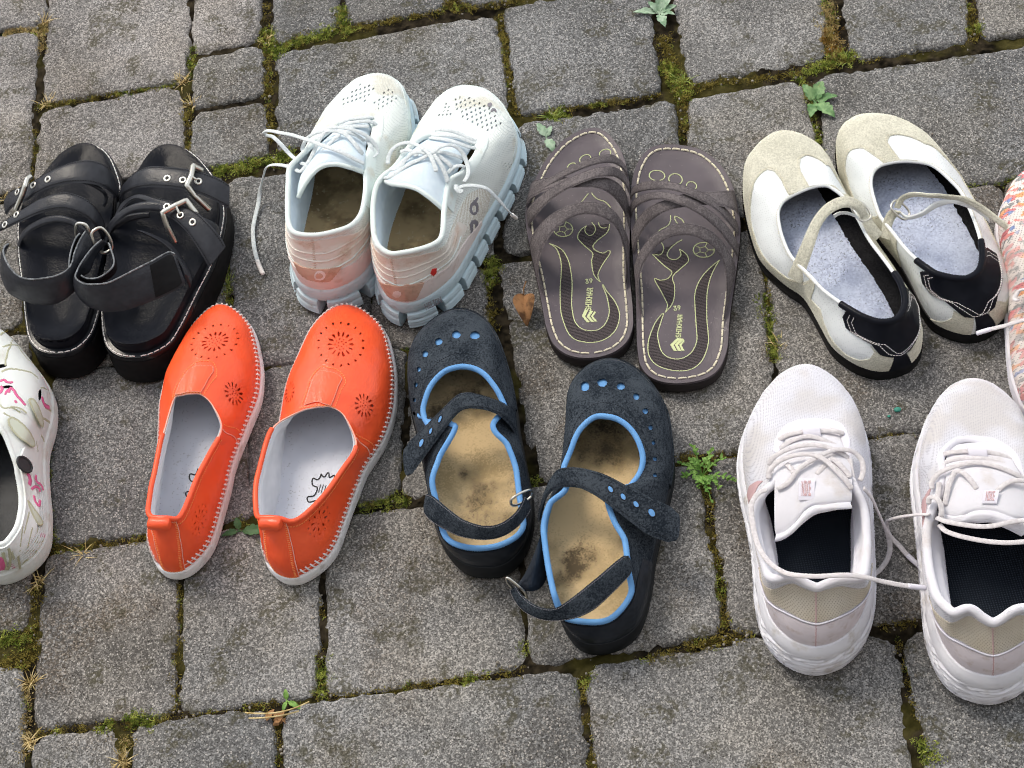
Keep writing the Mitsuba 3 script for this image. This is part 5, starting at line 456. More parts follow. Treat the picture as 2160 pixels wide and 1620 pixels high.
def clip_grid(poly, x0, x1, nx, y0, y1, ny):
    """The polygon cut along a grid into triangles: (vertices 2D, triangles)."""
    bx0, by0, bx1, by1 = poly.bounds
    X, Y = np.linspace(x0, x1, nx + 1), np.linspace(y0, y1, ny + 1)
    i0, i1 = max(0, np.searchsorted(X, bx0) - 1), min(nx, np.searchsorted(X, bx1))
    j0, j1 = max(0, np.searchsorted(Y, by0) - 1), min(ny, np.searchsorted(Y, by1))
    I, J = [a.ravel() for a in np.meshgrid(np.arange(i0, i1), np.arange(j0, j1), indexing="ij")]
    B = shapely.box(X[I], Y[J], X[I + 1], Y[J + 1])
    shapely.prepare(poly)
    inside = shapely.contains_properly(poly, B)
    V, F, k = [], [], 0
    a = np.stack([np.stack([X[I], Y[J]], -1), np.stack([X[I + 1], Y[J]], -1), np.stack([X[I + 1], Y[J + 1]], -1), np.stack([X[I], Y[J + 1]], -1)], 1)[inside]
    V.append(a.reshape(-1, 2))
    q = np.arange(len(a))[:, None] * 4
    F += [q + [0, 1, 2], q + [0, 2, 3]]
    k = 4 * len(a)
    part = shapely.get_parts(shapely.intersection(poly, B[~inside & shapely.intersects(poly, B)]))
    for g in part:
        if g.geom_type != "Polygon" or g.area < 1e-12 * (x1 - x0) * (y1 - y0):
            continue
        g = shapely.geometry.polygon.orient(g)
        c = np.array(g.exterior.coords)[:-1]
        if not g.interiors and g.convex_hull.area < g.area * 1.0001:
            V.append(c)
            F.append(np.stack([np.zeros(len(c) - 2, int), np.arange(1, len(c) - 1), np.arange(2, len(c))], 1) + k)
            k += len(c)
        else:
            v, f = trimesh.creation.triangulate_polygon(g, engine="earcut")
            V.append(v[:, :2])
            a, b, c2 = (v[f[:, i], :2] for i in range(3))
            cr = (b - a)[:, 0] * (c2 - a)[:, 1] - (b - a)[:, 1] * (c2 - a)[:, 0]
            F.append(np.where(cr[:, None] < 0, f[:, ::-1], f) + k)
            k += len(v)
    V, F = np.vstack(V), np.vstack(F)
    key = np.round((V - [x0, y0]) / [(x1 - x0), (y1 - y0)] * 4e6).astype(np.int64)
    _, first, inv = np.unique(key, axis=0, return_index=True, return_inverse=True)
    F = inv.ravel()[F]
    F = F[(F[:, 0] != F[:, 1]) & (F[:, 1] != F[:, 2]) & (F[:, 0] != F[:, 2])]
    return V[first], F


def thick(v2, f, top, bot):
    """Top and bottom sheets of the same triangles, with walls along the open edges."""
    n = len(v2)
    e = np.vstack([f[:, [0, 1]], f[:, [1, 2]], f[:, [2, 0]]])
    code, rev = e[:, 0] * n + e[:, 1], e[:, 1] * n + e[:, 0]
    b = e[~np.isin(code, rev)]
    w = np.vstack([np.stack([b[:, 0] + n, b[:, 1] + n, b[:, 1]], 1), np.stack([b[:, 0] + n, b[:, 1], b[:, 0]], 1)])
    return np.vstack([top, bot]), np.vstack([f, f[:, ::-1] + n, w])


class Surf:
    """The skin of a shoe's upper between its feather line (v = 0) and the edge of its opening (v = 1); u runs round the shoe from the heel."""

    def __init__(self, rows, nu=200, nv=26, box=0.8, wall=0.45, bulge=3.0, flat=0.10, push=0.6, far=(15, 55), wrinkle=0.0):
        rows = np.asarray(rows, float)
        B, T = rows[:, :3], rows[:, 3:]
        Bc, Tc = np.vstack([B, B[:1]]), np.vstack([T, T[:1]])
        d = np.linalg.norm(np.diff(Bc, axis=0), axis=1) + np.linalg.norm(np.diff(Tc, axis=0), axis=1)
        self.t = np.r_[0, np.cumsum(d)] / d.sum()
        u = np.linspace(0, 1, nu + 1)
        B, T = akima(self.t, Bc, True)(u), akima(self.t, Tc, True)(u)
        B[-1], T[-1] = B[0], T[0]
        k = np.array([1, 2, 3, 2, 1.0]) / 9
        sm = lambda a: sum(w * np.roll(a[:-1], s, 0) for w, s in zip(k, (-2, -1, 0, 1, 2)))
        B = sm(B)
        B = np.vstack([B, B[:1]])
        tb = np.gradient(np.vstack([B[-3:-1], B, B[1:3]]), axis=0)[2:-2]
        area = 0.5 * np.sum(B[:-1, 0] * B[1:, 1] - B[1:, 0] * B[:-1, 1])
        out = norm(np.stack([tb[:, 1], -tb[:, 0], tb[:, 0] * 0], 1)) * np.sign(area)
        dh = (T - B) * [1, 1, 0]
        dz = (T - B)[:, 2:]
        w = smst(far[0] * 1e-3, far[1] * 1e-3, np.linalg.norm(dh, axis=1))[:, None]
        P1 = B + UP * dz * (wall + (box - wall) * w) + out * bulge * 1e-3
        P2 = T - dh * push * w - UP * dz * (0.35 * (1 - w) + flat * w) + out * bulge * 0.5e-3 * (1 - w)
        s = np.linspace(0, 1, nv + 1)[None, :, None]
        G = (1 - s) ** 3 * B[:, None] + 3 * s * (1 - s) ** 2 * P1[:, None] + 3 * s**2 * (1 - s) * P2[:, None] + s**3 * T[:, None]
        G[-1] = G[0]
        self.G, self.nu, self.nv, self.B, self.T, self.out, self.area = G, nu, nv, B[:-1], T[:-1], out[:-1], area
        self.renormal()
        if wrinkle:
            q = G.reshape(-1, 3)
            s = (meshkit.fbm(q * 46, 3, 17) - 0.5) + 0.5 * (np.abs(meshkit.noise(q * [70, 130, 70], 5) - 0.5) * 2 - 0.5)
            amp = np.sin(np.pi * np.clip(np.linspace(0, 1, nv + 1), 0.02, 0.98)) ** 0.7
            self.G = G + self.N * (s.reshape(G.shape[:2]) * amp)[..., None] * wrinkle * 1e-3
            self.G[-1] = self.G[0]
            self.renormal()

    def renormal(self):
        G = self.G
        E = np.concatenate([G[-3:-1], G, G[1:3]])
        N = norm(np.cross(np.gradient(E, axis=0)[2:-2], np.gradient(G, axis=1)))
        if np.sum(N * self.outv()) < 0:
            N = -N
        self.N = N

    def outv(self):
        return np.vstack([self.out, self.out[:1]])[:, None, :] + UP

    def at(self, uv):
        """Points and normals at (u, v)."""
        uv = np.asarray(uv, float)
        x, y = (uv[:, 0] % 1.0) * self.nu, np.clip(uv[:, 1], 0, 1) * self.nv
        x = np.where(uv[:, 0] == 1.0, self.nu, x)
        i, j = np.minimum(x.astype(int), self.nu - 1), np.minimum(y.astype(int), self.nv - 1)
        a, b = (x - i)[:, None], (y - j)[:, None]
        get = lambda M: (M[i, j] * (1 - a) + M[i + 1, j] * a) * (1 - b) + (M[i, j + 1] * (1 - a) + M[i + 1, j + 1] * a) * b
        return get(self.G), norm(get(self.N))

    def patch(self, poly, off=0.8, down=0.8, res=None):
        """A panel over the region poly of (u, v), standing off (mm) proud; down: how far its edge walls reach back."""
        nu, nv = res or (self.nu, self.nv)
        bx0, _, bx1, _ = poly.bounds
        x0, x1 = np.floor(bx0), np.ceil(bx1)
        v2, f = clip_grid(poly, x0, x1, int(nu * (x1 - x0)), 0, 1, nv)
        P, N = self.at(v2)
        if self.area < 0:
            f = f[:, ::-1]
        o = (off(v2) if callable(off) else np.full(len(v2), off))[:, None]
        m = thick(v2, f, P + N * o * 1e-3, P + N * (o - down) * 1e-3)
        self.uv = np.vstack([v2, v2])
        return m

    def on(self, uv, n=None, off=0.5, closed=False):
        """A curve on the skin, off (mm) proud of it."""
        uv = np.asarray(uv, float)
        if n:
            uv = curve(uv * [3, 1], n, closed) / [3, 1]
        P, N = self.at(uv)
        return P + N * off * 1e-3, N

    def rim(self, n=None, off=0.0):
        T = self.T
        return curve(T, n, True) if n else T


def poly(uv, smooth=0):
    """A region of (u, v): smooth > 0 draws a smooth closed curve with that many points through the given ones."""
    uv = np.asarray(uv, float)
    if smooth:
        uv = curve(uv * [3, 1], smooth, True) / [3, 1]
    uv[:, 1] = np.clip(uv[:, 1], 0.0, 1.0)
    g = shapely.Polygon(uv).buffer(0)
    return max(g.geoms, key=lambda x: x.area) if hasattr(g, "geoms") else g


def offset2(B, out, d):
    return B + out * np.asarray(d)[..., None]


def sole(B, out, steps, cap_top=True):
    """A closed sole below the line B: steps of (outward mm, height as a share of B's height)."""
    L = []
    for o, z in steps:
        p = B + out * np.asarray(o)[..., None] * 1e-3
        p[:, 2] = B[:, 2] * z if np.ndim(z) == 0 else z
        L.append(p)
    L = np.array(L).transpose(1, 0, 2)
    n, m = L.shape[:2]
    v, f = L.reshape(-1, 3), quads(n, m, closed_u=True)
    for k, flip in ((0, False), (m - 1, True)):
        c = L[:, k]
        base = len(v)
        cen = c.mean(0)
        inner = cen + (c - cen) * 0.5
        if k == 0:  # the sole is hollowed under the footbed
            inner[:, 2] *= 0.36
            cen[2] *= 0.33
        v = np.vstack([v, inner, cen[None]])
        i = np.arange(n)
        j = (i + 1) % n
        g = np.vstack([np.stack([i * m + k, j * m + k, base + j], 1), np.stack([i * m + k, base + j, base + i], 1), np.stack([base + i, base + j, i * 0 + base + n], 1)])
        f = np.vstack([f, g[:, ::-1] if flip else g])
    tm = trimesh.Trimesh(v, f, process=False)
    return (v, f) if tm.volume > 0 else (v, f[:, ::-1])


def footbed(B, inset=2.0, lift=0.0, dish=3.0, edge=12.0, th=2.0, cell=0.006, z=None):
    """An insole inside the closed line B (n x 3), dished by dish mm; returns the mesh and its height function."""
    pg = shapely.Polygon(B[:, :2]).buffer(-inset * 1e-3)
    pg = max(pg.geoms, key=lambda x: x.area) if hasattr(pg, "geoms") else pg
    x0, y0, x1, y1 = pg.bounds
    c = B[:, :2].mean(0)
    A = np.c_[np.ones(len(B)), B[:, 0] - c[0], B[:, 1] - c[1], (B[:, 0] - c[0]) ** 2, (B[:, 1] - c[1]) ** 2, (B[:, 0] - c[0]) * (B[:, 1] - c[1])]
    co = np.linalg.lstsq(A, B[:, 2], rcond=1e-9)[0]
    line = pg.exterior

    def h(xy):
        q = xy - c
        base = np.c_[np.ones(len(q)), q[:, 0], q[:, 1], q[:, 0] ** 2, q[:, 1] ** 2, q[:, 0] * q[:, 1]] @ co
        d = shapely.distance(line, shapely.points(xy))
        return base + lift * 1e-3 - dish * 1e-3 * smst(0, edge * 1e-3, d)

    v2, f = clip_grid(pg, x0, x1, max(4, int((x1 - x0) / cell)), y0, y1, max(4, int((y1 - y0) / cell)))
    zt = h(v2)
    top = np.c_[v2, zt]
    m = thick(v2, f, top, np.c_[v2, zt - th * 1e-3])
    return m, h, pg


def stitches(p, n, size=2.4, gap=1.2, r=0.35, cross=None, lift=0.2):
    """Short threads along the curve p with normals n, all in one mesh; cross: (across mm, slant mm) draws whip stitches instead."""
    d = np.r_[0, np.cumsum(np.linalg.norm(np.diff(p, axis=0), axis=1))]
    step = (size + gap) * 1e-3
    k = int(d[-1] / step)
    out = []
    at = lambda x, a: np.stack([np.interp(x, d, a[:, i]) for i in range(3)], -1)
    t = norm(np.gradient(p, axis=0))
    for i in range(k):
        x = (i + 0.5) * step
        if cross is None:
            xs = x + np.array([-0.5, -0.3, 0, 0.3, 0.5]) * size * 1e-3
            q = at(xs, p) + at(xs, n) * (np.array([-0.3, 0.3, 0.5, 0.3, -0.3]) * r + lift)[:, None] * 1e-3
        else:
            c, nn, tt = at(np.array([x]), p)[0], norm(at(np.array([x]), n))[0], norm(at(np.array([x]), t))[0]
            s = np.cross(tt, nn)
            w = np.array([-0.5, -0.25, 0, 0.25, 0.5])
            q = c + s * (w * cross[0] * 1e-3)[:, None] + tt * (w * cross[1] * 1e-3)[:, None] + nn * ((lift + r * np.array([-0.4, 0.5, 0.8, 0.5, -0.4])) * 1e-3)[:, None]
        out.append(tube(q, r * 1e-3, 5, up=norm(at(np.array([x]), n))[0]))
    return join(out)


def disc_hole_ring(c, n, r, w, sides=20):
    """A metal eyelet: a small torus at c with axis n."""
    n = norm(np.asarray(n, float))
    a = norm(np.cross(n, [0.31, 0.9, 0.2]))
    b = np.cross(n, a)
    th = np.linspace(0, 2 * np.pi, sides, endpoint=False)
    P = c + r * (np.cos(th)[:, None] * a + np.sin(th)[:, None] * b)
    k = 8
    ph = np.arange(k) * 2 * np.pi / k
    rad = norm(P - c)
    C = P[:, None] + w * (np.cos(ph)[None, :, None] * rad[:, None] + 0.6 * np.sin(ph)[None, :, None] * n)
    return C.reshape(-1, 3), quads(sides, k, closed_u=True, closed_v=True)
# ---------------------------------------------------------------- scene helpers
def pts(a):
    return np.array(a, float) * 1e-4


def count(name):
    """The key of the next thing or part of this name."""
    if not taken(name):
        return name
    k = 1
    while taken(f"{name}_{k:03d}"):
        k += 1
    return f"{name}_{k:03d}"


KEYS, FREE = set(), {}


def taken(name):
    return name in KEYS


def thing(name, label, cat, group=None):
    key = count(name)
    KEYS.add(key)
    labels[key] = {"label": label, "category": cat}
    if group:
        labels[key]["group"] = group
    return key


def part(parent, name, mesh, mat, smooth=40, uv=None, label=None, kind=None):
    base = f"{parent}__{name}"
    k = FREE.get(base, 0)
    FREE[base] = k + 1
    key = base if k == 0 else f"{base}_{k:03d}"
    scene[key] = mikit.ply(mesh, mat, smooth=True if uv is not None else smooth, uv=uv)
    if label or kind:
        labels[key] = {**({"label": label} if label else {}), **({"kind": kind} if kind else {})}
    return key


def mat(name, color, rough=0.6, spec=0.4, bump=None, height=0.001, thin=None, **more):
    """A named material; color is a number triple or a function of (p, n, uv), bump a height function in units of height metres."""
    base = {"type": "rgb", "value": list(color)} if not callable(color) else proc(color)
    b = {"type": "principled", "base_color": base, "roughness": rough, "specular": spec, **more}
    if bump is not None:
        b = {"type": "bumpmap", "arbitrary": proc(bump, eps=2.5e-4), "scale": height, "bsdf": b}
    scene[name] = {"type": "twosided", "bsdf": b}
    return name


def leather_bump(s, f=900.0):
    return lambda p, n, uv: s * (0.6 * noise(p.x * f, p.y * f, p.z * f) + 0.4 * noise(p.x * f * 0.33, p.y * f * 0.33, p.z * f * 0.33))


def spots(p, f, lo, hi, z=0.0):
    return smoothstep(lo, hi, fbm(p.x * f + z, p.y * f, p.z * f, 3))


# ---------------------------------------------------------------- materials
def concrete(tint, dark, stain=0.5):
    def color(p, n, uv):
        g = 0.44 * noise(p.x * 950, p.y * 950, p.z * 950) + 0.34 * noise(p.x * 1700 + 9, p.y * 1700, p.z * 1700) + 0.22 * noise(p.x * 520, p.y * 520, p.z * 520)
        t = smoothstep(0.22, 0.78, g)
        big = fbm(p.x * 14 + 5, p.y * 14, p.z * 14, 4)
        warm = smoothstep(0.45, 0.75, fbm(p.x * 11 + 31, p.y * 11 + 7, 0.0, 4))
        c = mi.Color3f(tint) * (dark * (0.42 + 1.15 * t * t) * (0.60 + 0.80 * big))
        c = mix(c, c * mi.Color3f(1.03, 1.0, 0.95), warm)
        f1, f2, r = voronoi(p.x * 460, p.y * 460)
        pale = smoothstep(0.42, 0.20, f1) * smoothstep(0.68, 0.90, r)
        c = mix(c, mix((0.36, 0.34, 0.31), (0.52, 0.49, 0.46), r), pale * 0.6)
        pit = smoothstep(0.36, 0.16, f1) * smoothstep(0.16, 0.06, r)
        c = mix(c, mi.Color3f(0.012, 0.011, 0.010), pit * 0.8)
        grime = smoothstep(0.56, 0.74, fbm(p.x * 48 + 77, p.y * 48, 0.0, 4)) * smoothstep(0.35, 0.6, noise(p.x * 500, p.y * 500, p.z * 500))
        c = mix(c, mi.Color3f(0.050, 0.045, 0.022), grime * 0.65)
        rust = smoothstep(0.55, 0.72, fbm(p.x * 17 + 140, p.y * 17 + 60, 0.0, 4)) * smoothstep(0.25, 0.65, noise(p.x * 700 + 5, p.y * 700, p.z * 700))
        return mix(c, c * mi.Color3f(0.62, 0.55, 0.47), dr.clip(rust * stain, 0, 1))
    return color


def concrete_bump(p, n, uv):
    return 0.5 * noise(p.x * 800, p.y * 800, p.z * 800) + 0.5 * noise(p.x * 430, p.y * 430, p.z * 430)


for i, (tint, dark, stain) in enumerate((((1.0, 0.995, 0.99), 0.190, 0.4), ((1.035, 0.98, 0.95), 0.245, 0.3), ((0.99, 0.99, 0.995), 0.178, 0.3), ((1.02, 0.985, 0.955), 0.185, 0.8), ((1.01, 0.99, 0.97), 0.212, 0.5))):
    mat(f"concrete_{i}", concrete(tint, dark, stain), 0.9, 0.08, concrete_bump, 0.0011)


def soil_color(p, n, uv):
    a = fbm(p.x * 120, p.y * 120, p.z * 120, 4)
    green = smoothstep(0.48, 0.66, fbm(p.x * 30 + 3, p.y * 30, 0.0, 3))
    return mix(mix((0.007, 0.006, 0.0045), (0.040, 0.032, 0.021), smoothstep(0.3, 0.75, a)), mi.Color3f(0.060, 0.054, 0.014) * (0.4 + a), green * 0.6)


mat("joint_soil", soil_color, 0.95, 0.0, lambda p, n, uv: fbm(p.x * 220, p.y * 220, p.z * 220, 3), 0.004)
mat("ground_soil", (0.06, 0.052, 0.042), 0.95, 0.1)


def moss_color(a, b):
    return lambda p, n, uv: mix(a, b, smoothstep(0.3, 0.7, noise(p.x * 300, p.y * 300, p.z * 300)))


mat("moss_brown", moss_color((0.090, 0.068, 0.014), (0.27, 0.22, 0.055)), 0.9, 0.1)
mat("moss_green", moss_color((0.10, 0.14, 0.020), (0.36, 0.40, 0.085)), 0.9, 0.1)
mat("moss_dry", moss_color((0.28, 0.20, 0.08), (0.50, 0.40, 0.19)), 0.9, 0.1)
mat("moss_rust", moss_color((0.16, 0.085, 0.015), (0.33, 0.20, 0.05)), 0.9, 0.1)
mat("straw_yellow", moss_color((0.42, 0.31, 0.13), (0.62, 0.50, 0.27)), 0.8, 0.2)
mat("grass_green", moss_color((0.16, 0.24, 0.045), (0.36, 0.40, 0.12)), 0.7, 0.3)
mat("weed_leaf", lambda p, n, uv: mix((0.085, 0.18, 0.065), (0.20, 0.32, 0.14), smoothstep(0.3, 0.7, fbm(p.x * 220, p.y * 220, p.z * 220))), 0.6, 0.35)
mat("weed_grey", lambda p, n, uv: mix((0.16, 0.26, 0.16), (0.32, 0.42, 0.31), smoothstep(0.3, 0.7, fbm(p.x * 220, p.y * 220, p.z * 220))), 0.7, 0.3)
mat("weed_bright", lambda p, n, uv: mix((0.085, 0.19, 0.030), (0.20, 0.34, 0.08), smoothstep(0.3, 0.7, fbm(p.x * 220, p.y * 220, p.z * 220))), 0.6, 0.3)
mat("weed_dark", (0.045, 0.11, 0.040), 0.6, 0.35)
mat("leaf_brown", lambda p, n, uv: mix((0.085, 0.040, 0.016), (0.26, 0.13, 0.055), smoothstep(0.3, 0.7, fbm(p.x * 180, p.y * 180, p.z * 180))), 0.7, 0.3)
mat("crumb_orange", (0.33, 0.18, 0.085), 0.8, 0.2)
mat("grit_stone", lambda p, n, uv: mix((0.08, 0.07, 0.055), (0.34, 0.31, 0.27), noise(p.x * 420, p.y * 420, 0.0)), 0.8, 0.2)
mat("teal_speck", (0.04, 0.22, 0.17), 0.6, 0.4)

# ---------------------------------------------------------------- an unseen wall added behind the viewer to shade the heels, and the paving
labels["added_shade_wall"] = {"label": "unseen wall added behind the viewer to block sky light", "kind": "structure"}
mat("shade_wall_grey", lambda p, n, uv: mix((0.30, 0.28, 0.26), (0.40, 0.38, 0.35), fbm(p.x * 6, p.y * 6, p.z * 6)), 0.9, 0.2)
wb = trimesh.creation.box((9.0, 0.3, 3.4))
wb.apply_translation((0.0, -2.1, 1.67))
scene["added_shade_wall"] = mikit.ply(wb, "shade_wall_grey")
rng = np.random.default_rng(7)
labels["ground"] = {"label": "dark sandy earth bed under and around the paving stones", "kind": "structure"}
scene["ground"] = mikit.ply((np.array([[-30, -30, -0.012], [30, -30, -0.012], [30, 30, -0.012], [-30, 30, -0.012]]), np.array([[0, 1, 2], [0, 2, 3]])), "ground_soil")
labels["pavement"] = {"label": "old tumbled concrete paving laid in uneven courses with mossy joints", "kind": "structure"}
KEYS.add("pavement")
X, Y = np.meshgrid(np.linspace(-0.85, 0.95, 301), np.linspace(-0.70, 0.95, 276), indexing="ij")
q = np.stack([X, Y, X * 0], -1)
Z = -0.0048 + 0.006 * (meshkit.fbm(q * 45, 3, 5) - 0.5) + 0.005 * (meshkit.fbm(q * 170, 2, 9) - 0.5)
under = shapely.union_all([shapely.Polygon(pts(P)).buffer(-0.005) for P in PAVERS])
shapely.prepare(under)
Z = np.where(shapely.contains(under, shapely.points(X, Y)), -0.0115, Z)
part("pavement", "joint_soil", (np.stack([X, Y, Z], -1).reshape(-1, 3), quads(301, 276)), "joint_soil", smooth=True, label="dark earth and moss filling the joints")


def paver(P, seed, cell=0.0045, fine=True):
    r = np.random.default_rng(seed)
    g = shapely.Polygon(P).buffer(0)
    e = min(0.011, 0.2 * math.sqrt(g.area))
    g = g.buffer(-e, quad_segs=5).buffer(e + 0.0036, quad_segs=5)
    L = g.exterior.length
    c = np.array([g.exterior.interpolate(x).coords[0] for x in np.linspace(0, L, int(L / 0.004))[:-1]])
    nv = np.roll(c, -1, 0) - np.roll(c, 1, 0)
    nv = norm(np.stack([nv[:, 1], -nv[:, 0]], 1))
    k = np.c_[c, np.zeros(len(c))]
    c = c + nv * (0.0060 * (meshkit.fbm(k * 34, 2, seed) - 0.5) + 0.0075 * (meshkit.fbm(k * 130, 3, seed + 1) - 0.5))[:, None]
    g = shapely.Polygon(c).buffer(0)
    if hasattr(g, "geoms"):
        g = max(g.geoms, key=lambda x: x.area)
    x0, y0, x1, y1 = g.bounds
    v2, f = clip_grid(g, x0, x1, max(3, int((x1 - x0) / cell)), y0, y1, max(3, int((y1 - y0) / cell)))
    d = shapely.distance(g.exterior, shapely.points(v2))
    w = 0.003 + 0.007 * meshkit.fbm(np.c_[v2, v2[:, 0] * 0] * 45, 2, seed + 2)
    t = np.clip(1 - d / w, 0, 1)
    q3 = np.c_[v2, v2[:, 0] * 0]
    z = -0.0045 * (1 - np.sqrt(np.maximum(1 - t**2.2, 0))) + 0.0032 * (meshkit.fbm(q3 * 24, 3, seed) - 0.5) + 0.0011 * (meshkit.fbm(q3 * 190, 2, seed + 3) - 0.5)
    a, b, h = r.normal(0, 0.006, 2).tolist() + [r.normal(0, 0.0008)]
    m = v2.mean(0)
    z = z + h + (v2 - m) @ np.array([a, b]) - 0.0012
    return thick(v2, f, np.c_[v2, z], np.c_[v2, np.full(len(z), -0.028)])


TONE = rng.choice([0, 2, 3, 4], 80)
TONE[[0, 1, 6, 7, 18]] = 1
for i, P in enumerate(PAVERS):
    part("pavement", "paver", paver(pts(P), 400 + i), f"concrete_{TONE[i]}", smooth=35)

# the same paving goes on round the stones in view
inner = shapely.union_all([shapely.Polygon(pts(P)).buffer(0.004) for P in PAVERS])
inner = shapely.Polygon(inner.buffer(0.03).exterior).buffer(-0.024)
y, k = -1.10, 0
while y < 1.35:
    hgt = float(rng.choice([0.14, 0.18, 0.18]))
    x = -1.15 - 0.2 * rng.uniform()
    while x < 1.25:
        wid = float(rng.choice([0.14, 0.18, 0.21, 0.25]))
        g = shapely.box(x + 0.004, y + 0.004, x + wid - 0.004, y + hgt - 0.004).difference(inner)
        for g in shapely.get_parts(g):
            if g.geom_type == "Polygon" and g.area > 0.003 and not g.interiors:
                part("pavement", "paver", paver(np.array(g.buffer(-0.012).buffer(0.012).exterior.coords) if not g.buffer(-0.012).is_empty and g.buffer(-0.012).geom_type == "Polygon" else np.array(g.exterior.coords), 900 + k, 0.022), f"concrete_{(0, 2, 3, 4)[k % 4]}", smooth=35)
        x += wid
        k += 1
    y += hgt
# ---------------------------------------------------------------- materials of the shoes
def dirty(clean, dirt, f=60, lo=0.5, hi=0.75, amount=0.6, fine=0.25):
    """A surface colour with blotches of ground-in dirt that have a grain of their own."""
    def fn(p, n, uv):
        a = smoothstep(lo, hi, fbm(p.x * f + 11, p.y * f, p.z * f, 4))
        b = smoothstep(0.55, 0.8, noise(p.x * 900, p.y * 900, p.z * 900)) * fine
        return mix(clean, dirt, dr.clip(a * amount + b * (0.3 + a), 0, 1))
    return fn


mat("orange_leather", lambda p, n, uv: mix((0.74, 0.070, 0.018), (0.83, 0.105, 0.030), fbm(p.x * 70, p.y * 70, p.z * 70)), 0.33, 0.5, leather_bump(1.0, 700), 0.0003)
mat("orange_thread", (0.86, 0.34, 0.11), 0.7, 0.3)
mat("orange_edge", (0.80, 0.42, 0.34), 0.7, 0.3)
mat("white_thread", (0.78, 0.74, 0.72), 0.7, 0.3)
mat("white_rubber", dirty((0.76, 0.76, 0.78), (0.36, 0.32, 0.27), 90, 0.58, 0.80, 0.5, 0.12), 0.5, 0.4)
mat("grey_lining", lambda p, n, uv: mix((0.50, 0.52, 0.55), (0.64, 0.65, 0.68), fbm(p.x * 90, p.y * 90, p.z * 90)), 0.7, 0.3, leather_bump(1.0, 1300), 0.0002)
mat("grey_insole", lambda p, n, uv: mix(mix((0.47, 0.48, 0.53), (0.62, 0.63, 0.69), fbm(p.x * 50, p.y * 50, p.z * 50)), mi.Color3f(0.25, 0.23, 0.22), smoothstep(0.78, 0.90, noise(p.x * 800, p.y * 800, p.z * 800)) * 0.5), 0.65, 0.35, leather_bump(1.0, 1000), 0.00045)
mat("black_print", (0.012, 0.012, 0.014), 0.6, 0.3)

knit = lambda s: (lambda p, n, uv: s * (0.5 + 0.25 * dr.sin(p.x * 3600 + p.y * 1500) * dr.sin(p.y * 3300 - p.z * 2100) + 0.3 * noise(p.x * 900, p.y * 900, p.z * 900)))
def mint_weave(p, n, uv):
    a, b = dr.sin((p.x * 0.9 - p.y * 0.4) * 2600), dr.sin((p.y * 0.9 + p.x * 0.4 + p.z) * 2600)
    c = dirty((0.655, 0.70, 0.68), (0.48, 0.43, 0.33), 34, 0.56, 0.74, 0.5, 0.12)(p, n, uv)
    return mix(c, c * mi.Color3f(0.74, 0.77, 0.79), smoothstep(0.1, 0.8, a * b) * (0.35 + 0.65 * smoothstep(0.35, 0.6, fbm(p.x * 40, p.y * 40, p.z * 40))))


mat("mint_mesh", mint_weave, 0.8, 0.25, knit(1.0), 0.00035)
mat("mint_smooth", dirty((0.62, 0.69, 0.68), (0.47, 0.42, 0.34), 60, 0.58, 0.76, 0.5, 0.15), 0.6, 0.35, leather_bump(1.0, 1100), 0.0001)
mat("mint_foam", dirty((0.48, 0.60, 0.66), (0.33, 0.33, 0.30), 80, 0.60, 0.80, 0.45, 0.15), 0.6, 0.35)
mat("mint_lining", lambda p, n, uv: mix((0.52, 0.62, 0.70), (0.62, 0.70, 0.76), fbm(p.x * 200, p.y * 200, p.z * 200)), 0.85, 0.2, leather_bump(1.0, 1500), 0.0003)
mat("mint_lace", lambda p, n, uv: mix((0.46, 0.50, 0.52), (0.66, 0.70, 0.71), noise(p.x * 700, p.y * 700, p.z * 700)), 0.75, 0.3, knit(1.0), 0.00025)


def stripes(p, n, uv):
    s = smoothstep(0.35, 0.65, 0.5 + 0.5 * dr.sin((p.x * 0.75 + p.y * 0.25 - p.z * 0.60) * 2900))
    return mix((0.70, 0.72, 0.69), (0.44, 0.38, 0.29), s * 0.8)


mat("striped_mesh", stripes, 0.75, 0.3)


def worn_tan(p, n, uv):
    a = fbm(p.x * 42, p.y * 42, p.z * 42, 4)
    b = fbm(p.x * 260, p.y * 260, p.z * 260, 2)
    c = mix((0.16, 0.115, 0.060), (0.36, 0.265, 0.145), smoothstep(0.36, 0.62, a * 0.8 + b * 0.2))
    return mix(c, mi.Color3f(0.40, 0.34, 0.24), smoothstep(0.80, 0.90, noise(p.x * 500, p.y * 500, p.z * 500)) * 0.6)


mat("worn_insole", worn_tan, 0.8, 0.2)
mat("peach_rubber", dirty((0.68, 0.61, 0.595), (0.54, 0.42, 0.36), 90, 0.55, 0.75, 0.5, 0.15), 0.6, 0.35)
mat("peach_patch", dirty((0.54, 0.36, 0.28), (0.40, 0.25, 0.18), 120, 0.45, 0.7, 0.6, 0.2), 0.55, 0.35)
mat("heel_cloth", dirty((0.66, 0.62, 0.57), (0.52, 0.38, 0.29), 60, 0.50, 0.75, 0.6, 0.25), 0.75, 0.3, knit(1.0), 0.0003)
mat("grey_print", (0.20, 0.19, 0.21), 0.6, 0.3)
mat("red_tag", (0.55, 0.035, 0.03), 0.5, 0.4)

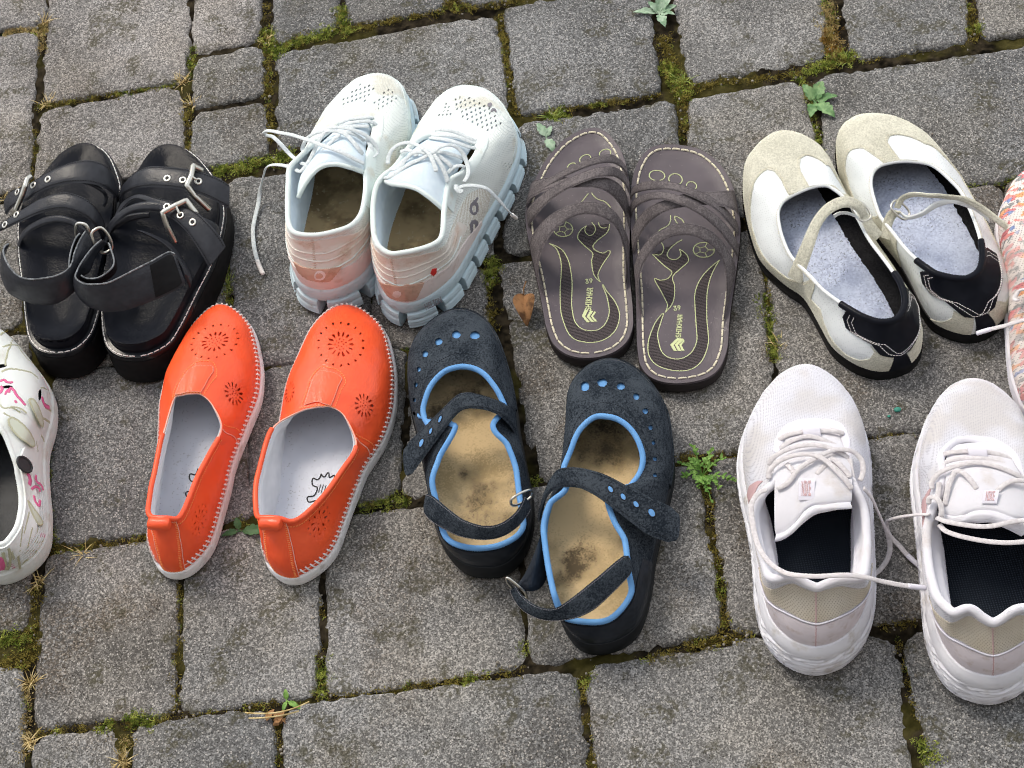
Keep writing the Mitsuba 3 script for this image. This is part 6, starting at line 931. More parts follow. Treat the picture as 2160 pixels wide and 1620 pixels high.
mat("brown_strap", lambda p, n, uv: mix((0.070, 0.060, 0.063), (0.140, 0.122, 0.125), smoothstep(0.3, 0.75, 0.6 * noise(p.x * 900, p.y * 900, p.z * 900) + 0.4 * fbm(p.x * 60, p.y * 60, p.z * 60))), 0.75, 0.3, leather_bump(1.0, 1200), 0.0003)
mat("brown_footbed", lambda p, n, uv: mix(mix((0.062, 0.051, 0.060), (0.108, 0.090, 0.102), fbm(p.x * 45, p.y * 45, p.z * 45)), mi.Color3f(0.26, 0.235, 0.23), smoothstep(0.74, 0.90, fbm(p.x * 520, p.y * 520, p.z * 520, 2)) * 0.4), 0.42, 0.28, leather_bump(1.0, 1400), 0.00015)
mat("brown_sole", (0.030, 0.025, 0.026), 0.65, 0.15)
mat("brown_dark", lambda p, n, uv: mix((0.022, 0.018, 0.019), (0.085, 0.072, 0.076), smoothstep(0.35, 0.7, 0.5 + 0.5 * dr.sin(p.y * 3800))), 0.7, 0.1)
mat("lime_print", (0.52, 0.56, 0.30), 0.6, 0.3)
mat("cream_thread", (0.62, 0.57, 0.44), 0.8, 0.2)

suede = lambda a, b: (lambda p, n, uv: mix(a, b, smoothstep(0.25, 0.75, 0.55 * noise(p.x * 1100, p.y * 1100, p.z * 1100) + 0.45 * fbm(p.x * 55, p.y * 55, p.z * 55, 3))))
mat("cream_suede", suede((0.41, 0.40, 0.325), (0.59, 0.575, 0.485)), 0.95, 0.15, leather_bump(1.0, 1500), 0.0005, sheen=0.4)


def perforated(p, n, uv):
    s = dr.sin((p.x + 0.35 * p.y) * 2050) * dr.sin((p.y - 0.35 * p.x) * 2050)
    c = mix((0.70, 0.73, 0.74), (0.62, 0.65, 0.66), fbm(p.x * 80, p.y * 80, p.z * 80))
    return mix(c, mi.Color3f(0.36, 0.37, 0.36), smoothstep(0.80, 0.95, s) * 0.7)


mat("white_leather", perforated, 0.42, 0.45)
mat("white_plain", dirty((0.70, 0.72, 0.72), (0.48, 0.46, 0.40), 90, 0.6, 0.8, 0.4, 0.1), 0.5, 0.4)
mat("black_leather", lambda p, n, uv: mix((0.004, 0.005, 0.008), (0.010, 0.011, 0.016), fbm(p.x * 90, p.y * 90, p.z * 90)), 0.26, 0.07, leather_bump(1.0, 1000), 0.0002)
mat("black_strap", lambda p, n, uv: mix((0.010, 0.011, 0.015), (0.030, 0.032, 0.040), fbm(p.x * 150, p.y * 150, p.z * 150)), 0.36, 0.30, leather_bump(1.0, 1100), 0.00025)
mat("black_gloss", (0.006, 0.007, 0.010), 0.18, 0.28)
mat("frayed_edge", lambda p, n, uv: mix((0.05, 0.055, 0.06), (0.30, 0.32, 0.34), noise(p.x * 500, p.y * 500, p.z * 500)), 0.8, 0.2)
mat("black_cloth", lambda p, n, uv: mix((0.006, 0.006, 0.007), (0.022, 0.022, 0.025), noise(p.x * 900, p.y * 900, p.z * 900)), 0.85, 0.08, leather_bump(1.0, 1500), 0.0003)
mat("black_rubber", lambda p, n, uv: mix((0.005, 0.005, 0.006), (0.011, 0.011, 0.012), fbm(p.x * 160, p.y * 160, p.z * 160)), 0.45, 0.10)
mat("lilac_felt", lambda p, n, uv: mix(mix((0.34, 0.38, 0.51), (0.55, 0.60, 0.73), smoothstep(0.25, 0.75, 0.5 * noise(p.x * 800, p.y * 800, p.z * 800) + 0.5 * fbm(p.x * 60, p.y * 60, p.z * 60))), mi.Color3f(0.10, 0.10, 0.14), smoothstep(0.76, 0.86, noise(p.x * 800 + 7, p.y * 800, p.z * 800)) * 0.6), 0.95, 0.1, leather_bump(1.0, 1200), 0.0006)

mat("navy_nubuck", suede((0.010, 0.014, 0.020), (0.050, 0.060, 0.073)), 0.9, 0.04, leather_bump(1.0, 1200), 0.0004)
mat("navy_smooth", lambda p, n, uv: mix((0.004, 0.006, 0.010), (0.016, 0.022, 0.033), fbm(p.x * 110, p.y * 110, p.z * 110, 3)), 0.30, 0.25, leather_bump(1.0, 500), 0.0005)
mat("blue_neoprene", lambda p, n, uv: mix((0.090, 0.24, 0.50), (0.14, 0.32, 0.60), fbm(p.x * 130, p.y * 130, p.z * 130)), 0.75, 0.3, leather_bump(1.0, 1500), 0.0002)
mat("navy_sole", (0.009, 0.011, 0.014), 0.5, 0.2)


# where the feet have blackened the felt: toe and heel prints (x, y, reach)
WEAR = [(*q_[:2], r_) for q_, r_ in zip(pts(SPOT["wear"]).tolist(), (0.052, 0.045, 0.055, 0.050, 0.040))]


def sand_felt(p, n, uv):
    a = fbm(p.x * 30 + 3, p.y * 30, p.z * 30, 3)
    g = noise(p.x * 850, p.y * 850, p.z * 850)
    c = mix((0.36, 0.255, 0.125), (0.56, 0.41, 0.225), smoothstep(0.30, 0.60, a * 0.75 + g * 0.25))
    worn = mi.Float(0.0)
    for x0, y0, rad in WEAR:
        worn = dr.maximum(worn, 1 - dr.sqrt(dr.square(p.x - x0) + dr.square(p.y - y0)) / rad)
    c = mix(c, mi.Color3f(0.085, 0.062, 0.036), smoothstep(0.68, 1.12, 0.48 * dr.maximum(worn, 0) + 0.75 * fbm(p.x * 60 + 4, p.y * 60, 0.0, 4) + 0.22 * g))
    return mix(c, mi.Color3f(0.075, 0.058, 0.038), smoothstep(0.50, 0.80, fbm(p.x * 26 + 19, p.y * 26 + 5, p.z * 26, 5)) * (0.20 + 0.75 * g))


mat("sand_insole", sand_felt, 0.9, 0.15, leather_bump(1.0, 1200), 0.0004)

mat("steel", (0.62, 0.60, 0.54), 0.28, 0.5, metallic=1.0)
mat("brass", (0.66, 0.55, 0.34), 0.30, 0.5, metallic=1.0)


def woven(p, n, uv):
    a, b = dr.sin((p.x * 0.92 + p.y * 0.38) * 3100), dr.sin((p.y * 0.92 - p.x * 0.38 + p.z * 0.8) * 3100)
    hole = smoothstep(0.15, 0.75, a * b)
    c = mix((0.58, 0.58, 0.63), (0.51, 0.49, 0.49), smoothstep(0.42, 0.66, fbm(p.x * 28, p.y * 28, p.z * 28, 3)))
    return mix(c, mi.Color3f(0.36, 0.35, 0.39), hole * 0.75)


mat("lilac_mesh", woven, 0.8, 0.25, lambda p, n, uv: dr.sin((p.x * 0.92 + p.y * 0.38) * 3100) * dr.sin((p.y * 0.92 - p.x * 0.38 + p.z * 0.8) * 3100), -0.00015)
mat("lilac_cloth", dirty((0.60, 0.59, 0.63), (0.48, 0.43, 0.40), 60, 0.56, 0.78, 0.45, 0.15), 0.8, 0.25, knit(1.0), 0.0003)
mat("lilac_lace", lambda p, n, uv: mix((0.48, 0.45, 0.46), (0.63, 0.60, 0.61), noise(p.x * 600, p.y * 600, p.z * 600)), 0.75, 0.3, knit(1.0), 0.0003)
mat("lilac_film", (0.63, 0.61, 0.68), 0.45, 0.4)
mat("pink_film", (0.50, 0.33, 0.34), 0.5, 0.4)
mat("pink_heel", dirty((0.61, 0.555, 0.59), (0.48, 0.40, 0.38), 160, 0.55, 0.75, 0.5, 0.25), 0.6, 0.35)
mat("tan_mesh", lambda p, n, uv: mix(mix((0.60, 0.56, 0.50), (0.50, 0.44, 0.34), fbm(p.x * 60, p.y * 60, p.z * 60)), mi.Color3f(0.30, 0.25, 0.18), smoothstep(0.1, 0.8, dr.sin(p.x * 2600) * dr.sin(p.z * 2600)) * 0.7), 0.85, 0.1, lambda p, n, uv: dr.sin(p.x * 2600) * dr.sin(p.z * 2600), -0.0004)
mat("white_foam", dirty((0.66, 0.66, 0.71), (0.40, 0.35, 0.29), 70, 0.60, 0.80, 0.5, 0.12), 0.55, 0.35)
mat("terry_white", dirty((0.65, 0.64, 0.69), (0.52, 0.46, 0.42), 50, 0.56, 0.78, 0.4, 0.15), 0.9, 0.2, leather_bump(1.0, 1500), 0.0003)
mat("dark_insole", lambda p, n, uv: mix((0.008, 0.011, 0.016), (0.040, 0.050, 0.068), smoothstep(0.1, 0.8, dr.sin((p.x + p.y) * 1500) * dr.sin((p.x - p.y) * 1500))), 0.85, 0.08)
mat("gum_rubber", (0.42, 0.30, 0.24), 0.6, 0.35)

mat("white_eva", dirty((0.66, 0.69, 0.68), (0.44, 0.42, 0.34), 60, 0.55, 0.8, 0.4, 0.12), 0.5, 0.4, leather_bump(1.0, 900), 0.0001)
mat("pink_print", (0.62, 0.12, 0.27), 0.5, 0.4)
mat("olive_print", (0.42, 0.42, 0.29), 0.5, 0.4)
mat("pale_olive_print", (0.50, 0.53, 0.44), 0.5, 0.4)
mat("dark_eva", lambda p, n, uv: mix((0.020, 0.021, 0.024), (0.040, 0.042, 0.046), fbm(p.x * 120, p.y * 120, p.z * 120)), 0.6, 0.35)


def confetti(p, n, uv):
    """Yarns of many colours knitted in short runs."""
    f, s, r = voronoi(p.x * 260 + 0.35 * dr.sin(p.y * 700), p.y * 230 + p.z * 90)
    zone = cell_rand(dr.floor(p.y * 24 + fbm(p.x * 20, p.y * 20) * 3), 3)
    c = mi.Color3f(0.64, 0.58, 0.55)
    for k, (col, w) in enumerate((((0.66, 0.14, 0.12), 0.30), ((0.72, 0.24, 0.03), 0.42), ((0.06, 0.16, 0.42), 0.52), ((0.10, 0.12, 0.13), 0.58), ((0.55, 0.06, 0.08), 0.72))):
        c = dr.select((r < w) & (r > w - 0.115), mix(col, (0.64, 0.58, 0.55), 0.25 + 0.40 * zone), c)
    holes = smoothstep(0.55, 0.9, dr.sin(p.x * 2100 + p.y * 700) * dr.sin(p.y * 2000 - p.x * 600 + p.z * 900))
    return mix(c, mi.Color3f(0.06, 0.05, 0.05), holes * 0.75)


mat("confetti_knit", confetti, 0.85, 0.2, knit(1.0), 0.0006)


# ---------------------------------------------------------------- the shoes
def skin(key, **kw):
    return Surf(pts(ROWS[key]), **kw)


SHAPES = dict(orange_l=dict(box=0.62, wall=0.45, bulge=1.5, flat=0.14,wrinkle=1.1), orange_r=dict(box=0.62, wall=0.45, bulge=1.5, flat=0.14,wrinkle=1.1), run_l=dict(box=0.62, wall=0.5, bulge=4, flat=0.16,wrinkle=1.6), run_r=dict(box=0.62, wall=0.5, bulge=4, flat=0.16,wrinkle=1.6), mary_l=dict(box=0.85, wall=0.5, bulge=3, flat=0.08,wrinkle=1.2), mary_r=dict(box=0.85, wall=0.5, bulge=3, flat=0.08,wrinkle=1.2), blue_l=dict(box=0.9, wall=0.5, bulge=4, flat=0.05,wrinkle=1.0), blue_r=dict(box=0.9, wall=0.5, bulge=4, flat=0.05,wrinkle=1.0), pink_l=dict(box=0.62, wall=0.5, bulge=4, flat=0.16,wrinkle=1.5), pink_r=dict(box=0.62, wall=0.5, bulge=4, flat=0.16,wrinkle=1.5), clog=dict(box=0.85, wall=0.5, bulge=5, flat=0.08,wrinkle=0.4), knit=dict(box=0.75, wall=0.5, bulge=4, flat=0.1,wrinkle=1.6))


def ply_skin(t, name, S, mat_, holes=(), th=1.8, lining=None, rim=None, rim_r=1.2, rim_name="collar_binding", pad=0.0, deep=0.0):
    """The upper with its punched holes, its lining and the bound edge of its opening."""
    g = shapely.box(0, 0, 1, 1)
    if len(holes):
        g = g.difference(shapely.union_all([shapely.Polygon(np.array(h) * 1e-4).buffer(0) for h in holes]))
    part(t, name, S.patch(g, 0, 0.6), mat_, smooth=60)
    if lining:
        # a padded collar's lining swells inwards round the heel half of the shoe
        def inward(v2):
            w = smst(0.34, 0.22, np.minimum(v2[:, 0], 1 - v2[:, 0]))
            return -(th + pad * w * smst(1.0, 0.62, v2[:, 1]) + deep * smst(1.0, 0.88, v2[:, 1]))
        part(t, "lining", S.patch(shapely.box(0, 0.0, 1, 1), inward, 0.4), lining, smooth=60)
    if rim:
        P, N = S.at(np.c_[np.linspace(0, 1, 241)[:-1], np.full(240, 1.0)])
        part(t, rim_name, ring(P - N * th * 0.5e-3, rim_r * 1e-3, 10), rim, smooth=True)


def panel(key, off=0.7, smooth=0, grow=None):
    a = np.array(PANELS[key]) * 1e-4
    g = poly(a, smooth)
    return g


def rv(S, rows_v):
    """(row number, v) -> (u, v); rows below 1 count back from the heel the other way."""
    n = len(S.t) - 1
    k = np.arange(-n, 2 * n + 1)
    tt = np.concatenate([S.t[:-1] - 1, S.t[:-1], S.t + 1])
    return [(np.interp(r - 1, k, tt), v) for r, v in rows_v]


def band(S, r0, r1, v0, v1, n=40):
    """A strip of the skin between rows r0 and r1 with lower and upper edges v0, v1 (numbers or lists along the strip)."""
    r = np.linspace(r0, r1, n)
    f = lambda v: np.interp(np.linspace(0, 1, n), np.linspace(0, 1, len(np.atleast_1d(v))), np.atleast_1d(v))
    return poly(rv(S, list(zip(r, f(v0))) + list(zip(r, f(v1)))[::-1]))


def line_on(S, r0, r1, v, n=120, off=0.3):
    r = np.linspace(r0, r1, n)
    vv = np.interp(np.linspace(0, 1, n), np.linspace(0, 1, len(np.atleast_1d(v))), np.atleast_1d(v))
    return S.on(rv(S, list(zip(r, vv))), None, off)


def edge_line(S, g, off, inset=0.0, n=None):
    """The outline of a panel as a curve on the skin."""
    h = g.buffer(-inset) if inset else g
    h = max(h.geoms, key=lambda x: x.area) if hasattr(h, "geoms") else h
    c = np.array(h.exterior.coords)
    d = np.r_[0, np.cumsum(np.linalg.norm(np.diff(c * [3, 1], axis=0), axis=1))]
    x = np.linspace(0, d[-1], n or 200)
    return S.on(np.stack([np.interp(x, d, c[:, k]) for k in (0, 1)], 1), None, off)


def straps(t, key, name, th, material, stitch=None, n=48, ends=0.0, crown=0.0, inset=0.14, label=None, thread=(2.0, 1.1, 0.28)):
    E = [pts(e) for e in STRAPS[key]]
    k = part(t, name, sheet(E, th * 1e-3, n, round_ends=ends, crown=crown * 1e-3), material, smooth=50, label=label)
    if stitch:
        A, B = curve(E[0], 80), curve(E[-1], 80)
        nn = norm(np.cross(np.gradient(A, axis=0), B - A))
        if nn[:, 2].mean() < 0:
            nn = -nn
        ms = []
        for w in (inset, 1 - inset):
            ms.append(stitches(A * (1 - w) + B * w + nn * (th / 2 + crown * 4 * w * (1 - w)) * 1e-3, nn, *thread, lift=0.05))
        part(k, "stitching", join(ms), stitch, kind="stuff")
    return k


def laces(t, key, r, material, flat=0.55, tip=(), name="lace", skip=()):
    for i, L in enumerate(LACES[key]):
        if i in skip:
            continue
        p = curve(pts(L), max(24, 8 * len(L)))
        k = part(t, name, tube(p, r * 1.0e-3, 10, flat * 0.75), material, smooth=True)
        if i in tip:
            q = p[-5:] if length(p[-5:]) > 0.012 else p[-8:]
            q = curve(np.vstack([p[-9], p[-6], p[-3], p[-1]]), 12) if length(p[-9:]) < 0.03 else curve(p[-4:], 12)
            part(k, "lace_tip", tube(q, r * 1.05e-3, 10, 0.8), "lilac_film" if "lilac" in material else "white_thread", smooth=True)


def insole(t, S, material, inset=2.5, lift=3.0, dish=2.5, name="insole", bs=0.0):
    B = S.B.copy()
    m, h, g = footbed(B, inset, lift, dish, 14.0, 2.0)
    part(t, name, m, material, smooth=50)
    return h, g


# ---- orange slip-ons
for key, lab in (("orange_l", "orange leather slip-on shoe nearest the floral clog, left of its orange mate"), ("orange_r", "orange leather slip-on shoe beside the blue strap shoe, right of its orange mate")):
    t = thing("slip_on_shoe", lab, "shoe", "pair of orange slip-on shoes")
    S = skin(key, **SHAPES[key])
    ply_skin(t, "upper", S, "orange_leather", HOLES[key], 2.0, "grey_lining", "orange_edge", 0.7, "raw_edge", deep=2.6)
    hol = shapely.union_all([shapely.Polygon(np.array(q_) * 1e-4).convex_hull for q_ in HOLES[key]]).buffer(0.012)
    for g in shapely.get_parts(hol):
        part(t, "perforation_backing", S.patch(g.intersection(shapely.box(0, 0.02, 1, 0.98)), -3.8, 0.4), "orange_leather", smooth=60)
    part(t, "sole", sole(S.B, S.out, [(0.2, 1.03), (1.6, 0.98), (2.2, 0.86), (2.4, 0.45), (1.6, 0.12), (0.4, 0.0)]), "white_rubber", smooth=60)
    uu = np.linspace(0.03, 0.985, 500)
    P, N = S.on(np.c_[uu, 0.075 + 0.085 * np.exp(-((uu - 0.5) / 0.17) ** 2)], None, 0.2)
    part(t, "whip_stitching", stitches(P, N, 1.9, 2.9, 0.78, (7.4, 3.2), 0.5), "white_thread", kind="stuff")
    part(t, "welt_cord", tube(P - N * 0.2e-3, 0.6e-3, 6), "orange_edge", smooth=True)
    h, g = insole(t, S, "grey_insole", 2.0, 2.5, 2.0)
    # rolled collar from notch to notch round the heel
    r0, r1 = (-4.6, 5.0)
    cp, cn = line_on(S, r0, r1, 1.0, 120, -0.3)
    part(t, "rolled_collar", tube(cp, 2.3e-3, 12), "orange_leather", smooth=True)
    sp, sn = line_on(S, r0, r1, 0.86, 200, 0.1)
    part(t, "collar_stitching", stitches(sp, sn, 1.6, 0.9, 0.3), "orange_thread", kind="stuff")
    for r_ in ((15.0, 15.55), (5.0, 4.7)):
        sp, sn = S.on(rv(S, [(np.interp(v, (0.1, 1.0), r_[::-1]), v) for v in np.linspace(0.97, 0.14, 60)]), None, 0.15)
        part(t, "side_seam", tube(sp, 0.5e-3, 6, 0.6), "orange_edge", smooth=True)
        sp, sn = S.on(rv(S, [(np.interp(v, (0.1, 1.0), r_[::-1]) - 0.22, v) for v in np.linspace(0.95, 0.16, 60)]), None, 0.15)
        part(t, "side_stitching", stitches(sp, sn, 1.6, 1.0, 0.28), "orange_thread", kind="stuff")
    tg = panel(key + ".tongue")
    tk = part(t, "instep_tab", S.patch(tg, 1.3, 1.3), "orange_leather", smooth=60)
    ep, en = edge_line(S, tg, 1.0)
    part(tk, "edge_cord", tube(ep, 0.35e-3, 5), "orange_edge", smooth=True)
    op, on = edge_line(S, tg.buffer(0.022), 0.15)
    part(tk, "stitching", stitches(op, on, 1.6, 1.0, 0.28), "orange_thread", kind="stuff")
    hs = panel(key + ".heelstrip")
    hk = part(t, "heel_strip", S.patch(hs, 1.1, 1.1), "orange_leather", smooth=60)
    ep, en = edge_line(S, hs, 0.9)
    part(hk, "edge_cord", tube(ep, 0.4e-3, 5), "orange_edge", smooth=True)
    ip, ino = edge_line(S, hs.buffer(-0.004), 1.1)
    part(hk, "stitching", stitches(ip, ino, 1.0, 0.8, 0.25, (1.8, 0.0), 0.1), "orange_thread", kind="stuff")
    top = S.on(rv(S, [(r, 0.93) for r in np.linspace(0.30, 1.85, 12)]), None, 3.2)[0]
    part(hk, "pull_fold", tube(top, 5.6e-3, 14), "orange_leather", smooth=True)
    # the hide mark printed on the insole
    c = S.B[:, :2].mean(0)
    a = norm(S.B[len(S.B) // 2, :2] - S.B[0, :2])
    b = np.array([a[1], -a[0]])
    o = S.B[0, :2] + a * 0.088 + b * (0.012 if key == "orange_r" else 0.008)
    hide = np.array([(-.5, 1), (-.2, .8), (0, 1.15), (.2, .8), (.5, 1), (.62, .55), (1, .6), (.85, .1), (.5, 0), (.55, -.6), (1, -.75), (.8, -1.1), (.3, -.95), (0, -1.2), (-.3, -.95), (-.8, -1.1), (-1, -.75), (-.55, -.6), (-.5, 0), (-.85, .1), (-1, .6), (-.62, .55)])
    w2 = o + hide[:, :1] * 0.012 * b + hide[:, 1:] * 0.014 * a
    out = curve(np.vstack([w2, w2[:1]]), 160)
    ins = lambda xy, e=0.35e-3: np.c_[xy, h(xy) + e]
    lines = [tube(ins(out), 0.65e-3, 5, 0.4)] + [tube(ins(o + np.linspace(-.35, .25, 6)[:, None] * 0.014 * a + s * 0.012 * b), 0.35e-3, 5, 0.4) for s in (-.3, -.1, .1, .3)]
    part(t, "printed_mark", join(lines), "black_print", smooth=False, label="black hide mark printed on the insole")

# ---- white running shoes
for key, lace, tongue, lab, tips in (("run_l", "rl", "rl_tongue", "white running shoe with a long lace hanging down its left side", (1,)), ("run_r", "rr", "rr_tongue", "white running shoe with a dark oval mark on its right side", (10,))):
    t = thing("running_shoe", lab, "shoe", "pair of white running shoes")
    S = skin(key, **SHAPES[key])
    ply_skin(t, "upper", S, "mint_mesh", HOLES[key], 3.2, "mint_lining", "mint_smooth", 2.6, "padded_collar", 5.0)
    h, g = insole(t, S, "worn_insole", 3.0, 5.0, 3.0)
    part(t, "midsole", sole(S.B, S.out, [(-0.5, 1.06), (1.6, 1.03), (3.2, 0.95), (3.6, 0.72), (2.0, 0.55), (-2, 0.5)]), "mint_foam", smooth=50)
    n = len(S.B)
    npod = 19
    for k in range(npod):
        u0, u1 = (k + 0.12) / npod, (k + 0.88) / npod
        uu = np.linspace(u0, u1, 9)
        idx = (uu * n) % n
        get = lambda A: np.stack([np.interp(idx, np.arange(n + 1), np.r_[A[:, c], A[:1, c]]) for c in range(A.shape[1])], 1)
        B, o = get(S.B), norm(get(S.out))
        zt = B[:, 2] * 0.60
        prof = [(-14, 0.0), (-2, 0.0), (3.5, 0.03), (6.0, 0.12)] + [(6.6 + (0.9 if j % 2 else -0.7), 0.16 + 0.09 * j) for j in range(7)] + [(6.4, 0.82), (5.0, 0.98), (1.0, 1.02), (-14, 1.0)]
        L = np.array([np.c_[(B + o * a * 1e-3)[:, :2], zt * z] for a, z in prof]).transpose(1, 0, 2)
        m = len(prof)
        v, f = L.reshape(-1, 3), quads(9, m, closed_v=True)
        v = np.vstack([v, L[0].mean(0, keepdims=True), L[-1].mean(0, keepdims=True)])
        j = np.arange(m)
        f = np.vstack([f, np.stack([(j + 1) % m, j, j * 0 + 9 * m], 1), np.stack([j + 8 * m, (j + 1) % m + 8 * m, j * 0 + 9 * m + 1], 1)])
        if trimesh.Trimesh(v, f, process=False).volume < 0:
            f = f[:, ::-1]
        part(t, "sole_pod", (v, f), "mint_foam", smooth=35)
    part(t, "outsole_core", sole(np.c_[S.B[:, :2], S.B[:, 2] * 0.52], S.out, [(-12, 1.0), (-11, 0.5), (-11, 0.08), (-12, 0.05)]), "grey_print", smooth=50)  # dark core colour paints the shade into the gaps between pods
    part(t, "heel_counter", S.patch(band(S, -3.6, 4.0, 0.0, [0.08, 0.26, 0.30, 0.31, 0.30, 0.26, 0.08]), 1.3, 1.3), "peach_rubber", smooth=60)
    part(t, "heel_cloth", S.patch(band(S, -3.0, 3.4, [0.34, 0.33, 0.32, 0.33, 0.34], [0.6, 0.9, 0.93, 0.9, 0.6]), 0.5, 0.5), "heel_cloth", smooth=60)
    hp = panel(key + ".heelpatch", smooth=0)
    hk = part(t, "heel_patch", S.patch(poly(np.array(PANELS[key + ".heelpatch"]) * 1e-4), 1.9, 1.9), "peach_patch", smooth=60)
    for v in (0.36, 0.52, 0.66):
        p, nn = line_on(S, -2.6, 3.0, [v + 0.05, v, v + 0.05], 80, 0.6)
        part(t, "heel_rib", tube(p, 0.8e-3, 7, 0.6), "mint_smooth" if v < 0.4 else "heel_cloth", smooth=True)
    sp, sn = S.on(rv(S, [(1.0, v) for v in np.linspace(0.34, 0.97, 30)]), None, 0.55)
    part(t, "heel_seam", stitches(sp, sn, 1.2, 0.8, 0.3, (2.2, 0.0), 0.2), "peach_patch", kind="stuff")
    nr = len(S.t) - 1
    part(t, "eyestay", S.patch(band(S, 4.5, nr - 3.2, [0.80, 0.80, 0.84, 0.86, 0.84, 0.80, 0.76], 1.0, 90), 0.9, 0.9), "mint_smooth", smooth=60)
    part(t, "toe_guard", S.patch(band(S, 7.5, 15.0, 0.0, [0.10, 0.24, 0.30, 0.30, 0.24, 0.10], 60), 0.6, 0.6), "mint_smooth", smooth=60)
    tk = part(t, "tongue", sheet([pts(e) for e in STRAPS[tongue]], 5.0e-3, 40, 40), "mint_lining", smooth=60)
    E = [pts(e) for e in STRAPS[tongue]]
    part(tk, "edge_binding", tube(curve(E[0], 60), 2.2e-3, 8), "mint_smooth", smooth=True)
    laces(t, lace, 2.1, "mint_lace", 0.55, tips)
    for m_ in [k for k in PANELS if k.startswith(key + ".mark")]:
        g = poly(np.array(PANELS[m_]) * 1e-4)
        if m_.endswith("mark_o"):
            g = g.difference(poly(np.array(PANELS[key + ".mark_oi"]) * 1e-4))
        if m_.endswith("mark_oi") or m_.endswith("mark_hi"):
            continue
        if key == "run_l" and m_.endswith("mark_h"):
            g = g.difference(poly(np.array(PANELS["run_l.mark_hi"]) * 1e-4))
        part(hk if "mark_h" in m_ else t, "printed_mark", S.patch(g, 2.1 if "mark_h" in m_ else 0.75, 0.3), "peach_rubber" if "mark_h" in m_ else "grey_print", smooth=60)
    if key == "run_r":
        a, b = pts(SPOT["helion"])
        d = norm(b - a)
        up = norm(np.array([0.0, 0.35, 0.9]))
        up = norm(up - d * (up @ d))
        nn = np.cross(d, up)
        tm = meshkit.text_mesh("HELION", 0.0062, 0.0004, True)
        v = np.array(tm.vertices)
        v[:, 0] *= np.linalg.norm(b - a) / np.ptp(v[:, 0])
        part(t, "lettering", (a + np.outer(v[:, 0], d) + np.outer(v[:, 1], up) + np.outer(v[:, 2] + 0.001, nn), tm.faces), "grey_print", smooth=False)
        part(t, "side_mesh", S.patch(panel("run_r.mesh"), 0.45, 0.45), "striped_mesh", smooth=60)
        part(t, "red_tag", S.patch(panel("run_r.tag"), 1.4, 1.2), "red_tag", smooth=60)

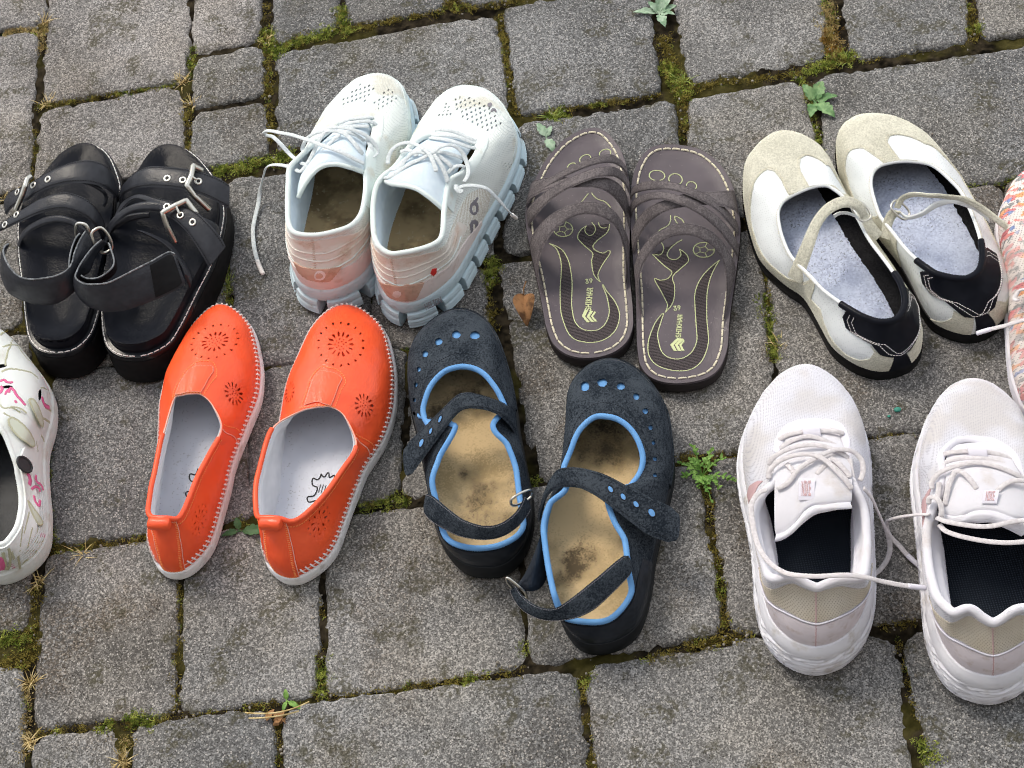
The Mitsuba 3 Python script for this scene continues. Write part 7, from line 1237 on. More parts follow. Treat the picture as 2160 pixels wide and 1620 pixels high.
# ---- brown slides
for side, flip in (("l", 1), ("r", -1)):
    t = thing("slide_sandal", ("brown slide sandal next to the dead leaf, left of its mate" if side == "l" else "brown slide sandal nearest the cream strap shoes, right of its mate"), "sandal", "pair of brown slide sandals")
    B = curve(pts(OUTLINE["slide_" + side]), 180, True)
    tb = norm(np.roll(B, -1, 0) - np.roll(B, 1, 0))
    area = 0.5 * np.sum(B[:, 0] * np.roll(B[:, 1], -1) - np.roll(B[:, 0], -1) * B[:, 1])
    out = norm(np.stack([tb[:, 1], -tb[:, 0], tb[:, 0] * 0], 1)) * np.sign(area)
    part(t, "sole", sole(B, out, [(-1.5, 0.78), (0.0, 0.76), (0.4, 0.70), (0.1, 0.5), (0.4, 0.45), (0.2, 0.1), (-1.2, 0.0)]), "brown_sole", smooth=50)
    m, h, g = footbed(B, 0.0, 0.0, 2.2, 16.0, 3.0, 0.004)
    fb = part(t, "footbed", m, "brown_footbed", smooth=50)
    on = lambda xy, e=0.25e-3: np.c_[np.asarray(xy)[:, :2], h(np.asarray(xy)[:, :2]) + e]
    inner = B - out * 5.5e-3
    ip = on(np.vstack([inner, inner[:1]]))
    part(fb, "stitching", stitches(ip, np.tile(UP, (len(ip), 1)), 7.0, 1.7, 0.95, lift=0.1), "cream_thread", kind="stuff")
    for L in PRINTS[side]:
        c = curve(pts(L), 30 * max(2, len(L) // 2))
        part(fb, "printed_line", tube(on(c, 0.05e-3), 0.45e-3, 6, 0.6), "lime_print", smooth=True)
    # the dark ribbed heel horseshoe and flames between the lines
    big, flame = shapely.Polygon(curve(pts(PRINTS[side][0]), 120)).buffer(0), shapely.Polygon(np.vstack([curve(pts(PRINTS[side][1]), 60), curve(pts(PRINTS[side][2]), 60)[::-1]])).buffer(0)
    for gg in (big, flame):
        gg = gg.intersection(g)
        for piece in shapely.get_parts(gg):
            if piece.geom_type == "Polygon" and piece.area > 2e-5:
                x0, y0, x1, y1 = piece.bounds
                v2, f = clip_grid(piece, x0, x1, 16, y0, y1, 30)
                part(fb, "ribbed_inlay", thick(v2, f, on(v2, 0.12e-3), on(v2, -0.3e-3)), "brown_dark", smooth=False)
    for L in PRINTS[side + "_oval"]:
        c = curve(pts(L), 40, True)
        part(fb, "toe_oval", ring(on(c, 0.1e-3), 0.5e-3, 6), "lime_print", smooth=True)
    c = pts(PRINTS[side + "_ball"][0])
    o = c.mean(0)
    net = [ring(on(curve(c, 40, True), 0.1e-3), 0.5e-3, 6)]
    hexa = o + (c[::4] - o) * 0.45
    net.append(ring(on(hexa, 0.1e-3), 0.4e-3, 5))
    net += [tube(on(np.array([hexa[k], c[4 * k]]), 0.1e-3), 0.4e-3, 5) for k in range(5)]
    part(fb, "printed_ball", join(net), "lime_print", smooth=True)
    part(fb, "printed_chevron", join([(lambda v2f: thick(v2f[0], v2f[1], on(v2f[0], 0.45e-3), on(v2f[0], -0.3e-3)))(clip_grid(shapely.Polygon(pts(q)).buffer(0), *[z for z in (shapely.Polygon(pts(q)).bounds[0], shapely.Polygon(pts(q)).bounds[2])], 4, *[z for z in (shapely.Polygon(pts(q)).bounds[1], shapely.Polygon(pts(q)).bounds[3])], 4)) for q in PRINTS["chev_" + side]]), "lime_print", smooth=False)

    def write(words, base, bold=True, e=0.3e-3):
        a, b, c = pts(base)
        tm = meshkit.text_mesh(words, 0.01, 0.0004, bold)
        v = np.array(tm.vertices)
        d = norm(b - a)
        up = norm((c - a) - d * np.dot(c - a, d))
        s = np.linalg.norm(b - a) / np.ptp(v[:, 0])
        sy = abs(np.dot(c - a, up)) / 0.01
        xy = a + np.outer((v[:, 0] - v[:, 0].min()) * s, d) + np.outer(v[:, 1] * sy, up)
        return np.c_[xy, h(xy) + v[:, 2] * 0.8 - 0.1e-3 + e], tm.faces

    text = PRINTS["text"]
    part(fb, "size_number", write("39", text[0] if side == "l" else text[1]), "lime_print", smooth=False)
    if side == "r":
        part(fb, "lettering", write("SHIKHAR", text[2]), "lime_print", smooth=False)
    else:
        part(fb, "lettering", write("SHIKHAR", text[3]), "lime_print", smooth=False)
    for nm, off in (("cross", 0), ("band_a", 1), ("band_b", 1), ("rear", 2)):
        straps(t, f"s{side}_{nm}", "strap", 1.8, "brown_strap", "brown_footbed", 60, 0.0, 0.1, 0.09, thread=(1.4, 0.9, 0.2))

# ---- cream and white strap shoes
for key, lab in (("mary_l", "cream suede and white strap shoe next to the brown slides, strap fastened"), ("mary_r", "cream suede and white strap shoe nearest the colourful knitted shoe, strap hanging open")):
    t = thing("strap_shoe", lab, "shoe", "pair of cream and white strap shoes")
    S = skin(key, **SHAPES[key])
    ply_skin(t, "upper", S, "white_leather", (), 2.0, "black_cloth", "white_plain", 1.6, "collar_binding")
    part(t, "sole", sole(S.B, S.out, [(-0.5, 1.02), (1.0, 1.0), (1.8, 0.85), (1.6, 0.4), (0.4, 0.0)]), "black_rubber", smooth=50)
    n = len(S.t) - 1
    cap = band(S, 5.5, 20.5, 0.0, 1.0, 80).difference(shapely.union_all([panel(key + ".white1").buffer(0.001), panel(key + ".white2").buffer(0.001)]))
    for g in shapely.get_parts(cap):
        if g.area > 0.002:
            k = part(t, "suede_toe", S.patch(g, 0.9, 0.9), "cream_suede", smooth=60)
    for w_ in ("white1", "white2"):
        p, nn = edge_line(S, panel(f"{key}.{w_}").buffer(0.006), 0.9, n=400)
        part(t, "toe_stitching", stitches(p, nn, 1.3, 1.1, 0.22), "cream_thread", kind="stuff")
    for w_ in ("suede", "suede2"):
        part(t, "suede_heel", S.patch(panel(f"{key}.{w_}"), 0.8, 0.8), "cream_suede", smooth=60)
    g = panel(key + ".black")
    bk = part(t, "heel_collar", S.patch(g, 1.9, 1.9), "black_leather", smooth=60)
    for ins in (0.012, 0.022):
        p, nn = edge_line(S, g, 1.95, ins, 300)
        P2, N2 = edge_line(S, g, 1.95, ins, 300)
        keepv = np.array([x for x in np.array((g.buffer(-ins) if not hasattr(g.buffer(-ins), "geoms") else max(g.buffer(-ins).geoms, key=lambda z: z.area)).exterior.coords)])
        d = np.r_[0, np.cumsum(np.linalg.norm(np.diff(keepv * [3, 1], axis=0), axis=1))]
        vv = np.interp(np.linspace(0, d[-1], 300), d, keepv[:, 1])
        low = vv < 0.93
        runs = np.flatnonzero(low)
        for run in np.split(runs, np.flatnonzero(np.diff(runs) > 1) + 1):
            if len(run) > 12:
                part(bk, "stitching", stitches(p[run], nn[run], 1.7, 0.8, 0.28), "white_thread", kind="stuff")
    part(t, "heel_strip", S.patch(panel(key + ".strip"), 1.3, 1.3), "black_leather", smooth=60)
    P, N = S.at(np.c_[np.linspace(*((-0.12, 0.11) if key == "mary_l" else (-0.13, 0.12)), 60), np.full(60, 1.0)])
    part(t, "padded_rim", tube(P - N * 0.4e-3, 3.0e-3, 12), "black_leather", smooth=True)
    m, h, g = footbed(S.B.copy(), 2.0, 3.0, 2.0, 14.0, 2.0)
    part(t, "footbed", m, "black_cloth", smooth=50)
    # the loose felt insole lies askew, its edge ragged
    B2 = S.B[:, :2]
    a = norm(B2[len(B2) // 2] - B2[0])
    b = np.array([a[1], -a[0]])
    gi = shapely.Polygon(B2).buffer(-0.007)
    gi = shapely.affinity.translate(gi, *(b * (-0.011 if key == "mary_l" else -0.009) + a * 0.002)).intersection(shapely.Polygon(B2).buffer(-0.0035))
    L = gi.exterior.length
    c = np.array([gi.exterior.interpolate(x).coords[0] for x in np.linspace(0, L, int(L / 0.0018))[:-1]])
    ctr = c.mean(0)
    c = c + (ctr - c) / np.linalg.norm(ctr - c, axis=1, keepdims=True) * (0.0022 * meshkit.noise(np.c_[c, c[:, 0] * 0] * 420, 3))[:, None]
    gi = shapely.Polygon(c).buffer(0)
    x0, y0, x1, y1 = gi.bounds
    v2, f = clip_grid(gi, x0, x1, 24, y0, y1, 50)
    lift = 0.0022 + 0.0015 * meshkit.fbm(np.c_[v2, v2[:, 0] * 0] * 40, 2, 4)
    part(t, "felt_insole", thick(v2, f, np.c_[v2, h(v2) + lift], np.c_[v2, h(v2) + 0.0003]), "lilac_felt", smooth=50, label="pale lilac felt insole with a ragged edge, slipped to one side")
    if key == "mary_l":
        straps(t, "ml_strap", "strap", 2.6, "cream_suede", None, 60, 0)
        straps(t, "ml_tab", "buckle_tab", 2.4, "cream_suede")
        straps(t, "ml_under", "strap_end", 2.0, "white_plain")
        r = pts(SPOT["ring_ml"])
    else:
        straps(t, "mr_post", "strap_post", 2.6, "cream_suede")
        straps(t, "mr_strap", "strap", 2.6, "cream_suede", None, 70, 1.0)
        straps(t, "mr_under", "strap_lining", 2.2, "white_plain", None, 60)
        r = pts(SPOT["ring_mr"])
    c = r.mean(0)
    ax = norm(r[1] - r[0])
    al = norm(np.cross(ax, UP))
    loop = np.array([c + ax * 0.0085 * x + al * 0.0045 * y for x, y in ((-1, -1), (-1, 1), (1, 1), (1, -1))])
    part(t, "strap_ring", ring(curve(loop, 40, True), 0.0011, 8), "steel", smooth=True)

# ---- navy shoes with blue edging
for key, lab in (("blue_l", "navy nubuck strap shoe with blue edging beside the orange shoe, upper left of its mate"), ("blue_r", "navy nubuck strap shoe with blue edging below the brown slides, lower right of its mate")):
    t = thing("cutout_shoe", lab, "shoe", "pair of navy strap shoes with blue edging")
    S = skin(key, **SHAPES[key])
    ply_skin(t, "upper", S, "navy_nubuck", HOLES[key], 2.4, "blue_neoprene", "blue_neoprene", 2.5, "blue_edging")
    part(t, "sole", sole(S.B, S.out, [(-0.5, 1.05), (1.6, 1.0), (2.6, 0.8), (2.4, 0.4), (0.8, 0.0)]), "navy_sole", smooth=50)
    n = len(S.t) - 1
    r0, r1 = (10.0, 17.0) if key == "blue_l" else (10.0, 18.5)
    g = band(S, r0, r1, 0.0, [0.06, 0.15, 0.22, 0.26, 0.26, 0.24, 0.18, 0.08], 60)
    tk = part(t, "toe_bumper", S.patch(g, 1.6, 1.6), "navy_nubuck", smooth=60)
    p, nn = line_on(S, r0 + 0.5, r1 - 0.5, [0.10, 0.19, 0.25, 0.29, 0.29, 0.27, 0.22, 0.12], 160, 0.1)
    part(tk, "seam_groove", tube(p, 0.6e-3, 6, 0.5), "navy_smooth", smooth=True)
    p, nn = S.on(np.c_[np.linspace(0.25, 0.75, 300), np.full(300, 0.90)], None, 0.05)
    part(t, "edge_stitching", stitches(p, nn, 1.2, 0.9, 0.22), "navy_smooth", kind="stuff")
    g = band(S, -2.6, 4.2, 0.02, [0.5, 0.86, 0.88, 0.88, 0.5])
    part(t, "heel_cup", S.patch(g, 0.8, 0.8), "navy_smooth", smooth=60)
    insole(t, S, "sand_insole", 2.0, 4.0, 2.5)
    q = "bl" if key == "blue_l" else "br"
    k = straps(t, q + "_strap", "strap", 3.0, "navy_nubuck", "navy_smooth", 70, 1.0, 0.5, 0.10, thread=(1.2, 0.9, 0.22))
    E = [pts(e) for e in STRAPS[q + "_strap"]]
    for c in pts(SPOT["blue_strap_dots_" + q[1]]):
        i = np.argmin(np.linalg.norm(curve(E[0], 60) + curve(E[1], 60) - 2 * c, axis=1))
        A, B = curve(E[0], 60), curve(E[1], 60)
        tt, w = norm(A[min(i + 1, 59)] - A[i - 1]), norm(B[i] - A[i])
        nn = norm(np.cross(tt, w))
        nn = nn if nn[2] > 0 else -nn
        base = (A[i] + B[i]) / 2 + ((c - (A[i] + B[i]) / 2) @ w) * w + nn * 2.0e-3
        x = np.linspace(0, 2 * np.pi, 17)[:-1]
        rr = 0.0036 if np.all(c == pts(SPOT["blue_strap_dots_" + q[1]])[-1]) else 0.0029
        disc = base + rr * (np.cos(x)[:, None] * tt + np.sin(x)[:, None] * w)
        part(k, "blue_stud", (np.vstack([disc, base[None] + nn * 0.2e-3]), np.stack([np.arange(16), (np.arange(16) + 1) % 16, np.full(16, 16)], 1)), "blue_neoprene", smooth=False)
        part(k, "stud_rim", ring(disc, 0.0006, 6), "navy_smooth", smooth=True)
    straps(t, q + "_back", "heel_strap", 2.2, "navy_nubuck", "grey_print", 60, 1.0 if q == "br" else 0.0, 0.2, 0.06, thread=(1.2, 0.9, 0.22), label="dark worn heel strap")  # pale grey thread paints the highlights along the strap edges
    if q == "br":
        straps(t, "br_quarter", "strap_anchor", 2.6, "navy_smooth")
    r = pts(SPOT["ring_" + q])
    c, ax = r.mean(0), norm(r[1] - r[0])
    al = norm(np.cross(ax, UP))
    part(t, "strap_ring", ring(curve(np.array([c + ax * 0.010 * x + UP * 0.005 * y for x, y in ((-1, -1), (-1, 1), (1, 1), (1, -1))]), 40, True), 0.0011, 8), "steel", smooth=True)

# ---- pale pink trainers
for key, lace, tongue, lab, tips in (("pink_l", "kl", "kl_tongue", "pale pink mesh trainer with a lace laid across its heel", (8,)), ("pink_r", "kr", "kr_tongue", "pale pink mesh trainer cut by the right edge of the photo", (9,))):
    t = thing("trainer", lab, "shoe", "pair of pale pink mesh trainers")
    S = skin(key, **SHAPES[key])
    ply_skin(t, "upper", S, "lilac_mesh", (), 5.5, "terry_white", "terry_white", 3.6, "padded_collar", 8.0)
    insole(t, S, "dark_insole", 4.0, 4.0, 3.0)
    n = len(S.B)
    u = np.arange(n) / n
    heel = np.exp(-(np.minimum(u, 1 - u) / 0.13) ** 2)
    steps = []
    for z in np.r_[np.linspace(1.12, 0.80, 12), np.linspace(0.775, 0.08, 30)]:
        flare = 2.0 + (3.4 + 4.2 * heel) * math.sin(math.pi * min(1, (1.14 - z) / 1.32))
        if z > 0.79:  # the smooth upper band
            wave = 0.9 * math.sin(math.pi * (1.12 - z) / 0.32) - 0.2
        else:  # flowing ridges pressed into the foam
            ph = 2 * np.pi * (7 * u + 1.9 * z + 0.35 * np.sin(2 * np.pi * (9 * u - 0.9 * z)) + 0.8 * np.sin(2 * np.pi * 2 * z + 5 * np.abs(u - 0.5)))
            wave = (3.6 * np.abs(np.sin(ph)) ** 0.8 - 2.6 - 0.9 * math.exp(-((z - 0.775) / 0.03) ** 2)) * min(1, z / 0.2)
        steps.append((flare + wave, z))
    part(t, "midsole", sole(S.B, S.out, [(-2, 1.10)] + steps + [(2.0, 0.06)]), "white_foam", smooth=60)
    part(t, "outsole", sole(np.c_[S.B[:, :2], S.B[:, 2] * 0.09], S.out, [(1, 1.0), (3.0 , 0.8), (2.0, 0.0)]), "gum_rubber", smooth=50)
    part(t, "heel_counter", S.patch(band(S, -3.8, 5.6, 0.0, [0.10, 0.36, 0.42, 0.42, 0.42, 0.36, 0.10]), 0.9, 0.9), "pink_heel", smooth=60)
    part(t, "heel_mesh", S.patch(band(S, -3.4, 5.2, [0.44, 0.46, 0.47, 0.46, 0.44], [0.60, 0.92, 0.95, 0.92, 0.60]), 0.6, 0.6), "tan_mesh", smooth=60)
    p, nn = line_on(S, -3.6, 5.4, [0.20, 0.40, 0.445, 0.445, 0.445, 0.40, 0.20], 100, 0.9)
    part(t, "heel_piping", tube(p, 0.8e-3, 7), "lilac_film", smooth=True)
    p, nn = S.on(rv(S, [(1.0, v) for v in np.linspace(0.02, 0.95, 30)]), None, 0.8)
    part(t, "heel_seam", tube(p, 0.5e-3, 6), "pink_film", smooth=True)
    part(t, "toe_lip", S.patch(band(S, 9.0, 18.0, 0.0, [0.03, 0.10, 0.15, 0.15, 0.10, 0.03], 60), 0.7, 0.7), "lilac_film", smooth=60)
    part(t, "eyestay", S.patch(panel(key + ".stay"), 0.9, 0.9), "lilac_film", smooth=60)
    part(t, "side_mark", S.patch(panel(key + ".swoosh"), 0.7, 0.5), "pink_film", smooth=60, label="dusty pink curved mark on the side")
    tk = part(t, "tongue", sheet([pts(e) for e in STRAPS[tongue]], 5.0e-3, 44, 44), "lilac_cloth", smooth=60)
    part(tk, "edge_pad", sheet([pts(e) for e in STRAPS[tongue + "_pad"]], 5.0e-3, 44, crown=1.5e-3), "terry_white", smooth=60)
    laces(t, lace, 2.2, "lilac_lace", 0.6, tips)
    # the woven label on the tongue
    a, b, c = pts(SPOT["tongue_tag_" + key[-1]])
    d, up = norm(b - a), norm(a - c)
    nn = norm(np.cross(d, up))
    nn = nn if nn[2] > 0 else -nn
    W_, H_ = np.linalg.norm(b - a), np.linalg.norm(a - c)
    o = c + nn * 3.0e-3
    sq = [o - d * W_ * 0.35 - up * H_ * 0.25, o + d * W_ * 1.35 - up * H_ * 0.25, o + d * W_ * 1.45 + up * H_ * 1.2, o - d * W_ * 0.3 + up * H_ * 1.2]
    lk = part(tk, "label", sheet([np.array([sq[0], sq[1]]), np.array([sq[3], sq[2]])], 1.6e-3, 12), "lilac_film", smooth=50)
    tm = meshkit.text_mesh("NIKE", 0.01, 0.0004, True)
    v = np.array(tm.vertices)
    v[:, :2] -= v[:, :2].min(0)
    v[:, :2] /= np.ptp(v[:, :2], axis=0)
    wr = o + nn * 0.9e-3 + np.outer(1 - v[:, 1], up) * 0 + np.outer(v[:, 0] * W_, d) + np.outer(v[:, 1] * H_, up) + np.outer(v[:, 2], nn)
    part(tk, "lettering", (wr, tm.faces), "pink_film", smooth=False)
    # lace keeper on the throat
    e = pts(LACES[lace][0])
    mid = curve(e, 9)
    part(t, "lace_keeper", sheet([mid[3:6] + (norm(mid[5] - mid[3]) * 0 + np.array([0, 0.007, 0.0012])), mid[3:6] + UP * 3.0e-3, mid[3:6] + np.array([0, -0.007, 0.0005])], 1.4e-3, 16, crown=0.3e-3), "lilac_film", smooth=60)

# ---- black platform sandals
SAND = {"plat_l": ("black leather platform sandal at the left edge, its buckle by the frame edge", [("pl_cross", "cross_strap", 0), ("pl_ring", "slit_strap", 0), ("pl_instep", "instep_strap", 0), ("pl_toe", "toe_strap", 0), ("pl_ankle_in", "ankle_loop", 0), ("pl_ankle", "ankle_strap", 0)]),
        "plat_r": ("black leather platform sandal with two big metal buckles, right of its mate", [("pr_vamp", "vamp_strap", 0), ("pr_cross", "cross_strap", 0), ("pr_side", "side_panel", 0), ("pr_instep", "instep_strap", 1.0), ("pr_toe", "toe_strap", 1.0), ("pr_ankle_in", "ankle_loop", 0), ("pr_ankle", "ankle_strap", 1.0)])}
for key, (lab, ss) in SAND.items():
    t = thing("platform_sandal", lab, "sandal", "pair of black platform sandals")
    B = curve(pts(OUTLINE[key]), 180, True)
    tb = norm(np.roll(B, -1, 0) - np.roll(B, 1, 0))
    area = 0.5 * np.sum(B[:, 0] * np.roll(B[:, 1], -1) - np.roll(B[:, 0], -1) * B[:, 1])
    out = norm(np.stack([tb[:, 1], -tb[:, 0], tb[:, 0] * 0], 1)) * np.sign(area)
    m, h, g = footbed(B, 0.3, 0.0, 5.0, 26.0, 4.0, 0.005)
    fb = part(t, "footbed", m, "black_leather", smooth=50)
    part(t, "midsole", sole(B, out, [(-1.0, 0.97), (0.2, 0.93), (0.4, 0.80), (0.0, 0.74)]), "black_leather", smooth=40)
    part(t, "welt", sole(np.c_[B[:, :2], B[:, 2] * 0.78], out, [(-1.0, 1.0), (5.2, 0.97), (6.0, 0.92), (6.0, 0.86), (3, 0.84)]), "black_gloss", smooth=35)
    wp = np.c_[(B + out * 3.9e-3)[:, :2], B[:, 2] * 0.78 * 0.985]
    part(t, "welt_stitching", stitches(np.vstack([wp, wp[:1]]), np.tile(UP, (len(wp) + 1, 1)), 5.0, 1.2, 0.55, lift=0.15), "white_thread", kind="stuff")
    zz = B[:, 2] * 0.66
    part(t, "platform", sole(np.c_[B[:, :2], zz], out, [(3.0, 1.0), (6.2, 0.99), (6.6, 0.90), (6.2, 0.80), (6.8, 0.72), (6.6, 0.35), (7.2, 0.25), (7.4, 0.08), (5.0, 0.0)]), "black_rubber", smooth=35)
    for s_, nm, e_ in ss:
        straps(t, s_, nm, 2.6, "black_strap" if "ankle_loop" not in nm else "black_cloth", "black_rubber" if nm in ("toe_strap", "instep_strap") else None, 70, 0.0, 0.5, 0.08, thread=(1.5, 0.9, 0.3))
    for s_ in [x[0] for x in ss if "ankle" in x[0]]:
        e = curve(pts(STRAPS[s_][0]), 70)
        part(t, "frayed_edge", tube(e + UP * 0.4e-3, 0.85e-3, 6), "frayed_edge", smooth=True)
    sd = key[-1]
    for c in pts(SPOT["eyes_" + sd]):
        bst = None
        for s_ in (f"p{sd}_toe", f"p{sd}_instep"):
            A, Bq = (curve(pts(e), 80) for e in STRAPS[s_])
            i = np.argmin(np.linalg.norm(A + Bq - 2 * c, axis=1))
            dd = np.linalg.norm((A[i] + Bq[i]) / 2 - c)
            if bst is None or dd < bst[0]:
                tt = norm(A[min(i + 1, 79)] - A[max(i - 1, 0)])
                w = norm(Bq[i] - A[i])
                nn = norm(np.cross(tt, w))
                bst = (dd, c - ((c - A[i]) @ nn) * nn, nn if nn[2] > 0 else -nn)
        ek = part(t, "eyelet", disc_hole_ring(bst[1] + bst[2] * 2.0e-3, bst[2], 0.0027, 0.0011), "steel", smooth=True)
        x = np.linspace(0, 2 * np.pi, 13)[:-1]
        a = norm(np.cross(bst[2], [0.3, 0.9, 0.2]))
        b = np.cross(bst[2], a)
        cc = bst[1] + bst[2] * 1.9e-3
        part(ek, "hole", (np.vstack([cc + 0.0022 * (np.cos(x)[:, None] * a + np.sin(x)[:, None] * b), cc[None]]), np.stack([np.arange(12), (np.arange(12) + 1) % 12, np.full(12, 12)], 1)), "black_print", smooth=False)
    for nm in (("buckle_r", "buckle_r2") if sd == "r" else ("buckle_l",)):
        q = pts(SPOT[nm])
        bk = part(t, "buckle", tube(np.vstack([curve(np.array([q[i], q[i + 1]]), 8)[: 8 if i == len(q) - 2 else -1] for i in range(len(q) - 1)]), 0.0027, 10), "steel", smooth=True)
        if nm != "buckle_l":
            part(bk, "prong", tube(curve(pts(SPOT["prong" + nm[6:]]), 8), 0.0013, 8), "steel", smooth=True)
    r = pts(SPOT["ring_" + sd])
    c, ax = r.mean(0), norm(r[1] - r[0])
    al = norm(np.cross(ax, UP))
    part(t, "strap_ring", ring(curve(np.array([c + ax * 0.011 * x + al * 0.0045 * y for x, y in ((-1, -1), (-1, 1), (1, 1), (1, -1))]), 40, True), 0.0016, 8), "steel", smooth=True)
    if sd == "r":
        A, Bq = (curve(pts(e), 80) for e in STRAPS["pr_ankle"])
        i0, i1 = 65, 79
        nn = norm(np.cross(np.gradient(A, axis=0), Bq - A))
        nn = nn if nn[:, 2].mean() > 0 else -nn
        f_ = lambda w: (A * (1 - w) + Bq * w + nn * 1.9e-3)[i0:i1]
        part(t, "rubber_tip", sheet([f_(0.06), f_(0.94)], 1.4e-3, 20), "black_rubber", smooth=50)

# ---- floral clog at the left edge
t = thing("clog", "white foam clog with a pink and olive flower print, cut by the left edge", "clog")
S = skin("clog", **SHAPES["clog"])
ply_skin(t, "upper", S, "white_eva", HOLES["clog"], 4.0, "dark_eva", "white_eva", 2.6, "rounded_rim")
part(t, "sole", sole(S.B, S.out, [(-0.5, 1.05), (2.0, 0.98), (2.6, 0.7), (2.2, 0.3), (0.6, 0.0)]), "white_eva", smooth=50)
hk = part(t, "heel_strap", S.patch(band(S, 14.6, 23.0, [0.80, 0.62, 0.50, 0.50, 0.50, 0.60, 0.80], 0.995, 60), 2.4, 2.4), "white_eva", smooth=60)
for v_ in (0.12, 0.20, 0.28, 0.36):
    part(t, "heel_ridge", tube(line_on(S, 16.5, 22.0, v_, 60, 0.2)[0], 0.9e-3, 6), "white_eva", smooth=True)
insole(t, S, "dark_eva", 2.0, 4.0, 3.0, name="footbed")
for c, ls in CLOG_PRINT.items():
    for wd, uv in ls:
        P, N = S.on(np.array(uv) * 1e-4, None, 0.02 if np.array(uv)[:, 1].max() < 4500 or np.array(uv)[len(uv) // 2, 0] < 6500 else 2.42)
        a_ = np.array(uv) * 1e-4
        if c == "olive" and len(a_) > 8 and np.linalg.norm((a_[0] - a_[-1]) * [3, 1]) < 0.02:
            part(t, "printed_leaf", S.patch(poly(a_).intersection(shapely.box(-1, 0.0, 2, 1)), 0.12 if a_[:, 1].max() < 0.45 or a_[len(a_) // 2, 0] < 0.65 else 2.5, 0.1), "pale_olive_print", smooth=60)
        part(t, "printed_stroke", tube(P, wd * 0.27e-3, 6, 0.18, up=N), c + "_print", smooth=True)
c = pts(SPOT["button"])[0]
i = np.argmin(np.linalg.norm(S.G.reshape(-1, 3) - c, axis=1))
c, nn = S.G.reshape(-1, 3)[i], S.N.reshape(-1, 3)[i]
a = norm(np.cross(nn, UP))
b = np.cross(a, nn)
x = np.linspace(0, 2 * np.pi, 25)[:-1]
rimp = c + nn * 1.5e-3 + 0.0062 * np.cos(x)[:, None] * a + 0.0088 * np.sin(x)[:, None] * b
rimp = rimp + nn * 3.0e-3
c = c + nn * 3.0e-3
k = part(t, "rivet", join([(np.vstack([rimp, (c + nn * 2.2e-3)[None]]), np.stack([np.arange(24), (np.arange(24) + 1) % 24, np.full(24, 24)], 1)), ring(rimp, 0.0012, 8)]), "dark_eva", smooth=40)

# ---- colourful knitted shoe at the right edge
t = thing("knitted_shoe", "multicoloured knitted shoe with a white lace, cut by the right edge", "shoe")
S = skin("knit", **SHAPES["knit"])
ply_skin(t, "upper", S, "confetti_knit", (), 3.0, "terry_white", "confetti_knit", 2.6, "padded_collar")
part(t, "sole", sole(S.B, S.out, [(-0.5, 1.05), (2.0, 0.98), (2.8, 0.7), (2.4, 0.3), (0.6, 0.0)]), "terry_white", smooth=50)
insole(t, S, "dark_insole")
laces(t, "knit", 2.1, "lilac_lace", 0.7, (1,))
# ---------------------------------------------------------------- moss, weeds and litter in the joints
def blades(c, n, r, h, w, rs, lean=1.0, rows=3):
    """Thin curved blades fanning out from about c, in one mesh."""
    out = []
    for _ in range(n):
        a, ln = rs.uniform(0, 2 * np.pi), h * rs.uniform(0.5, 1.2)
        d = np.array([np.cos(a), np.sin(a), 0])
        b = c + np.array([*(rs.normal(0, r * 0.35, 2)), 0])
        o = lean * rs.uniform(0.35, 1.0)
        t = np.linspace(0, 1, rows + 1)[:, None]
        p = b + d * ln * o * t + UP * ln * (np.sqrt(max(1 - 0.7 * min(o, 1.15) ** 2, 0.05)) * t - 0.45 * o * t**2)
        s = np.array([-d[1], d[0], 0.25 * rs.normal()])
        ww = w * (1 - t**1.5) * 0.5 + 1e-5
        v = np.stack([p - s * ww, p + s * ww], 1).reshape(-1, 3)
        out.append((v, quads(rows + 1, 2)))
    return join(out)


def sprig(c, rs, size, n):
    """A cushion of moss: short leafy shoots."""
    out = []
    for _ in range(n):
        a, rad = rs.uniform(0, 2 * np.pi), size * np.sqrt(rs.uniform())
        b = c + [rad * np.cos(a), rad * np.sin(a), 0]
        top = UP * size * rs.uniform(0.25, 0.75) * (1.15 - rad / size * 0.6) + np.array([*rs.normal(0, size * 0.22, 2), 0])
        s = norm(np.array([*rs.normal(0, 1, 2), 0.0])) * size * rs.uniform(0.08, 0.17)
        k = np.cross(s, UP)
        out.append((np.array([b - s, b + s, b + top * 0.6 + k, b + top]), np.array([[0, 1, 2], [1, 3, 2], [0, 2, 3]])))
    return join(out)


rs = np.random.default_rng(3)
heaps = {0: [], 1: [], 2: [], 3: []}
for path, dens, kind in MOSS:
    p = pts(path)
    L = np.linalg.norm(p[1] - p[0])
    d = (p[1] - p[0]) / L
    for _ in range(int(L * 1000 * (1.0 if dens < 1.15 else 1.7) * dens)):
        x = p[0] + d * L * rs.uniform() + np.array([-d[1], d[0]]) * rs.normal(0, 0.0027 + 0.0018 * (dens > 1.15))
        k = kind if rs.uniform() < 0.78 else int(rs.choice([0, 0, 1]))
        heaps[k].append(sprig(np.array([*x, -0.0050 + 0.0030 * min(dens, 1.5) * rs.uniform(0.2, 1)]), rs, rs.uniform(0.0020, 0.0050), 13))
names = {0: ("olive brown moss cushions along the paving joints", "moss_brown"), 1: ("green moss and tiny grass growing in the paving joints", "moss_green"), 2: ("dry straw coloured moss in the joints at left", "moss_dry"), 3: ("rust brown moss clump in the top right joint", "moss_rust")}
for k, ms in heaps.items():
    key = count("moss")
    KEYS.add(key)
    scene[key] = mikit.ply(join(ms), names[k][1])
    labels[key] = {"label": names[k][0], "category": "moss", "kind": "stuff"}

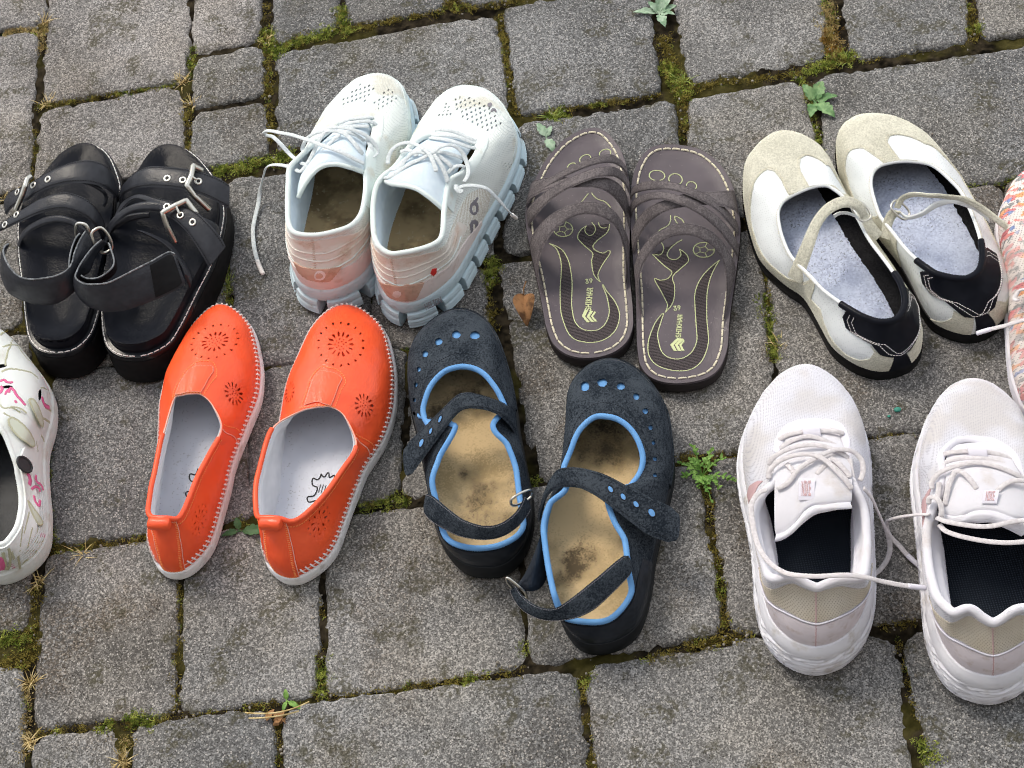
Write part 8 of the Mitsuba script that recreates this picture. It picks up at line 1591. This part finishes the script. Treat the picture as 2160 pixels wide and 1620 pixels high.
TUFT_WHERE = ["above the left black platform sandal", "second below the topmost straw tuft at upper left", "before the left brown slide's toe", "in the joint at top, right of centre",
              "between the black sandals and the white running shoe", "beside the heel of the floral clog", "lowest but one on the left edge", "at the lower left corner joint", "at the bottom edge below the orange shoes",
              "at the top right joint crossing", "left of the toe of the pale pink trainer", "in the top left corner", "beside the lobed weed behind the cream strap shoes", "just below the floral clog", "at the left edge beside the black sandal", "left of the top left paver's lower corner", "above the laces of the white running shoe"]
for (c, kind, n), where in zip(TUFTS, TUFT_WHERE):
    c = np.array([*pts(c), -0.005])
    dry = kind == 2
    t = thing("grass_tuft", ("dry straw yellow" if dry else "green and yellow") + " tuft of fine grass " + where, "grass tuft")
    part(t, "blade", blades(c, n * 2, 0.006, 0.017, 0.0011, rs, 1.1), "straw_yellow" if dry else "grass_green", smooth=False, kind="stuff")
    part(t, "root", sprig(c, rs, 0.006, 30), "moss_dry" if dry else "moss_green", smooth=False, kind="stuff")


def leaf(base, tip, width, lobes=0, curl=0.15, th=0.0004, seed=0, fold=0.3, teeth=0.0):
    """One leaf from base to tip with a midrib fold, a wavy or lobed edge and a droop."""
    base, tip = np.array(base, float), np.array(tip, float)
    L = np.linalg.norm(tip - base)
    n, m = 25, 7
    t = np.linspace(0, 1, n)
    prof = np.sin(np.pi * t**0.75) ** 0.8 * (1 - 0.12 * t)
    if lobes:
        prof = prof * (0.70 + 0.30 * np.abs(np.sin(np.pi * lobes * t)) ** 0.6)
    if teeth:
        prof = prof * (1 - teeth * (np.arange(n) % 2))
    d = (tip - base) / L
    s = norm(np.cross(d, UP))
    nn = norm(np.cross(s, d))
    x = np.linspace(-1, 1, m)
    wob = 0.05 * np.sin(9 * t + seed)
    G = base + d * L * t[:, None, None] + s * (x[None, :, None] * (0.5 * width * prof + 2e-4)[:, None, None]) + nn * (L * (curl * np.sin(np.pi * t) * 0.9 + wob * 0.3)[:, None, None] + fold * 0.5 * width * np.abs(x)[None, :, None] * prof[:, None, None] + 0.06 * width * np.sin(7 * t + seed)[:, None, None] * x[None, :, None])
    C = np.concatenate([G + nn * th / 2, (G - nn * th / 2)[:, ::-1]], 1)
    return C.reshape(-1, 3), quads(n, 2 * m, closed_v=True)


def rosette(name, label, at, leaves, material, lobes=3, stem=True, teeth=0.0):
    t = thing(name, label, "weed")
    c = np.array([*pts(at)[0][:2], -0.002])
    for i, (ang, ln, wd, rise) in enumerate(leaves):
        a = math.radians(ang)
        d = np.array([math.cos(a), math.sin(a), 0])
        ln, wd = ln * 0.88, wd * 0.85
        part(t, "leaf", leaf(c + d * ln * 0.12 + UP * 0.002, c + d * ln + UP * rise, wd, lobes, 0.12, seed=i * 1.7, teeth=teeth), material, smooth=50)
    if stem:
        part(t, "stem", join([tube(np.array([c - UP * 0.004, c + UP * 0.002, c + np.array([math.cos(math.radians(a)), math.sin(math.radians(a)), 0]) * l * 0.3 + UP * (0.002 + 0.3 * z)]), 0.0006, 5) for a, l, w, z in leaves]), material)


rosette("weed", "grey green rosette weed with five pointed leaves at the top edge", SPOT["weed"], [(8, 0.022, 0.010, 0.006), (75, 0.024, 0.011, 0.010), (125, 0.018, 0.009, 0.008), (172, 0.030, 0.010, 0.005), (278, 0.026, 0.013, 0.004), (330, 0.020, 0.010, 0.006), (35, 0.026, 0.009, 0.012)], "weed_grey", lobes=3)
rosette("weed", "bright green weed with broad lobed leaves behind the cream strap shoes", SPOT["weed2"], [(60, 0.026, 0.018, 0.008), (115, 0.022, 0.014, 0.010), (5, 0.026, 0.013, 0.004), (250, 0.024, 0.014, 0.003), (300, 0.034, 0.017, 0.004)], "weed_leaf", lobes=4)
rosette("weed", "small drooping grey green weed at the toe of the left brown slide", SPOT["weed3"], [(110, 0.022, 0.011, 0.004), (285, 0.026, 0.012, 0.001), (60, 0.016, 0.008, 0.004)], "weed_grey", lobes=3)
rosette("weed", "dark green jagged weed between the two orange shoes", SPOT["weed5"], [(190, 0.018, 0.008, 0.002), (-12, 0.030, 0.013, 0.002), (100, 0.015, 0.008, 0.004)], "weed_dark", lobes=4)
rosette("weed", "tiny bright green sprout above the straws below the orange shoes", SPOT["weed6"], [(90, 0.010, 0.005, 0.006), (250, 0.012, 0.004, 0.002), (-40, 0.018, 0.005, 0.002)], "weed_bright", lobes=0)
t = thing("weed", "feathery bright green weed right of the blue strap shoes", "weed")
c = np.array([*pts(SPOT["weed4"])[0][:2], -0.003])
for i, (a, L) in enumerate([(100, 0.026), (60, 0.022), (25, 0.022), (150, 0.022), (190, 0.018), (-30, 0.030), (-60, 0.022), (250, 0.018), (-85, 0.030), (125, 0.016)]):
    d = np.array([math.cos(math.radians(a)), math.sin(math.radians(a)), 0])
    x = np.linspace(0, 1, 9)[:, None]
    p = c + d * L * x + UP * 0.010 * np.sin(2.2 * x)
    s = np.array([-d[1], d[0], 0.0])
    ms = [tube(p, 0.0005, 5)]
    for k in range(2, 9):
        for sg in (-1, 1):
            if rs.uniform() < 0.15:
                continue
            ln = 0.0066 * (1.05 - 0.08 * k) * rs.uniform(0.5, 1.35)
            ms.append(leaf(p[k], p[k] + (s * sg * rs.uniform(0.6, 1.2) + d * rs.uniform(0.3, 1.2)) * ln * 0.75 + UP * rs.normal(0.001, 0.0018), 0.0022, 0, 0.05, seed=k))
    part(t, "frond", join(ms), "weed_bright", smooth=50)

t = thing("dry_leaf", "curled brown dead leaf lying left of the brown slides", "leaf")
a = pts(SPOT["leaf"])
L0, L1 = a[0] + UP * 0.006, a[1] + UP * 0.003
lf = leaf(L0, L1, 0.021, 0, 0.22, 0.0005, 2.0, 0.75)
part(t, "blade", lf, "leaf_brown", smooth=50)
dl = norm(L0 - L1)
part(t, "stalk", tube(np.array([L0 - dl * 0.002, L0 + dl * 0.006 + UP * 0.001, L0 + dl * 0.013 + np.array([0.003, 0, 0.002])]), 0.0006, 6), "leaf_brown")
for nm, lab in (("straw", "long pale dry grass stalk lying below the orange shoes"), ("straw2", "shorter pale stalk under the long one below the orange shoes")):
    t = thing("dry_stalk", lab, "stalk")
    part(t, "stem", tube(curve(pts(SPOT[nm]), 20), 0.0007, 6), "straw_yellow")
t = thing("seed_husk", "orange brown husk in the joint below the orange shoes", "husk")
c = pts(SPOT["crumb"])[0]
part(t, "flake", join([leaf(c + np.array([*rs.normal(0, 0.003, 2), -0.004]), c + np.array([*rs.normal(0, 0.0045, 2), 0.0005]), 0.005, 0, 0.1, seed=k) for k in range(12)]), "crumb_orange", kind="stuff")
grit = []
ico = trimesh.creation.icosphere(0, 1.0)
for path, dens, kind in MOSS:
    p = pts(path)
    for _ in range(int(np.linalg.norm(p[1] - p[0]) * 130)):
        c = p[0] + (p[1] - p[0]) * rs.uniform() + rs.normal(0, 0.0045, 2)
        grit.append((ico.vertices * rs.uniform(0.0005, 0.0016) * rs.uniform(0.6, 1.3, 3) + [*c, rs.uniform(-0.004, 0.0)], ico.faces))
for _ in range(260):
    c = np.array([rs.uniform(-0.55, 0.6), rs.uniform(-0.45, 0.6)])
    grit.append((ico.vertices * rs.uniform(0.0004, 0.0011) * rs.uniform(0.6, 1.3, 3) + [*c, 0.0002], ico.faces))
KEYS.add("grit")
scene["grit"] = mikit.ply(join(grit), "grit_stone")
labels["grit"] = {"label": "scattered fine grit and sand grains on the paving and in its joints", "category": "grit", "kind": "stuff"}
t = thing("glass_crumb", "teal green crumb on the paving between the pale pink trainers", "crumb")
part(t, "grain", join([(trimesh.creation.icosphere(1, r).vertices * [1, 0.8, 0.6] + pts(SPOT["teal"])[i] + UP * 0.0015, trimesh.creation.icosphere(1, r).faces) for i, r in ((0, 0.0032), (1, 0.0016))]), "teal_speck", smooth=False)
